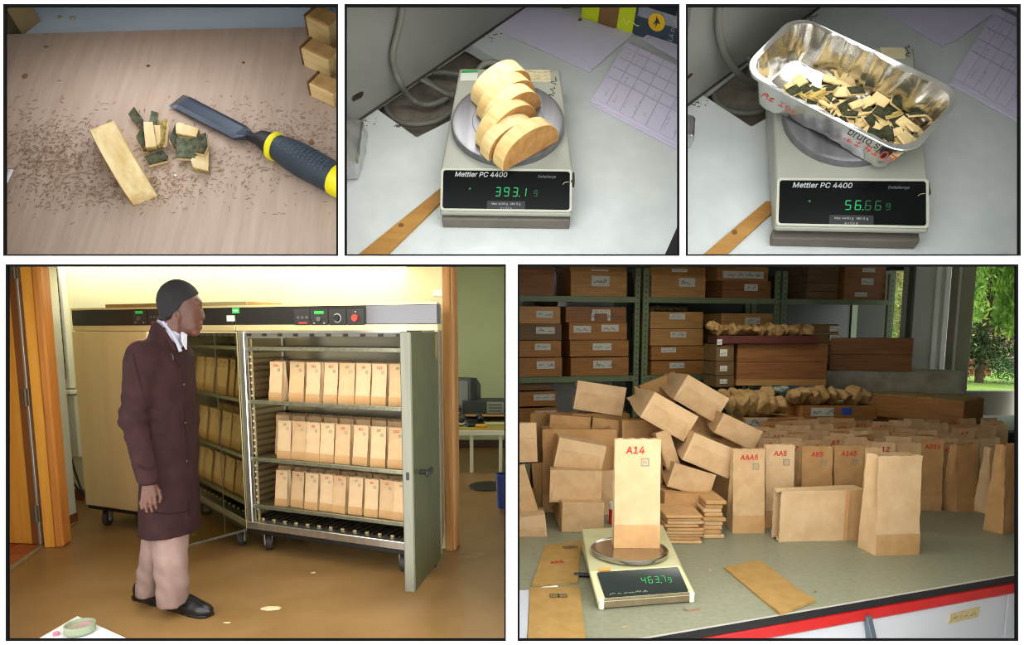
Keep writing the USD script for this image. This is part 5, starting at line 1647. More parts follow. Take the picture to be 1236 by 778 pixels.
def body_f(p):
    neck = chain(p, [pp_(202, 418, .0), pp_(208, 398, 0), pp_(213, 385, 0)], [.062, .055, .055])
    hd = ellip(p, pp_(216, 365), (.096, .076, .108))
    face = ellip(p, pp_(226, 379), (.068, .060, .088))
    jaw = ellip(p, pp_(229, 394), (.046, .042, .036))
    hd = sm(sm(hd, face, .03), jaw, .025)
    brow = cone(p, pp_(239.5, 364, -.034), pp_(239.5, 364, .034), .014, .014)
    nose = sm(cone(p, pp_(240, 370), pp_(244.5, 382), .009, .013), cone(p, pp_(243, 384, -.011), pp_(243, 384, .011), .009, .009), .012)
    lips = np.minimum(cone(p, pp_(242, 390.0, -.016), pp_(242, 390.0, .016), .0105, .0105), cone(p, pp_(241.5, 395, -.014), pp_(241.5, 395, .014), .0105, .0105))
    chin = ellip(p, pp_(235.5, 401.5), (.021, .024, .018))
    hd = sm(sm(sm(sm(hd, brow, .018), nose, .016), lips, .010), chin, .02)
    for s in (-1, 1):
        eye = ellip(p, pp_(238.5, 371.5, s * .030), (.015, .016, .011))
        hd = np.maximum(hd, -ellip(p, pp_(242.5, 371.5, s * .032), (.016, .018, .010)))
        hd = np.minimum(hd, eye)
        ear = ellip(p, pp_(212.5, 380, s * .071), (.017, .011, .030))
        ear = np.maximum(ear, -ellip(p, pp_(214, 379, s * .083), (.010, .009, .018)))
        hd = sm(hd, ear, .008)
    d = sm(hd, neck, .035)
    core = [(z, c, f, a * .80, b * .78) for z, c, f, a, b in TK]
    d = sm(d, loft(p, core[:-1]), .03)
    d = sm(d, chain(p, [shN, elN, wrN, wrN + (.002, 0, -.01)], [.05, .042, .027, .026]), .02)
    d = sm(d, chain(p, [shF, elF, wrF], [.05, .042, .03]), .02)
    d = sm(d, chain(p, [pp_(200, 600, -.05), pp_(204, 665, -.075), pp_(206, 722, -.09)], [.075, .05, .036]), .03)
    d = sm(d, chain(p, [pp_(204, 600, .05), pp_(188, 665, .06), pp_(178, 712, .09)], [.075, .05, .036]), .03)
    return d


def hand_f(p):
    w = wrN
    q = lambda x, y, f: pp_(x, y, f)
    d = cone(p, w + (0, 0, .02), q(178, 578, -.205), .027, .026)
    palm = np.minimum(cone(p, q(176, 583, -.212), q(174, 597, -.222), .017, .015), cone(p, q(183, 583, -.212), q(186, 596, -.218), .017, .014))
    palm = sm(palm, cone(p, q(179.5, 580, -.208), q(180, 598, -.222), .020, .016), .014)
    d = sm(d, palm, .02)
    fingers = [[(173, 598, -.224), (170.5, 607, -.228), (171.5, 613, -.222)], [(177, 599, -.226), (175.5, 610, -.231), (177.5, 617, -.224)], [(181.5, 599, -.225), (181.5, 610, -.230), (183.5, 616.5, -.222)], [(186, 597, -.220), (187, 607, -.226), (188.5, 613, -.218)]]
    for fp in fingers:
        d = sm(d, chain(p, [q(*a) for a in fp], [.0095, .0085, .0072], .004), .006)
    th = chain(p, [q(186, 585, -.205), q(191.5, 592, -.205), (q(193.5, 600, -.205)), q(192.5, 605.5, -.203)], [.013, .0105, .0092, .0078], .004)
    return sm(d, th, .007)


bodym = surface_nets(body_f, (-.32, -.30, .02), (.33, .28, 1.80), .0085)
headm = surface_nets(lambda p: np.maximum(body_f(p), pp_(207, 409)[2] - p[:, 2]), (-.08, -.14, pp_(207, 409)[2] - .01), (.33, .14, 1.82), .0036)
handm = surface_nets(hand_f, (-.17, -.29, pp_(207, 622)[2]), (.02, -.14, pp_(207, 572)[2]), .0026)
zc_ = pp_(207, 404)[2]
keepf = (bodym.vertices[bodym.faces][..., 2] < zc_).any(1)
bodym = trimesh.Trimesh(bodym.vertices, bodym.faces[keepf], process=False)
whole = cat_([bodym, headm, handm])
obj('body', whole, skin, man, smooth=True)
for s in (-1, 1):
    obj('eye', xf(trimesh.creation.icosphere(2, .0120), T(*pp_(237.6, 371.5, s * .031))), mat('eye_white', (220, 214, 204), rough=.2), man, smooth=True)
    obj('iris', xf(trimesh.creation.icosphere(2, .0065), T(*(pp_(237.6, 371.5, s * .031) + (.0072, s * .001, 0)))), mat('eye_dark', (30, 20, 16), rough=.1), man, smooth=True)


def hair_f(p):
    h = body_f(p) - .0065
    x, z = p[:, 0], p[:, 2]
    line = np.interp(x, [pp_(193, 385)[0], pp_(199, 385)[0], pp_(208, 385)[0], pp_(215, 385)[0], pp_(222, 385)[0], pp_(236, 385)[0], pp_(244, 385)[0]],
                     [pp_(207, 386)[2], pp_(207, 387)[2], pp_(207, 379)[2], pp_(207, 374)[2], pp_(207, 364)[2], pp_(207, 357)[2], pp_(207, 352)[2]])
    return np.maximum(h, line - z) + .002 * (meshkit.fbm(p * 60, 2, 3) - .5)


obj('hair', surface_nets(hair_f, (-.05, -.12, pp_(207, 392)[2]), (.33, .12, 1.82), .004), hairm, man, smooth=True)
coat = surface_nets(coat_f, (-.36, -.33, pp_(207, 652)[2]), (.32, .26, pp_(207, 380)[2]), .0068)
ct_ = obj('coat', coat, coatm, man, smooth=True)


def on_coat(x, y, out=0.0):
    """point of the coat's surface under a picture-frame position, seen along the person's away axis"""
    p0 = pp_(x, y, -.4)
    f = np.linspace(-.35, .2, 300)
    P = np.repeat(p0[None], 300, 0); P[:, 1] = f
    d = coat_f(P)
    k = np.argmax(d < 0) if (d < 0).any() else 150
    P[k, 1] -= out
    return P[k]


# lapel edge, front opening, cuff, shirt collar
def strip_on(pts, w, name, m, lift=.004, parent=None):
    P = np.array([on_coat(x, y, lift) for x, y in pts])
    obj(name, tube(spline(P, 5), w, 8), m, parent or ct_, smooth=True)


strip_on([(201, 412), (208, 423), (215, 434), (222, 447)], .006, 'lapel_edge', coatl)
strip_on([(207, 420), (211, 428), (219, 440)], .004, 'lapel_seam', coatl)
strip_on([(224, 452), (228, 500), (231, 560), (233, 620), (234, 643)], .0035, 'front_edge', coatl)
strip_on([(166, 568), (173, 572.5), (181, 573.5), (189, 571.5)], .004, 'cuff_seam', coatl)
strip_on([(159, 428), (163, 445), (170, 470), (178, 500), (184, 540)], .002, 'sleeve_seam', coatl)
strip_on([(178, 632), (190, 634), (206, 635), (222, 635), (232, 633)], .0028, 'hem', coatl)
for y in (470, 520, 570):
    q = on_coat(226 + (y - 470) * .04, y, .003)
    obj('button', xf(trimesh.creation.icosphere(1, .008), T(*q)), mat('dark_button', (36, 24, 24), rough=.3), ct_, smooth=True)


def collar_f(p):
    a = cone(p, pp_(203, 411, .0), pp_(208, 389, 0), .0725, .0690)
    b = cone(p, pp_(203, 413, .0), pp_(208, 385, 0), .0585, .0545)
    d = np.maximum(a, -b)
    x = p[:, 0]; z = p[:, 2]
    top = np.interp(x, [pp_(188, 385)[0], pp_(204, 385)[0], pp_(222, 385)[0]], [pp_(207, 384)[2], pp_(207, 391)[2], pp_(207, 404)[2]])
    d = np.maximum(d, z - top)
    d = np.maximum(d, pp_(207, 425)[2] - z)
    return d


sh_ = obj('shirt', surface_nets(lambda p: np.minimum(collar_f(p), np.maximum(np.abs(p[:, 0] * Sd[0] + p[:, 1] * Sd[1] - .03) - .035, np.maximum(loft(p, [(z, c, f, a * .84, b * .90) for z, c, f, a, b in TK]), np.maximum(pp_(207, 470)[2] - p[:, 2], p[:, 2] - np.interp(p[:, 0], [pp_(190, 390)[0], pp_(204, 395)[0], pp_(222, 405)[0]], [pp_(190, 388)[2], pp_(204, 394)[2], pp_(222, 406)[2]]))))), (-.22, -.24, pp_(207, 474)[2]), (.24, .22, pp_(207, 378)[2]), .0045), shirtm, man, smooth=True)
for s, pts in ((-1, [(196, 388), (207, 402), (214, 414), (218, 424)]),):
    P = np.array([pp_(x, y, -.055 - .0016 * (x - 196)) for x, y in pts])
    obj('collar_fold', tube(spline(P, 5), [.006] + [.011] * 13 + [.008] * 2 if False else .0095, 8), shirtm, sh_, smooth=True)
obj('collar_tip', hull([pp_(219, 400, -.05), pp_(225, 404, -.045), pp_(224.5, 421, -.07), pp_(219.5, 411, -.085)], .004), mat('white_collar', (176, 174, 182), rough=.7), sh_, smooth=30)


def trouser_f(p):
    z = p[:, 2]
    def leg(keys):
        k = np.array(sorted([(max(pp_(x, y, f)[2], 0), pp_(x, y, f)[0], f, r) for y, x, f, r in keys]))
        c = [np.interp(z, k[:, 0], k[:, i]) for i in (1, 2, 3)]
        d = np.sqrt(((p[:, 0] - c[0]) / 1.0) ** 2 + ((p[:, 1] - c[1]) / 1.15) ** 2) - c[2]
        return np.maximum(d, np.maximum(k[0, 0] - z, z - k[-1, 0]))
    n = leg([(610, 203, -.02, .085), (650, 205, -.045, .088), (680, 206, -.075, .080), (705, 208, -.09, .075), (727.5, 209, -.09, .073)])
    f = leg([(610, 202, .05, .085), (650, 193, .055, .085), (680, 184, .07, .068), (700, 180, .085, .060), (717, 178, .09, .056)])
    d = sm(n, f, .03)
    d = d + .003 * np.sin((p[:, 0] * 30 + p[:, 1] * 14) + 2 * np.sin(z * 7)) + .002 * np.sin(p[:, 0] * 80 + z * 14)
    fold = np.exp(-((z - .20) ** 2) / .012)
    return d + .003 * fold * np.sin(z * 60 + p[:, 0] * 60)


obj('trousers', surface_nets(trouser_f, (-.26, -.24, .0), (.18, .24, pp_(207, 612)[2]), .0085), trom, man, smooth=True)


def shoe(tip, heel, label):
    tip, heel = np.array(tip), np.array(heel)
    L = np.linalg.norm(tip - heel); a = math.atan2(*(tip - heel)[1::-1])
    def f(p):
        b = ellip(p, (L * .66, 0, .030), (L * .36, .047, .042))
        h = ellip(p, (L * .2, 0, .050), (L * .22, .038, .058))
        t = ellip(p, (L * .86, 0, .026), (L * .15, .042, .032))
        m = ellip(p, (L * .45, 0, .050), (L * .28, .040, .045))
        d = sm(sm(sm(b, h, .03), m, .03), t, .02)
        d = np.maximum(d, .010 - p[:, 2])
        return np.maximum(d, -ellip(p, (L * .2, 0, .115), (L * .17, .032, .045)))
    def sole(p):
        w = np.interp(p[:, 0], [0, L * .1, L * .35, L * .7, L * .92, L * 1.0], [.026, .038, .036, .049, .044, .03])
        d = np.abs(p[:, 1]) - w
        d = np.maximum(d, np.maximum(-p[:, 0] - .004, p[:, 0] - L * 1.01))
        up_ = np.where(p[:, 0] < L * .3, .022, .016)
        return np.maximum(d, np.maximum(.001 - p[:, 2], p[:, 2] - up_))
    M = T(heel[0], heel[1], 0) @ RZ(a)
    s = obj('shoe', xf(surface_nets(f, (-.03, -.07, 0), (L + .03, .07, .13), .005), M), shoem, man, smooth=True, label=label)
    obj('sole', xf(surface_nets(sole, (-.02, -.07, -.006), (L + .03, .07, .04), .004), M), mat('black_sole', (14, 14, 14), rough=.5), s, smooth=35)
    obj('vamp_strap', xf(tube(spline([(L * .5, -.044, .040), (L * .53, -.026, .078), (L * .55, 0, .090), (L * .53, .026, .078), (L * .5, .044, .040)], 5), .006, 6), M), shoem, s, smooth=True)


def pf(x, y):
    q = PZ(x, y); v = q - PB
    return (v @ er_, v @ ef_)
shoe(pf(253, 744), pf(201, 732), 'front black leather shoe')
shoe(pf(205, 730), pf(164, 721), 'rear black leather shoe')
# ------------------------------------------------------------------ room E: paper bags on the bench, boxes on the rack
tabg = mat('grey_green_bench', (142, 144, 120), (130, 132, 108), sc=30, rough=.4, spec=.4, det=6, spots=(7, .72, (150, 138, 110)))
rackm = mat('green_rack_paint', (110, 126, 92), (100, 116, 84), sc=6, rough=.5)
holem = mat('rack_hole', (40, 44, 34))
boxw = [mat('box_wood_a', (170, 118, 58), (142, 94, 42), sc=6, st=(.3, 3, 5), rough=.6), mat('box_wood_b', (188, 142, 82), (162, 116, 62), sc=6, st=(.3, 3, 5), rough=.6),
        mat('box_wood_c', (150, 98, 52), (120, 76, 38), sc=6, st=(.3, 3, 5), rough=.6), mat('box_wood_d', (120, 92, 56), (96, 72, 42), sc=6, st=(.3, 3, 5), rough=.65)]
labelm = mat('paper_label', (200, 200, 188), rough=.8)
lab_ink = mat('label_ink', (96, 94, 92), rough=.8)
redm = mat('red_bench_edge', (206, 28, 26), (190, 22, 20), sc=4, rough=.35)
blackm = mat('black_bench_edge', (16, 16, 16), rough=.5)
whitec = mat('white_cabinet_front', (214, 218, 222), rough=.45)
E0, E1 = PZ(700, 781.6), PZ(1230, 691.2)
bu = unit(E1 - E0); bv = np.array([-bu[1], bu[0], 0.0])
P0 = PZ(750, 771)
BE = lambda x, y: PZ(x, y)
YB = 7.2
# bench: top polygon from its front edge to the back, cut along the room's sides
xr = lambda Y: (1232.2 - 618) / 800 * (Y * math.cos(PITCH) + 1.46 * math.sin(PITCH))
def cross(Yx):          # front edge line at x
    k = (Yx - E0[0]) / bu[0]; return E0 + bu * k
fxs = .012
ec = None
for X in np.linspace(2.5, 4, 400):
    q = cross(X)
    if X >= xr(q[1]): ec = q; break
ec = ec + bu * .08
tp_ = [(.014, 3.03)] + ([tuple(cross((3.03 - E0[1]) / bu[1] * bu[0] + E0[0])[:2])] if True else []) + [tuple(ec[:2]), (xr(YB) + .05, YB), (.014, YB)]
be = thing('work_bench', 'long grey green work bench with black and red front edge', 'bench', T(0, 0, 0), ref=(1.5, 4.5, 0))
obj('bench_top', prism(tp_, -.035, 0), tabg, be)
ka, kb = np.dot(np.array([*tp_[1], 0]) - E0, bu), np.dot(ec - E0, bu)
EM = mat4(bu, bv, (0, 0, 1), E0)
obj('black_edge', xf(bx(ka - .02, kb, -.010, .03, -.052, -.003, .004), EM), blackm, be)
obj('light_lip', xf(bx(ka - .02, kb, -.0115, .0, -.006, .0006, .002), EM), mat('light_lip', (176, 170, 160)), be)
obj('red_edge', xf(bx(ka - .02, kb, -.006, .03, -.128, -.052, .012), EM), redm, be)
cab = thing('bench_cabinet', 'white cabinet front under the red bench edge', 'cabinet', EM)
wE = lambda x, y, off=0.0: EM_inv @ np.append(hit(x, y, E0 - bv * off, bv), 1)
EM_inv = np.linalg.inv(EM)
k1 = wE(1217, 740)[0]; k2 = wE(1052, 765)[0]
obj('door', bx(ka + .02, k2 - .012, .012, .04, -.72, -.130, .004), whitec, cab)
obj('door', bx(k2 - .004, k1 - .004, .012, .04, -.72, -.130, .004), whitec, cab)
obj('door', bx(k1 + .004, kb, .012, .04, -.72, -.130, .004), whitec, cab)
obj('carcass', bx(ka + .02, kb, .045, .50, -.75, -.128), mat('dark_carcass', (60, 62, 60)), cab)
h0, h1 = wE(1049, 744, .02), wE(1055, 772, .02)
hn = obj('handle', hull([(h0[0] - .014, -.02, h0[2]), (h0[0] + .014, -.02, h0[2]), (h0[0] - .014, -.008, h0[2]), (h0[0] + .014, -.008, h0[2]), (h1[0] - .012, -.03, -.26), (h1[0] + .016, -.03, -.26), (h1[0] - .012, .014, -.26), (h1[0] + .016, .014, -.26)], .004), mat('handle_steel', (120, 132, 140), rough=.35, metal=.7), cab)
a, b = wE(1146, 754), wE(1183, 733)
tl = obj('tape_label', hull([(a[0], .006, a[2] + .004), (a[0], .013, a[2]), (b[0], .006, a[2] + .012), (b[0], .013, a[2] + .01), (a[0] + .01, .006, b[2] - .012), (b[0] + .008, .006, b[2]), (b[0] + .008, .013, b[2]), (a[0] + .01, .013, b[2] - .01)]), mat('masking_tape', (206, 190, 140), (196, 178, 126), sc=40, rough=.8), cab, label='beige masking tape with handwriting')
obj('handwriting', xf(scribble(abs(b[0] - a[0]) * .7, .022, 4, w=.003), mat4((1, 0, 0), (0, 0, 1), (0, -1, 0), (a[0] + .03, .0045, (a[2] + b[2]) / 2 - .006))), mat('tape_ink', (120, 104, 72)), tl)
fe = thing('floor', 'dark floor below the bench of the bag room', None, T(0, 0, -.80), kind='structure', ref=(1.5, 5, -.8))
obj('slab', prism([(.014, 3.05), (2.4, 3.05), (xr(10.4), 10.4), (.014, 10.4)], -.02, 0), mat('dark_floor', (92, 84, 74), rough=.7), fe)

# ---- bags ---------------------------------------------------------------
def bag_at(x0, x1, ytop, ybase, label, seed, yaw=0.0, depth=.6, m=None, txt=None, stamp=False, group=None, pinch=.8, ts=.058, tx=0.0, dz=0.0, lean=0.0, wr=.016, hfix=None):
    """bag standing on the bench: front base spans x0..x1 at ybase, top at ytop"""
    a, b = PZ(x0, ybase, dz), PZ(x1, ybase, dz)
    c = (a + b) / 2
    w = np.linalg.norm(b - a) / max(.6, math.cos(yaw))
    top = hit((x0 + x1) / 2, ytop, c, unit(np.array([c[0], c[1], 0]) * (0, 1, 0)))
    h = top[2] - dz
    d = w * depth
    n = np.array([-math.sin(yaw), math.cos(yaw), 0])
    M = T(*(c + n * d / 2)) @ RZ(yaw)
    M[2, 3] = dz
    return build_bag(M, label, w, d, h, seed, m or kraft, txt, stamp, redink, ts, tx, group, pinch, lean=lean, wrinkle=wr)


bag_at(1055, 1110.5, 551, 669.5, 'tall plain paper bag standing alone at the front right of the bench', 201, yaw=.10, depth=.62, m=kraft2, pinch=.35, wr=.012)
bag_at(884, 922.5, 543, 643, 'paper bag marked AAA5 at the left end of the standing front row', 202, yaw=.02, m=kraft, txt='AAA5', stamp=True, pinch=.72)
bag_at(923, 958, 538, 637, 'paper bag marked AA5, second in the standing front row', 203, yaw=.04, m=kraft2, txt='AA5', stamp=True, pinch=.72)
bag_at(967, 1003.5, 540, 631, 'paper bag marked AK5 behind the bag lying on its side', 204, m=kraft3, txt='AK5', stamp=True, pinch=.72)
bag_at(1005.5, 1040.5, 539, 630, 'paper bag marked A145 behind the bag lying on its side', 205, m=kraft3, txt='A145', stamp=True, pinch=.72)
bag_at(1110, 1135, 531, 616, 'narrow paper bag partly hidden behind the tall front right bag', 206, yaw=-.1, m=kraft3, txt='A216', pinch=.7)
bag_at(1151.5, 1182, 538, 617, 'dark fronted paper bag standing right of the tall front bag', 207, yaw=.28, m=kraft3, pinch=.55, depth=.7)
bag_at(1190, 1213, 540, 619, 'paper bag second from the right edge of the picture', 208, yaw=.45, m=kraft2, pinch=.6, depth=.7)
bag_at(1137, 1150, 536, 612, 'slim paper bag marked in red between the dark bag and the tall front bag', 209, yaw=.2, m=kraft, txt='A15', pinch=.7, depth=1.2)
bag_at(1206, 1227, 537, 643, 'paper bag cut by the right picture edge, nearest on that side', 210, yaw=.5, m=kraft3, pinch=.5, depth=.9)
bag_at(1042, 1060, 541, 648, 'shadowed paper bag directly behind the tall front right bag', 211, m=kraft, txt='AK', pinch=.6)
# the bag lying on its side
a, b = PZ(942.5, 655.5), PZ(1043, 651.5)
w_ = np.linalg.norm(b - a); ux = unit(b - a); uy = np.array([-ux[1], ux[0], 0])
hl_ = (hit(945, 594, a, (0, 1, 0)) - a)[2]
lb_ = thing('paper_bag', 'large paper bag lying on its side in front of the standing row', 'paper bag', mat4(ux, uy, (0, 0, 1), a))
lb, lf, lfront = bag_surface(hl_, hl_ * .42, w_, 215, .35, .006, nx=8, nz=16)
LM = mat4((0, 0, 1), (0, 1, 0), (-1, 0, 0), (w_, hl_ * .22, hl_ / 2))
obj('body', xf(lb, LM), kraft2, lb_, smooth=32)
obj('bottom_flap', xf(lf, LM), kfold, lb_, smooth=32)
obj('side_seam', bx(w_ * .775, w_ * .782, -.012, .02, .01, hl_ * .97), kfold, lb_)

kfold2 = mat('kraft_flap', (210, 176, 132), (196, 160, 116), sc=9, rough=.75, spec=.15, bump=.18, bsc=22)
# crowd behind: rows of bags
rs = np.random.RandomState(8)
crowd = []
tops = ['A12', 'A7', 'A21', 'A9', 'AK3', 'A44', 'A31', 'A5']
for k in range(5):
    w, h = .19, .545
    t = build_bag(T(0, 0, 0), 'paper bag with red marking standing in the crowd behind the front row' if k < 3 else 'paper bag with folded plain top standing in the crowd behind the front row', w, .11, h, 230 + k, (kraft2, kraft, kraft3, kraft2, kraft)[k], tops[k] if k < 3 else None, False, redink, .07, 0, None, .8, wrinkle=.022)
    tag(t, group='crowd of bags with red marking' if k < 3 else 'crowd of bags with plain tops')
    crowd.append(t)
firstuse = [True] * 5
cnt = 0
for row in range(8):
    Y = 5.42 + row * .205
    x0, x1 = 872 + row * 6, 1213
    nth = 0
    X = (x0 - 618) / 800 * Y
    while True:
        X += rs.uniform(.172, .215)
        pxx = 618 + X / (Y * math.cos(PITCH) + .12) * 800
        if pxx > x1: break
        if row < 2 and pxx > 1120: continue
        k = rs.randint(5)
        M = T(X, Y + rs.uniform(-.03, .03), 0) @ RZ(rs.normal(0, .16)) @ S((1, 1, rs.uniform(.93, 1.05)))
        if firstuse[k]:
            firstuse[k] = False
            last_ = crowd[k]
            UsdGeom.Xformable(crowd[k]).GetOrderedXformOps()[0].Set(Gf.Matrix4d(*M.T.ravel()))
        else:
            last_ = dup(crowd[k], M, crowd[k].GetCustomData()['label'])
        tag(last_, f'brown paper bag, {ORD[nth]} from left in the {ORD[row]} crowded row behind the numbered bags', group='paper bags crowded behind the numbered front row')
        nth += 1
        cnt += 1
print('crowd', cnt)

# the pile on the left: bags lying with their bottoms towards the viewer
def lying(quad, Y, label, seed, length=.62, tilt=0.0, side=0.0, m=None, dark=False, pinch=.45):
    """quad: the bottom's corners in the picture (tl, tr, br, bl); Y: its depth"""
    P = np.array([PY(x, y, Y) for x, y in quad])
    c = P.mean(0)
    ex = unit((P[1] - P[0]) + (P[2] - P[3])); ez = (P[0] - P[3]) + (P[1] - P[2]); ez = unit(ez - ex * np.dot(ez, ex))
    w = (np.linalg.norm(P[1] - P[0]) + np.linalg.norm(P[2] - P[3])) / 2
    d = (np.linalg.norm(P[3] - P[0]) + np.linalg.norm(P[2] - P[1])) / 2
    n = np.cross(ex, ez)                        # towards the back
    if n[1] < 0: n = -n
    t = thing('paper_bag', label, 'paper bag', mat4(ex, ez, n, c) if np.dot(np.cross(ex, ez), n) > 0 else mat4(ex, ez, n, c), group=None)
    body, flap, front = bag_surface(w, d, length * .85, seed, pinch, .018, lean=tilt)
    body.vertices[:, 0] += .35 * side * body.vertices[:, 2]
    flip = np.dot(np.cross(ex, ez), n) < 0
    if flip: body.faces = body.faces[:, ::-1]
    obj('body', body, m or kraft, t, smooth=32)
    # folded bottom: two flaps meeting, creased towards the corners
    f1 = [(-w * .47, -d * .45), (w * .47, -d * .45), (w * .40, d * .12), (-w * .40, d * .12)]
    f2 = [(-w * .46, d * .46), (w * .46, d * .46), (w * .36, -d * .05), (-w * .36, -d * .05)]
    g = wobble(prism(f1, -.006, -.001).subdivide().subdivide(), .004, 8, seed)
    obj('bottom_flap', g, kfold2 if not dark else kraft3, t, smooth=20)
    return t


L_ = [
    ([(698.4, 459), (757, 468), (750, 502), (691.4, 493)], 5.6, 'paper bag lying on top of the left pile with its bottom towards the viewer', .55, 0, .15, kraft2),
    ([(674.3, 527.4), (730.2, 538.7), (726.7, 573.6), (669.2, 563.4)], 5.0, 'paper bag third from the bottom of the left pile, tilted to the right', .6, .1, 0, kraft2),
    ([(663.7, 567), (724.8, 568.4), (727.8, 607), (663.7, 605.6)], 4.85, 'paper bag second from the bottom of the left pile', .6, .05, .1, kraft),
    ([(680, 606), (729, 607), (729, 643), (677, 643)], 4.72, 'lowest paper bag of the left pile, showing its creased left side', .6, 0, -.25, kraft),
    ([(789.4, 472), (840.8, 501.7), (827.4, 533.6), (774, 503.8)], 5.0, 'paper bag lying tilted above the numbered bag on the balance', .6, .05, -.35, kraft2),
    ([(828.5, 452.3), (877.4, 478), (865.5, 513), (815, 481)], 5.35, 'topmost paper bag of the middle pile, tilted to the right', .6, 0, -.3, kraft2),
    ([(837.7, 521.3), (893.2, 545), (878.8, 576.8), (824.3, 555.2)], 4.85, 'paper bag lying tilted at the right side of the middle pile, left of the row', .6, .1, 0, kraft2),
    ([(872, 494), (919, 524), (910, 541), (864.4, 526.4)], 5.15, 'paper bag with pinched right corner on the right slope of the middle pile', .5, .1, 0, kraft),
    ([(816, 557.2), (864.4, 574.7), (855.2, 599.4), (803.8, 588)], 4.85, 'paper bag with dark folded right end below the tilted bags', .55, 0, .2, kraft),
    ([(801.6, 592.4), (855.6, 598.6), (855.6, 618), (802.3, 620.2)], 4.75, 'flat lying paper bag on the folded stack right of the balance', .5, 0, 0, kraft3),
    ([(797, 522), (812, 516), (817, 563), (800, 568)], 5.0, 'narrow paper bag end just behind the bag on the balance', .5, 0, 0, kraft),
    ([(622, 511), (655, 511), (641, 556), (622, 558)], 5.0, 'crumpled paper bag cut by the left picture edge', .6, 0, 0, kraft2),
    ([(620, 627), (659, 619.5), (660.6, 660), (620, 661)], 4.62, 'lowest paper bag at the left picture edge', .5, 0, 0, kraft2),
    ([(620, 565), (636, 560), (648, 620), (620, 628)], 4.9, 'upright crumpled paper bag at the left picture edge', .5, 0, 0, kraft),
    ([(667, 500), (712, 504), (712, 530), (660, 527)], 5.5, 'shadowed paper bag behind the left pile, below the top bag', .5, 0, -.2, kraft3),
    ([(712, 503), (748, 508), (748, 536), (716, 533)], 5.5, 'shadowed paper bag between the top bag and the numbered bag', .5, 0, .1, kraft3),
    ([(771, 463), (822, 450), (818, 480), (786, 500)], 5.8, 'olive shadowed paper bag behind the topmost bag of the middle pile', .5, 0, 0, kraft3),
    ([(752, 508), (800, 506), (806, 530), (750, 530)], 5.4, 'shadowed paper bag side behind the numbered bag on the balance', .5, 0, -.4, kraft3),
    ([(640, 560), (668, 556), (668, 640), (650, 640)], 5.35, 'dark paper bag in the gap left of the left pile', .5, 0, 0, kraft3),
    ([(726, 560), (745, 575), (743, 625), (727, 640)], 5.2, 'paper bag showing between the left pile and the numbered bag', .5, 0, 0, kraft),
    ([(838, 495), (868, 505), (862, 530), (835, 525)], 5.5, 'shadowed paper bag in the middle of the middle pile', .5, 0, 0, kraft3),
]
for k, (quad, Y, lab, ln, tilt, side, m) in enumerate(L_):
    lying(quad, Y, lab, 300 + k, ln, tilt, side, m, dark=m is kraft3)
# heap of bags that the pile rests on
for k, (x0, x1, yt, yb_, Y, lab) in enumerate(((655, 745, 520, 618, 5.9, 'paper bag standing at the back of the left pile, upper part in shade'), (690, 760, 500, 606, 6.3, 'paper bag standing behind the top bag of the left pile'), (790, 870, 500, 612, 5.9, 'paper bag standing at the back of the middle pile'),
                                               (640, 690, 500, 600, 6.5, 'paper bag standing behind the left pile near the picture edge'), (840, 890, 530, 618, 5.6, 'paper bag standing in the back of the middle pile beside the row'), (745, 800, 540, 622, 5.6, 'paper bag standing hidden behind the numbered bag'))):
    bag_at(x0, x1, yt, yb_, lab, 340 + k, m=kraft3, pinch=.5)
# folded flat stacks
def flat_stack(quad, n, zt, label, name='flat_bags'):
    pass
for k, (x0, x1, y0, y1, lab) in enumerate(((804, 847, 657, 622, 'upright bundle of folded flat paper bags right of the balance'), (849, 873, 650, 604, 'smaller bundle of folded flat paper bags behind the first bundle'))):
    a, b = PZ(x0, y0), PZ(x1, y0)
    hh = (hit(x0, y1, a, (0, 1, 0)) - a)[2]
    t = thing('folded_bags', lab, 'folded bags', T(*a))
    n = 9
    rs2 = np.random.RandomState(k)
    for i in range(n):
        z0, z1 = hh * i / n, hh * (i + 1) / n * .995
        m_ = bx(rs2.uniform(-.01, .012), (b - a)[0] + rs2.uniform(-.02, .02), rs2.uniform(0, .02), .34, z0 + .001, z1, .006)
        obj('folded_bag', wobble(m_.subdivide(), .004, 9, i + 10 * k), (kraft, kraft3, kfold)[i % 3], t)

# ---- the balance with the numbered bag ------------------------------------------
zh5 = .115
cr_ = {k: PZ(*v) for k, v in dict(fl=(718.8, 736.8), fr=(831.2, 722)).items()}
ctl, ctr, cbl = PZ(711.4, 689, zh5 * 1.28), PZ(821.7, 681.6, zh5 * 1.28), PZ(702.4, 638.4, zh5 * 1.28)
s5x = unit(ctr - ctl); s5y = np.array([-s5x[1], s5x[0], 0])
W5 = np.linalg.norm(ctr - ctl); L5 = np.dot(cbl - ctl, s5y)
H5 = zh5 * 1.28
g5 = -np.dot(cr_['fl'] - ctl, s5y)
o5 = np.array([ctl[0], ctl[1], 0]) + s5x * W5 / 2
print('BAL5', W5, L5, g5)
b5m = mat('yellowed_cream_enamel', (196, 194, 150), (186, 182, 136), sc=6, rough=.45)
b5 = thing('bench_balance', 'yellowed cream bench balance with green digits under the numbered bag', 'balance', mat4(s5x, s5y, (0, 0, 1), o5))
hw = W5 / 2
xbl = np.dot(cbl - o5, s5x) + .008
xbr = np.dot(PZ(806.8, 637.5, H5) - o5, s5x) - .008
print('BACK', hw, xbl, xbr)
obj('housing', hull([(s * (hw - .008), 0, H5 - .008) for s in (-1, 1)] + [(x_, L5, H5 - .008) for x_ in (xbl, xbr)] + [(x_, L5, .02) for x_ in (xbl, xbr)] + [(s * (hw), -g5 * .93, .045) for s in (-1, 1)] + [(s * (hw - .004), -g5 * .9, .02) for s in (-1, 1)], .008), b5m, b5, smooth=35)
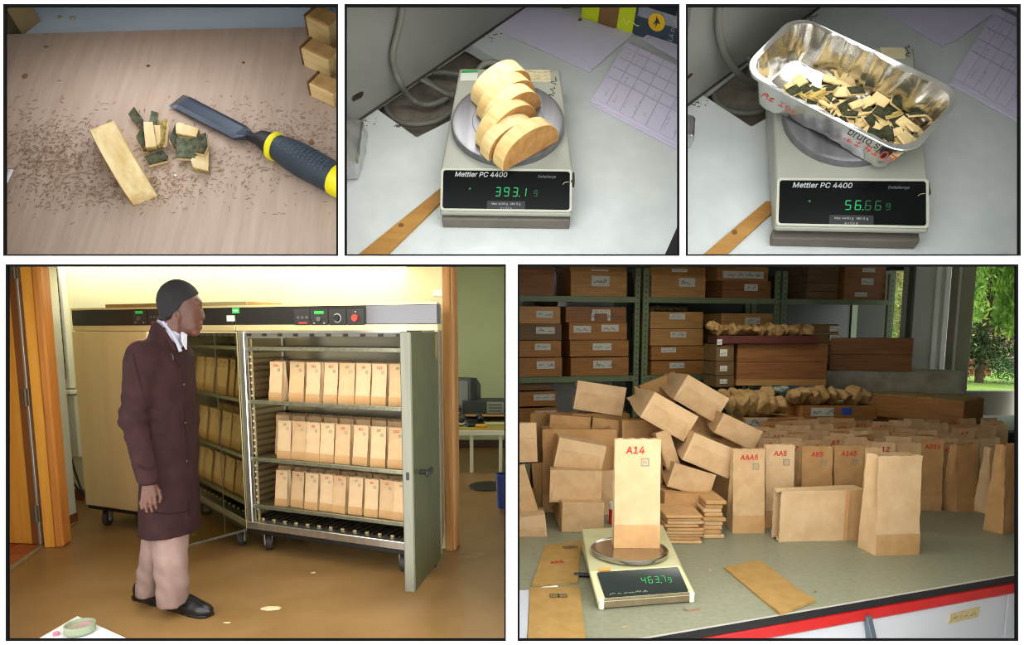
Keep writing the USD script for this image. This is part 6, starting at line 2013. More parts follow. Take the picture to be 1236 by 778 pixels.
a5 = math.atan2(H5 - .045, g5 * .93)
Ls = math.hypot(H5 - .045, g5 * .93)
M5 = T(0, -g5 * .93 / 2, (H5 + .045) / 2 - .0) @ RX(a5) @ T(0, 0, .0095)
dp = obj('display_panel', xf(prism(rrect(W5 * .88, Ls * .84, .008), -.004, .002), M5 @ T(.004, -.004, 0)), mat('dark_green_window', (26, 36, 32), rough=.12), b5)
x = W5 * .0
for i, ch_ in enumerate('4637'):
    obj('digit', xf(seven(ch_, Ls * .20), M5 @ T(x, -Ls * .08, .003)), mat('green_digit_bright', (24, 150, 70), emit=.5), dp, label='digit of lit green segments')
    x += Ls * .19
    if i == 2: obj('decimal_point', xf(bx(-.004, .002, -.002, .004, 0, .001), M5 @ T(x - Ls * .03, -Ls * .10, .003)), mat('green_digit_bright', (40, 200, 90)), dp)
obj('unit_sign', xf(seven('g', Ls * .15), M5 @ T(x, -Ls * .10, .003)), mat('green_digit_bright', (40, 200, 90)), dp)
obj('lettering', xf(scribble(W5 * .40, Ls * .07, 77, w=Ls * .012), M5 @ T(-W5 * .38, -Ls * .36, .003)), mat('faded_lettering', (130, 146, 120)), dp)
obj('orange_sticker', xf(bx(-W5 * .40, -W5 * .28, Ls * .44, Ls * .56, -.002, .003), M5), mat('orange_sticker', (206, 142, 60)), b5)
obj('front_skirt', bx(-hw + .02, hw - .02, -g5 * .97, -g5 * .90, .006, .058, .004), mat('brown_skirt', (126, 112, 84), (108, 94, 68), sc=12), b5)
for s in (-1, 1):
    obj('foot', bx(s * (hw - .014) - .014, s * (hw - .014) + .014, -g5 * 1.0, -g5 * .88, 0, .062, .006), mat('white_foot', (222, 222, 206)), b5)
    obj('rear_foot', bx((xbl + xbr) / 2 + s * .2 - .014, (xbl + xbr) / 2 + s * .2 + .014, L5 - .06, L5 - .03, 0, .02, .004), mat('rubber_black', (26, 26, 26)), b5)
pc5 = PZ(759.7, 662, H5 + .03)
pr5 = (PZ(805.9, 662, H5 + .03)[0] - PZ(713.5, 662, H5 + .03)[0]) / 2
q5 = np.linalg.inv(mat4(s5x, s5y, (0, 0, 1), o5)) @ np.append(pc5, 1)
obj('weighing_pan', xf(lathe([(0, .030), (pr5 * .85, .030), (pr5 * .92, .034), (pr5 * .97, .036), (pr5, .030), (pr5, .012), (pr5 * .95, .004), (pr5 * .5, .004), (0, .012)][::-1], 64), T(q5[0], q5[1], H5)), mat('polished_pan', (176, 168, 156), rough=.15, metal=.95), b5, smooth=30)
obj('pan_post', xf(lathe([(0, -.004), (.06, -.004), (.06, .012), (0, .012)], 20), T(q5[0], q5[1], H5)), mat('dark_support', (70, 70, 70)), b5)
bag_at(741.2, 795.8, 531, 661, 'paper bag marked A14 standing on the pan of the bench balance', 220, yaw=-.02, m=kraft2, txt='A14', stamp=True, pinch=.62, ts=.062, tx=-.06, dz=H5 + .0305, depth=.42, wr=.006)
pw = thing('power_cable', 'short black cable leaving the left side of the bench balance', 'cable', T(*PZ(699, 696)))
obj('cord', tube(spline([(-.03, 0, .014), (0, 0, .014), (.05, -.005, .014), (.10, -.01, .02)], 5), .014, 8), blackp, pw, smooth=True)
rc = thing('red_can', 'small red and white can half hidden behind the numbered bag', 'can', T(*PZ(739.5, 632)))
obj('can_body', lathe([(0, 0), (.03, 0), (.03, .12), (0, .12)], 20), mat('can_red', (186, 40, 44), rough=.4), rc)
obj('can_top', lathe([(0, .12), (.031, .12), (.031, .17), (0, .17)], 20), mat('can_white', (214, 212, 206), rough=.4), rc)
# flat bags and papers lying on the bench
def flat_bag(quad, label, seed, m=None, fold=.2, stamp=None, txt=None, z=0.0):
    P = np.array([PZ(*p)[:2] for p in quad]); c = P.mean(0)
    t = thing('flat_paper_bag', label, 'flat paper bag', T(c[0], c[1], z))
    Q = P - c
    pl = Polygon(Q).segmentize(.05)
    obj('sheet', wobble(prism(pl, .001, .010).subdivide(), .003, 12, seed), m or kfold, t, smooth=20)
    u, v = Q[1] - Q[0], Q[3] - Q[0]
    A = Q[0] + v * (1 - fold); Bq = Q[1] + (Q[2] - Q[1]) * (1 - fold)
    obj('bottom_fold', prism([tuple(A), tuple(Bq), tuple(Q[2]), tuple(Q[3])], .010, .017), m or kraft3, t)
    un = unit(u)
    if stamp:
        p = Q[0] + u * stamp[0] + v * stamp[1]
        obj('stamp', xf(cat_([square_stamp(.05), xf(square_stamp(.05), T(.045, 0, 0))]), mat4((*un, 0), (-un[1], un[0], 0), (0, 0, 1), (p[0], p[1], .0135))), mat('dark_stamp', (92, 86, 64)), t)
    if txt:
        p = Q[0] + u * txt[0] + v * txt[1]
        obj('handwriting', xf(text(txt[2], .035, True, .0006), mat4((*un, 0), (-un[1], un[0], 0), (0, 0, 1), (p[0], p[1], .0135))), redink, t)
    return t
flatm = mat('flat_kraft', (172, 136, 74), (158, 122, 62), sc=10, rough=.7)
flat_bag([(658, 658.5), (702.5, 654), (697.6, 704.6), (642, 708.3)], 'flat paper bag with red marking lying left of the bench balance', 1, flatm, .24, (.62, .16), (.30, .55, 'A15'))
flat_bag([(639.6, 710.8), (700, 709.6), (707, 774), (637, 774)], 'flat paper bag with dark stamp at the lower left corner of the bench', 2, flatm, .12, (.48, .20))
flat_bag([(873.8, 686), (917, 677), (984, 727), (942, 743)], 'flat paper bag lying askew on the bench right of the balance', 3, flatm, .12)
def flatsheet(quad, label, m, name='paper_sheet', z=.001, cat='paper'):
    P = np.array([PZ(*p)[:2] for p in quad]); c = P.mean(0)
    t = thing(name, label, cat, T(c[0], c[1], z))
    obj('sheet', prism(P - c, 0, .004), m, t)
flatsheet([(622, 713.5), (639, 712.5), (636, 774), (622, 774)], 'pale grey paper sheet at the lower left corner of the bench', mat('pale_grey_paper', (196, 200, 208)))
flatsheet([(653, 709), (673, 707), (674, 709.5), (654, 711)], 'small white slip between the two flat bags', mat('bright_white', (250, 250, 250)))
for k, (x, y, lab, cc) in enumerate(((835, 735, 'reddish brown stain of debris on the bench right of the balance foot', (150, 110, 84)), (1045, 667, 'thin pale stick lying left of the tall front bag', (190, 160, 110)), (754, 757, 'tiny pale straw on the bench near its front edge', (190, 170, 120)), (984, 714, 'small brown flake on the bench right of the askew flat bag', (140, 104, 80)), (857, 688, 'pale straw on the bench left of the askew flat bag', (190, 170, 120)))):
    p = PZ(x, y)
    if k == 0:
        m = cat_([wobble(trimesh.creation.icosphere(2, r).apply_transform(S((1.6, .7, .04))), .006, 30, q).apply_translation((dx, dy, 0)) for q, (dx, dy, r) in enumerate(((0, 0, .022), (-.04, .05, .018), (.05, -.05, .014)))])
        m = wobble(trimesh.creation.icosphere(2, .03).apply_transform(S((1.7, .8, .04))), .010, 26, 2)
    else:
        m = bx(-.05 if k == 1 else -.018, .05 if k == 1 else .018, -.004, .004, 0, .004, .001)
    t = thing('bench_debris', lab, 'debris', T(p[0], p[1], .0005) @ RZ(.3 * k))
    obj('piece', m, mat('debris_%d' % cc[0], cc), t)

# ---- back bench, trays and boxes on it ---------------------------------------------
def frame_at(p, yaw): return T(*p) @ RZ(yaw)
straw = mat('straw_mix', (178, 150, 84), (128, 104, 52), sc=22, rough=.9, bump=.6, bsc=50)
crumple = mat('crumpled_bag', (176, 142, 86), (140, 108, 60), sc=10, rough=.8, bump=.5, bsc=24)
YK = 7.5
zk = PY(1000, 519, YK)[2]
bb = thing('back_bench', 'grey green counter behind the crowd of paper bags', 'counter', T(0, 0, 0), ref=(3, 8, .3))
obj('counter_top', prism([(1.75, YK), (xr(YK) + .02, YK), (xr(8.9), 8.9), (1.9, 8.9)], zk - .03, zk), mat('counter_green', (132, 146, 128), rough=.5), bb)
obj('counter_front', bx(1.78, xr(YK), YK + .03, YK + .06, -.8, zk - .03), mat('dark_carcass', (60, 62, 60)), bb)


def px_box(quad, Y, depth, label, m, name='wooden_box', yaw=0.0, layers=1, lab=None, fill=None, group=None, open_top=False, cat='box', rim=.03):
    """box whose front spans px x0..x1, y0 (top)..y1 (bottom) at depth Y"""
    x0, x1, y0, y1 = quad
    a, b = PY(x0, y1, Y), PY(x1, y1, Y)
    top = PY((x0 + x1) / 2, y0, Y)
    w = np.linalg.norm(b - a); h = top[2] - a[2]
    c = (a + b) / 2
    t = thing(name, label, cat, T(*c) @ RZ(yaw), group=group)
    box_parts(t, w, depth, h, m, layers, open_top, rim)
    if fill: obj('contents', wobble(bx(-w / 2 + .02, w / 2 - .02, .02, depth - .02, h * .5, h + .02, .02).subdivide().subdivide().subdivide(), .022, 14, int(x0)), fill, t, smooth=40)
    for L in lab or ():
        lx, lz, lw, lh, mm = L
        q = obj('paper_label', bx(lx * w - lw * w / 2, lx * w + lw * w / 2, -.006, -.0005, lz * h - lh * h / 2, lz * h + lh * h / 2), mm, t)
        obj('writing', xf(scribble(lw * w * .75, lh * h * .55, int(x0 + lz * 10), w=lh * h * .07), mat4((1, 0, 0), (0, 0, 1), (0, -1, 0), (lx * w - lw * w * .4, -.007, lz * h - lh * h * .2))), lab_ink, q)
    return t, w, h


def box_parts(t, w, d, h, m, layers=1, open_top=False, rim=.03):
    for i in range(layers):
        z0, z1 = h * i / layers, h * (i + 1) / layers - (.004 if i < layers - 1 else 0)
        obj('front_plank', bx(-w / 2, w / 2, 0, .02, z0, z1, .003), m, t)
        obj('side_plank', bx(-w / 2, -w / 2 + .02, .0205, d - .0205, z0, z1, .003), m, t)
        obj('side_plank', bx(w / 2 - .02, w / 2, .0205, d - .0205, z0, z1, .003), m, t)
        obj('back_plank', bx(-w / 2, w / 2, d - .02, d, z0, z1, .003), m, t)
    obj('bottom_board' if open_top else 'lid_board', bx(-w / 2 + .021, w / 2 - .021, .021, d - .021, 0 if open_top else h - .03, .02 if open_top else h - .008), m, t)


def corner_box(tl, tc, tr_, ybot, Yc, label, m, layers=1, name='wooden_box', fill=None, lab=None, depth=None, group=None, cat='box'):
    """box seen on its near vertical edge: tl, tc, tr_ are the top's left, near and right corners in the picture, ybot the near edge's bottom"""
    C = PY(tc[0], tc[1], Yc)
    Ltop = hit(tl[0], tl[1], C, (0, 0, 1)) if False else None
    zb_ = PY(tc[0], ybot, Yc)[2]
    h = C[2] - zb_
    return C, h, zb_


# tray boxes nearest the crowd
px_box((967, 1059, 489.5, 506), 7.55, .5, 'shallow wooden tray with white and blue labels and crumpled bags inside', boxw[0], 'wooden_tray', 0.02, 1, [(-.23, .55, .30, .62, labelm), (.09, .6, .13, .5, mat('blue_label', (40, 84, 190)))], None, cat='tray')
px_box((898, 971, 504, 519), 7.5, .5, 'shallow wooden tray with a white label at its left end', boxw[1], 'wooden_tray', 0.0, 1, [(-.30, .55, .36, .8, labelm)], None, cat='tray')
def heap(px_, py_, Y, w, d, h, label, seed, m, n=9, name='crumpled_bags', cat='crumpled bags'):
    c = PY(px_, py_, Y)
    t = thing(name, label, cat, T(*c))
    rs2 = np.random.RandomState(seed)
    for i in range(n):
        x = -w / 2 + w * (i + .5) / n
        s = rs2.uniform(.8, 1.2)
        pc_ = rs2.normal(0, 1, (26, 3)); pc_ /= np.linalg.norm(pc_, axis=1)[:, None]
        q = trimesh.convex.convex_hull(pc_ * rs2.uniform(.75, 1.1, (26, 1)) * (w / n * .9 * s, d * .45, h * .52 * rs2.uniform(.7, 1.15)))
        q = wobble(q.subdivide().subdivide(), .016, 22, seed + i)
        q.apply_transform(T(x, d * .4 + rs2.uniform(-.03, .03), h * .45))
        obj('crumpled_bag', q, m, t, smooth=42)
heap(1005, 490, 7.57, .92, .42, .24, 'row of crumpled brown bags in the tray with the blue label', 41, crumple, 8)
heap(918, 505, 7.52, .66, .42, .30, 'crumpled brown bags heaped in the tray with the white end label', 42, crumple, 6)
heap(905, 489, 7.9, .62, .4, .22, 'second layer of crumpled brown bags behind the left tray', 43, crumple, 6)
heap(1010, 512, 7.52, .36, .12, .06, 'small dark crumpled bag on the counter edge below the blue label', 44, mat('dark_crumple', (120, 98, 76)), 4)
heap(941, 476, 8.2, .30, .3, .12, 'pale grey plastic bag lying behind the crumpled bags', 45, mat('grey_plastic', (150, 166, 150), rough=.3), 3, 'plastic_bag', 'plastic bag')


def edge_box(near, left, right, ytop, ybot, Yn, label, m, layers=1, lab=None, fill=None, name='wooden_box', thick=None, cat='box'):
    """box standing with a vertical edge towards the viewer: near px x, left/right px x; Yn depth of the near edge"""
    B_n = PY(near, ybot, Yn)
    h = PY(near, ytop, Yn)[2] - B_n[2]
    return B_n, h


def oriented_box(Bn, eu_, w, d, h, label, m, layers=1, lab=None, fill=None, name='wooden_box', cat='box', open_top=False):
    """front-right-bottom corner Bn; eu_ points from it to the left along the front; the right side goes back"""
    u = -unit(eu_)
    v = np.array([-u[1], u[0], 0])
    c = np.asarray(Bn) - u * w / 2
    t = thing(name, label, cat, mat4(u, v, (0, 0, 1), c))
    box_parts(t, w, d, h, m, layers, open_top)
    if fill: obj('contents', wobble(bx(-w / 2 + .02, w / 2 - .02, .02, d - .02, h * .6, h + .01, .01).subdivide().subdivide().subdivide(), .012, 12, 3), fill, t, smooth=40)
    for L in lab or ():
        face, lx, lz, lw, lh, mm = L
        if face == 'f':
            q = obj('paper_label', bx(lx * w - lw / 2, lx * w + lw / 2, -.006, -.0005, lz * h - lh / 2, lz * h + lh / 2), mm, t)
        else:
            q = obj('paper_label', bx(w / 2 + .0005, w / 2 + .006, lx * d - lw / 2, lx * d + lw / 2, lz * h - lh / 2, lz * h + lh / 2), mm, t)
    return t


# big tray box with straw on top, at the right
Bn = PY(1162, 512, 7.3); zt0 = PY(1163, 484, 7.3)[2]
Lf = PY(1049, 486, 8.1)
eu1 = np.array([Lf[0] - Bn[0], Lf[1] - Bn[1], 0]); w1 = np.linalg.norm(eu1)
oriented_box(Bn, eu1, w1, .62, zt0 - Bn[2], 'large flat wooden box topped with straw standing on the counter at the right', boxw[0], 1, fill=straw, name='wooden_box')
Bn2 = PY(1161, 526, 7.33)
oriented_box(Bn2 + np.array([.02, .02, 0]), eu1, w1 * .96, .56, (Bn[2] - Bn2[2]) - .004, 'reddish wooden box with white label under the straw topped box', boxw[2], 1, lab=[('s', .45, .5, .17, .07, labelm)])
# grey board and the two boxes on it
Bn3 = PY(1163, 478, 8.5)
sl_ = thing('stone_slab', 'pale grey stained slab under the pair of boxes by the window', 'slab', T(0, 0, 0))
A3, C3 = PY(996, 466, 8.9), PY(1165, 478, 8.5)
zt3 = PY(1100, 448, 8.6)[2]
u3 = unit(np.array([C3[0] - A3[0], C3[1] - A3[1], 0])); v3 = np.array([-u3[1], u3[0], 0])
hs3 = .30
UsdGeom.Xformable(sl_).GetOrderedXformOps()[0].Set(Gf.Matrix4d(*mat4(u3, v3, (0, 0, 1), (A3[0], A3[1], zt3 - hs3)).T.ravel()))
obj('slab', bx(0, np.linalg.norm((C3 - A3)[:2]), 0, .55, 0, hs3, .01), mat('stained_grey', (176, 172, 154), (150, 142, 122), sc=5, rough=.8), sl_)
Bn4 = PY(1100, 448, 8.62); Bn4[2] = zt3 + .002
zt4 = PY(1100, 408, 8.62)[2]
oriented_box(Bn4, np.array([-1, .26, 0]), .98, .72, zt4 - Bn4[2], 'pair of wooden boxes stacked on the grey slab, pale sticker on the top corner', boxw[2], 2, lab=[('s', .25, .72, .30, .10, mat('torn_paper', (170, 166, 150)))])
# big central box of planks
Bn5 = PY(997, 465, 8.3)
zt5, zm5 = PY(997, 415, 8.3)[2], PY(997, 457, 8.3)[2]
oriented_box(np.array([Bn5[0], Bn5[1], Bn5[2]]), np.array([-1, -.02, 0]), PY(997, 460, 8.3)[0] - PY(888, 460, 8.3)[0], .45, zm5 - Bn5[2] - .003, 'long light plank box at the foot of the central box stack', boxw[1], 1)
oriented_box(np.array([Bn5[0], Bn5[1], zm5]), np.array([-1, -.02, 0]), PY(997, 460, 8.3)[0] - PY(888, 460, 8.3)[0], .45, zt5 - zm5, 'large brown plank box in the middle of the counter', boxw[2], 2)
for k, (y0, y1) in enumerate(((415, 436), (436, 453), (453, 467))):
    t, w, h = px_box((864, 886, y0 + .4, y1 - .4), 8.25, .4, f'dark box end with white square label, {["uppermost", "middle", "lowest"][k]} of three beside the plank box', boxw[3], 'wooden_box', .12, 1, [(-.1, .5, .42, .42, labelm)])
px_box((866, 985, 405, 414.5), 8.22, .42, 'dark red tray of wrinkled bags on top of the central box stack', mat('dark_red_wood', (92, 40, 30), (76, 32, 24), sc=6, rough=.6), 'wooden_tray', 0, 1, [(-.48, .2, .05, .7, labelm)], None, cat='tray')
heap(924, 407, 8.24, 1.2, .34, .19, 'row of wrinkled bag tops in the dark red tray', 51, mat('wrinkled_bag', (170, 136, 80), (112, 84, 46), sc=10, rough=.8, bump=.5, bsc=24), 13)
heap(862, 400, 8.2, .12, .2, .14, 'wrinkled bag hanging over the left end of the dark red tray', 52, mat('wrinkled_bag', (170, 136, 80)), 2)

# ---- the rack -----------------------------------------------------------------------
RA, RB = PY(627, 400, 8.75), PY(1075, 400, 10.15)
ru = unit(np.array([RB[0] - RA[0], RB[1] - RA[1], 0])); rv_ = np.array([-ru[1], ru[0], 0])
RO_ = np.array([RA[0], RA[1], 0.0])
RM = mat4(ru, rv_, (0, 0, 1), RO_); RMi = np.linalg.inv(RM)
def rk(x, y, off=0.0):
    p = RMi @ np.append(hit(x, y, RO_ + rv_ * off, rv_), 1)
    return p[0], p[2]
ztop = capped(RO_ + ru * .5) - .03
rack = thing('storage_rack', 'green steel rack with perforated uprights behind the paper bags', 'rack', RM)
RD = .75
zs1, zs2 = np.mean([rk(690, 352)[1], rk(990, 366)[1]]), np.mean([rk(690, 453)[1], rk(850, 453)[1]])
zs3 = zs2 - (zs1 - zs2)
xs_up = [(765.5, 771.5), (775, 782), (933.5, 939), (942, 947.5), (1069, 1076)]
u0 = rk(622, 400)[0]
for a, b in xs_up:
    ua, ub = rk(a, 400)[0], rk(b, 400)[0]
    q = obj('upright', bx(ua, ub, -.012, .03, -.78, ztop, .003), rackm, rack)
    for i in range(34):
        z = zs2 - .9 + i * .075
        if z > ztop - .05: break
        obj('hole', bx((ua + ub) / 2 - .009, (ua + ub) / 2 + .009, -.0135, -.0115, z, z + .022), holem, q)
    obj('rear_upright', bx(ua, ub, RD - .03, RD, -.78, ztop), rackm, rack)
bays = [(u0 - .05, rk(765.5, 400)[0]), (rk(782, 400)[0], rk(933.5, 400)[0]), (rk(947.5, 400)[0], rk(1069, 400)[0])]
for i, (a, b) in enumerate(bays):
    for z in (zs3, zs2, zs1):
        s = obj('shelf', bx(a - .01, b + .01, -.004, RD - .01, z - .012, z, 0), rackm, rack)
        obj('shelf_lip', bx(a - .005, b + .005, -.010, -.004, z - .075, z + .002, .003), rackm, s)
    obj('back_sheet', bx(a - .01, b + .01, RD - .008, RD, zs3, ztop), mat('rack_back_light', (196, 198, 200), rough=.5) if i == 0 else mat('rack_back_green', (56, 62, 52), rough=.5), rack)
    for u in (a + .05, b - .05):
        obj('bolt', cyl((u, -.010, zs2 - .04), (u, -.015, zs2 - .04), .011, 10), holem, rack)
# strip lamp glare plate on the left bay
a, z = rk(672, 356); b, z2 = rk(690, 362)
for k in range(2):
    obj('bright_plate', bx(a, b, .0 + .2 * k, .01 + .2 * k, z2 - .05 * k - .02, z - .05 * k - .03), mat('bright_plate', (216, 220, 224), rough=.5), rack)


def rack_box(x0, x1, y0, y1, label, m, lab=(), depth=.6, off=.03, sh=None, zbase=None, layers=1, group=None):
    ua, za = rk(x0, y1, off); ub, zb2 = rk(x1, y0, off)
    for zsh in (zs1, zs2):
        if abs(za - zsh) < .12 and zb2 > zsh + .1: za = zsh + .001
    zb2 = min(zb2, capped(RO_ + ru * ua + rv_ * off) - .03)
    w, h = ub - ua, zb2 - za
    t = thing('wooden_box', label, 'box', RM @ T((ua + ub) / 2, off, za + .002), group=group)
    h -= .006
    box_parts(t, w, depth, h, m, layers)
    for lx, lz, lw, lh in lab:
        q = obj('paper_label', bx(lx * w - lw * w / 2, lx * w + lw * w / 2, -.006, -.0005, lz * h - lh * h / 2, lz * h + lh * h / 2), labelm, t)
        obj('writing', xf(scribble(lw * w * .72, lh * h * .5, int(x0 + y0), w=lh * h * .08), mat4((1, 0, 0), (0, 0, 1), (0, -1, 0), (lx * w - lw * w * .38, -.007, lz * h - lh * h * .2))), lab_ink, q)
    return t


UPL = ['topmost', 'second from the top', 'third from the top', 'lowest']
for k, (y0, y1, m, lab) in enumerate(((369.5, 390.5, 1, [(.15, .55, .36, .40)]), (390.5, 410.5, 3, [(.15, .6, .40, .42)]), (410.5, 431, 0, [(.1, .62, .34, .40)]), (431, 451.5, 0, [(.15, .62, .38, .40)]))):
    rack_box(621, (676.5, 678, 677.5, 678.5)[k], y0, y1, f'wooden box, {UPL[k]} of the far left stack on the middle shelf', boxw[m], lab)
for k, (y0, y1, m, lab, x0, x1) in enumerate(((370, 389, 2, [(.08, .70, .30, .26), (-.06, .36, .05, .5), (.21, .36, .05, .5)], 683, 756), (389, 410, 0, [(-.28, .62, .30, .40), (.20, .68, .30, .40)], 687, 757), (410, 430.5, 0, [(.04, .6, .32, .42)], 688, 759), (430.5, 451.5, 0, [(.04, .62, .32, .42)], 689, 759))):
    rack_box(x0, x1, y0, y1, f'wooden box, {UPL[k]} of the stack left of the uprights, middle shelf', boxw[m], lab)
for k, (y0, y1, m, lab, x0, x1) in enumerate(((376, 396.5, 1, [(.0, .72, .30, .36)], 785, 849), (396.5, 417, 1, [(.02, .66, .30, .36)], 785, 849), (417, 434.5, 0, [(-.18, .72, .28, .36)], 786, 850), (434.5, 450.5, 0, [(-.02, .66, .28, .40)], 786, 850))):
    rack_box(x0, x1, y0, y1, f'wooden box, {UPL[k]} of the stack right of the left uprights, middle shelf', boxw[m], lab)
heap5 = rk(810, 376, .03)
t = thing('crumpled_bags', 'row of dark dried plants on the stack right of the left upright pair', 'dried plants', RM @ T(heap5[0] - .02, .08, heap5[1]))
for i in range(6):
    q = wobble(trimesh.creation.icosphere(2, 1.0).apply_transform(S((.09, .16, .05))), .03, 14, i).apply_transform(T(-.24 + .1 * i, .15, .035))
    obj('dried_plant', q, mat('dried_plant', (92, 76, 40), (60, 50, 28), sc=20, rough=.9), t, smooth=45)
rack_box(871, 933, 378, 394, 'yellowish wooden box with label behind the dark red tray of wrinkled bags', boxw[1], [(.1, .45, .30, .5)])
rack_box(871, 933, 395, 449, 'tall wooden box hidden behind the central stack, middle shelf', boxw[3], [], layers=3)
# upper shelf
rack_box(621, 669, 325, 347, 'lower dark box at the far left of the upper shelf', boxw[2])
rack_box(621, 671, 302, 324.5, 'upper dark box at the far left of the upper shelf', boxw[3])
rack_box(689, 757, 328, 350.5, 'lower wooden box with label left of the first uprights on the upper shelf', boxw[1], [(.02, .62, .32, .42)])
rack_box(688, 757, 306, 327.5, 'upper wooden box left of the first uprights on the upper shelf', boxw[0], [(.02, .3, .3, .3)])
rack_box(786, 852, 333, 355, 'lower wooden box with tilted label right of the first uprights, upper shelf', boxw[1], [(.15, .70, .30, .40)])
rack_box(785, 852, 313, 332.5, 'upper wooden box right of the first uprights, upper shelf', boxw[0], [(.02, .6, .28, .34)])
rack_box(872, 931, 339, 360, 'lower reddish box left of the second uprights, upper shelf', boxw[2], [(.08, .62, .28, .38)], layers=2)
rack_box(866, 928, 317, 338.5, 'upper box with a long white label left of the second uprights', boxw[0], [(.0, .42, .80, .48)])
rack_box(973, 1014, 306, 362.5, 'tall dark crate in the shade of the third bay, upper shelf', boxw[3], layers=4, off=.1)
for k, (x0, x1, y0, y1, lab) in enumerate(((1018, 1069, 350, 370, [(-.1, .55, .30, .42)]), (1019, 1070, 333, 349.5, [(.04, .6, .30, .46)]), (1020, 1071, 314, 332.5, [(.06, .6, .30, .4)]))):
    rack_box(x0, x1, y0, y1, f'dark wooden box with white label in the third bay, {["lowest", "middle", "uppermost"][k]} of three', boxw[2], lab)
# lower shelf left and the shadowed boxes in the third bay
for k, (y0, y1, m, lab) in enumerate(((460, 471.5, 3, []), (471.5, 491, 0, [(.2, .6, .5, .42)]), (491, 511, 0, [(.2, .6, .5, .42)]))):
    rack_box(621, (666, 672, 674)[k], y0, y1, f'wooden box at the far left under the middle shelf, {["topmost", "middle", "lowest"][k]} of three', boxw[m], lab)
rack_box(621, 676, 511.5, 560, 'large dark crate at the far left under the three boxes', boxw[3], layers=2)
for k, (x0, x1, y0, y1, Y, lab) in enumerate(((955, 1012, 391, 402, 8.9, [(.42, .5, .22, .6)]), (955, 1012, 402.5, 416, 8.9, [(.42, .65, .22, .5)]), (985, 1012, 417, 440, 8.9, []))):
    px_box((x0, x1, y0, y1), Y, .4, ['dark box with white end label behind the wrinkled bags, upper one', 'dark box with white end label behind the wrinkled bags, lower one', 'small dark box in the gap left of the boxes on the slab'][k], boxw[3], 'wooden_box', 0, 1, [(*l, labelm) for l in lab])
bc = rk(668, 369, .1)
dk_ = thing('dark_bundle', 'small dark bundle on top of the far left box stack', 'bundle', RM @ T(bc[0] - .06, .2, bc[1]))
obj('cloth', wobble(trimesh.creation.icosphere(3, 1).apply_transform(S((.16, .1, .06))), .03, 16, 3).apply_translation((0, 0, .05)), mat('dark_cloth', (44, 40, 38), rough=.9), dk_, smooth=45)
obj('knot', wobble(trimesh.creation.icosphere(2, .045), .012, 30, 3).apply_translation((-.05, 0, .10)), mat('dark_cloth', (44, 40, 38)), dk_, smooth=45)

# ---- walls, window and garden ---------------------------------------------------------
YW = 11.05
wbk = thing('wall_back_bag_room', 'dim back wall behind the storage rack', None, T(0, YW, 0), kind='structure')
hcap = capped(np.array([0, YW, 0]))
xw0 = px_at(1073, YW * .9925 + .1)
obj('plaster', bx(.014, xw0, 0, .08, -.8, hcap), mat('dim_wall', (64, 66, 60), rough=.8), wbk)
def col(name, x0, x1, Y, th_, label, m, y_top=None, kind='structure'):
    a, b = PY(x0, 400, Y)[0], PY(x1, 400, Y)[0]
    t = thing(name, label, None, T((a + b) / 2, Y, 0), kind=kind)
    return t, (b - a) / 2
wcol = mat('white_column', (186, 188, 182), rough=.6)
YC = 9.6
t, hw_ = col('window_2', 1100, 1141, YC, .3, 'white pillar and frame between the two window openings', wcol)
hc_ = capped(np.array([0, YC, 0]))
obj('pillar', bx(-hw_, hw_, 0, .30, -.8, hc_ - .005, .01), wcol, t)
obj('moulding', bx(hw_ - .20, hw_ - .12, -.02, .0, -.8, hc_ - .01, .006), mat('white_column_light', (206, 208, 204), rough=.5), t)
obj('moulding', bx(hw_ - .07, hw_ + .01, -.03, .02, -.8, hc_ - .01, .008), mat('white_column_light', (206, 208, 204)), t)
obj('jamb', bx(-hw_ - .035, -hw_, -.02, .1, -.8, hc_ - .01, .004), mat('dark_grey_frame', (86, 92, 80)), t)
t, hw_ = col('window_3', 1141.5, 1152.5, YC + .05, .2, 'dark window jamb strip beside the white pillar', blackm)
obj('jamb', bx(-hw_, hw_, .25, .33, -.8, hc_ - .005), mat('near_black_jamb', (26, 28, 26)), t)
t, hw_ = col('window_4', 1152, 1173, 9.2, .2, 'grey beige window post at the right side of the bag room', wcol)
hc2 = capped(np.array([0, 9.2, 0]))
obj('post', bx(-hw_, hw_, 0, .16, -.8, hc2 - .005, .008), mat('grey_beige_post', (150, 148, 128), rough=.6), t)
obj('inner_strip', bx(-hw_ - .0, -hw_ + .03, -.02, .0, .6, hc2 - .01, .003), mat('white_column_light', (206, 208, 204)), t)
t, hw_ = col('window_5', 1077, 1100, YC + .3, .2, 'narrow left window with a low white sill', wcol)
obj('sill', bx(-hw_ - .1, hw_ + .1, 0, .15, -.8, PY(1090, 408, YC + .3)[2], .006), mat('grey_beige_post', (150, 148, 128)), t)
obj('header', bx(-hw_ - .1, hw_ + .1, 0, .1, PY(1090, 326, YC + .3)[2], hc_ + .03, .003), mat('dark_header', (40, 40, 36)), t)
t, hw_ = col('window_6', 1165, 1236, 9.25, .2, 'wide right window looking out on the garden', wcol)
obj('sill', bx(-hw_, hw_ + .1, 0, .2, -.8, PY(1200, 472, 9.25)[2], .006), mat('grey_beige_post', (150, 148, 128)), t)
pn = glass_pane('window_glass', (.97, .98, .97), 1.12)
obj('pane', bx(-hw_ + .12, hw_ + .1, .09, .095, PY(1200, 472, 9.25)[2], hc2 + .02), pn, t)
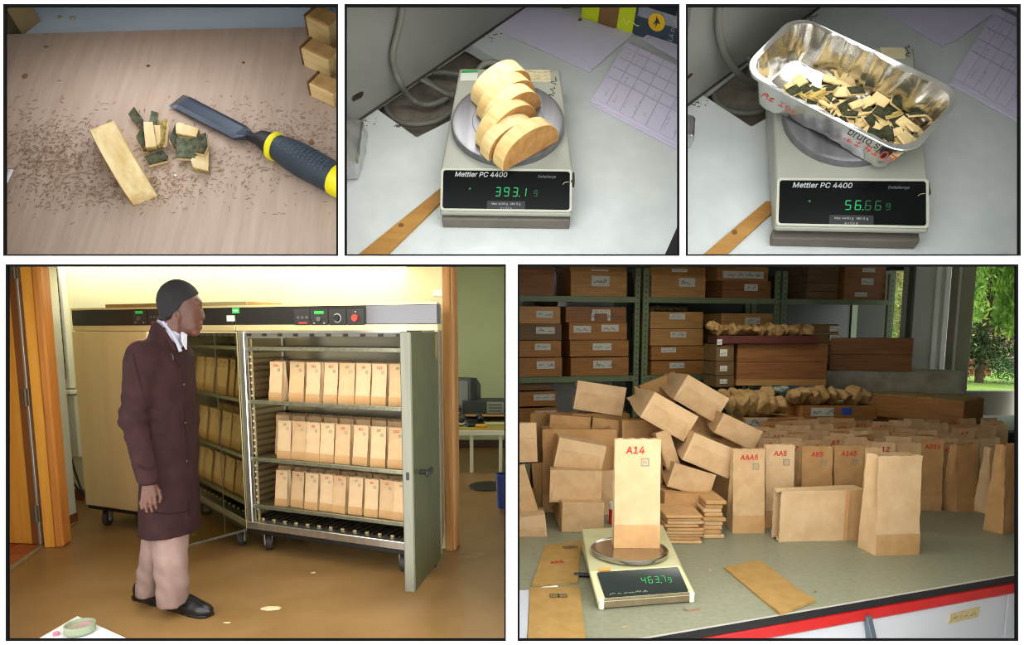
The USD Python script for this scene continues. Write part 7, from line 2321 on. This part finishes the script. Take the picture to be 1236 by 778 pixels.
# garden
gz0 = PY(1190, 462, 15.0)[2]
ga = thing('lawn', 'sloping green lawn outside the right window', None, T(0, 0, 0), kind='structure')
def gy(Y): return gz0 - (Y - 15) * .02
gv = [(3.5, 10.8, gy(10.8)), (14, 10.8, gy(10.8) - .3), (26, 34, gy(34)), (8, 34, gy(34))]
obj('ground', (np.array(gv + [(x, y, z - .1) for x, y, z in gv]), np.array([(0, 1, 2), (0, 2, 3), (4, 6, 5), (4, 7, 6), (0, 4, 5), (0, 5, 1), (1, 5, 6), (1, 6, 2), (2, 6, 7), (2, 7, 3), (3, 7, 4), (3, 4, 0)])), mat('lawn_green', (140, 170, 70), (112, 146, 52), sc=1.2, rough=.9), ga)
lf1 = leaf_mat('weeping_leaf', (150, 186, 78), (84, 122, 40), 1.2)
lf2 = leaf_mat('hedge_leaf', (150, 176, 96), (120, 110, 60), 1.5)
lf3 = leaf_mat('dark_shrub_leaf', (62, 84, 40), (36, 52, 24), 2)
def leaves(n, gen, size, seed, m, parent, name='foliage', droop=.0, aspect=3.2):
    rs2 = np.random.RandomState(seed)
    C = gen(rs2, n)
    d = rs2.normal(0, 1, (n, 3)); d[:, 2] -= droop
    d /= np.linalg.norm(d, axis=1)[:, None]
    s = rs2.normal(0, 1, (n, 3)); s -= d * (s * d).sum(1)[:, None]; s /= np.linalg.norm(s, axis=1)[:, None]
    L = size * rs2.uniform(.6, 1.3, n)[:, None]
    v = np.stack([C - d * L / 2, C + s * L / aspect / 2, C + d * L / 2, C - s * L / aspect / 2], 1).reshape(-1, 3)
    i = np.arange(n) * 4
    f = np.vstack([np.stack([i, i + 1, i + 2], 1), np.stack([i, i + 2, i + 3], 1)])
    obj(name, trimesh.Trimesh(v, f, process=False), m, parent, kind='stuff')
tb = PY(1200, 452, 16.0); tb[2] = gy(16)
tr = thing('weeping_tree', 'light green weeping tree outside the right window', 'tree', T(*tb))
obj('trunk', tube(spline([(0, .5, -.1), (.05, .6, 1.2), (.2, .6, 2.4), (.3, .6, 3.4)], 5), .10, 10), mat('tree_trunk', (92, 70, 48), (66, 50, 34), sc=4, rough=.9), tr, smooth=True)
def weep(rs2, n):
    k = rs2.randint(0, 90, n)
    rs3 = np.random.RandomState(4)
    sx, sy, st, ln = rs3.uniform(-2.2, 3.2, 90), rs3.uniform(-1.2, 1.2, 90), rs3.uniform(2.2, 4.6, 90), rs3.uniform(.8, 2.6, 90)
    t_ = rs2.rand(n)
    return np.stack([sx[k] + rs2.normal(0, .09, n), sy[k] + rs2.normal(0, .1, n), np.maximum(st[k] - ln[k] * t_, .95 + .35 * np.sin(k)) ], 1)
leaves(26000, weep, .19, 5, lf1, tr, droop=1.4)
t2 = PY(1165, 430, 14.5); t2[2] = gy(14.5)
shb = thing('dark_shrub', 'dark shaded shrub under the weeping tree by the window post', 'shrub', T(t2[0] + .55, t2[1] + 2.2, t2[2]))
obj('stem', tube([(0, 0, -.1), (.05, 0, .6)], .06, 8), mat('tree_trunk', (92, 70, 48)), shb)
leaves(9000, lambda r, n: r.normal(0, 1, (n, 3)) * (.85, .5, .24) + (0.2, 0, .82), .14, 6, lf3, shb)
lh = PY(1088, 360, 13.0); lh[2] = gy(13)
hg_ = thing('sunlit_hedge', 'tall sunlit yellow green hedge outside the narrow left window', 'hedge', T(*lh))
obj('stem', cat_([tube(spline([(x, .1, -.3), (x + .05, .05, 1.2), (x - .06, .1, 2.6)], 4), .035, 7) for x in (-.3, .0, .28)]), mat('hedge_stem', (112, 84, 54), rough=.9), hg_, kind='stuff')
leaves(13000, lambda r, n: np.stack([r.normal(0, .55, n), r.normal(.3, .35, n), r.uniform(-.2, 4.6, n)], 1), .11, 7, lf2, hg_)
rh = PY(1206, 462, 17.0); rh[2] = gy(17)
rb = thing('round_shrub', 'mid green clipped shrub at the lower right of the garden', 'shrub', T(px_at(1222, 17), 16.6, gy(16.6)))
obj('stem', tube([(0, 0, -.1), (0, 0, .3)], .05, 8), mat('tree_trunk', (92, 70, 48)), rb)
leaves(3500, lambda r, n: r.normal(0, 1, (n, 3)) * (.55, .3, .18) + (0, 0, .32), .10, 8, leaf_mat('mid_shrub_leaf', (92, 140, 64), (60, 100, 40), 2), rb)
fz = px_at(1178, 19.5)
rf = thing('red_fence', 'dull red slatted fence behind the dark shrub in the garden', 'fence', T(fz, 19.5, gy(19.5)))
for i in range(11):
    obj('slat', bx(-.9 + i * .125, -.805 + i * .125, 0, .04, -.05, .42, .006), mat('dull_red_fence', (150, 62, 50), rough=.7), rf)
for z in (.08, .32):
    obj('rail', bx(-.95, .46, .04, .08, z, z + .05), mat('dull_red_rail', (170, 96, 84), rough=.7), rf)
hw2 = thing('garden_wall', 'pale garden wall with a roofed building behind at the right', 'garden wall', T(px_at(1226, 23), 23, gy(23)))
obj('wall_face', bx(-1.4, 3, 0, .2, -.3, .42), mat('pale_garden_wall', (170, 160, 150), rough=.8), hw2)
obj('rail', bx(-1.4, 3, -.05, .0, .34, .40), mat('dark_rail', (90, 80, 70)), hw2)
obj('house_wall', bx(-1.2, 4, 1.5, 1.9, -.3, .95), mat('house_cream', (176, 152, 130), rough=.8), hw2)
obj('roof', hull([(-1.5, 1.3, .95), (4, 1.3, .95), (-1.5, 3.2, 1.5), (4, 3.2, 1.5), (-1.5, 3.3, .95), (4, 3.3, .95)]), mat('roof_clay', (160, 120, 100), rough=.8), hw2)
bt2 = thing('tree_line', 'tall mixed green tree belt closing off the garden', 'trees', T(px_at(1150, 27), 27, gy(27)), kind='stuff')
leaves(30000, lambda r, n: np.stack([r.uniform(-7, 9, n), r.normal(0, .8, n), r.uniform(-.5, 9, n)], 1), .62, 9, leaf_mat('belt_leaf', (112, 146, 70), (58, 84, 38), .5), bt2)
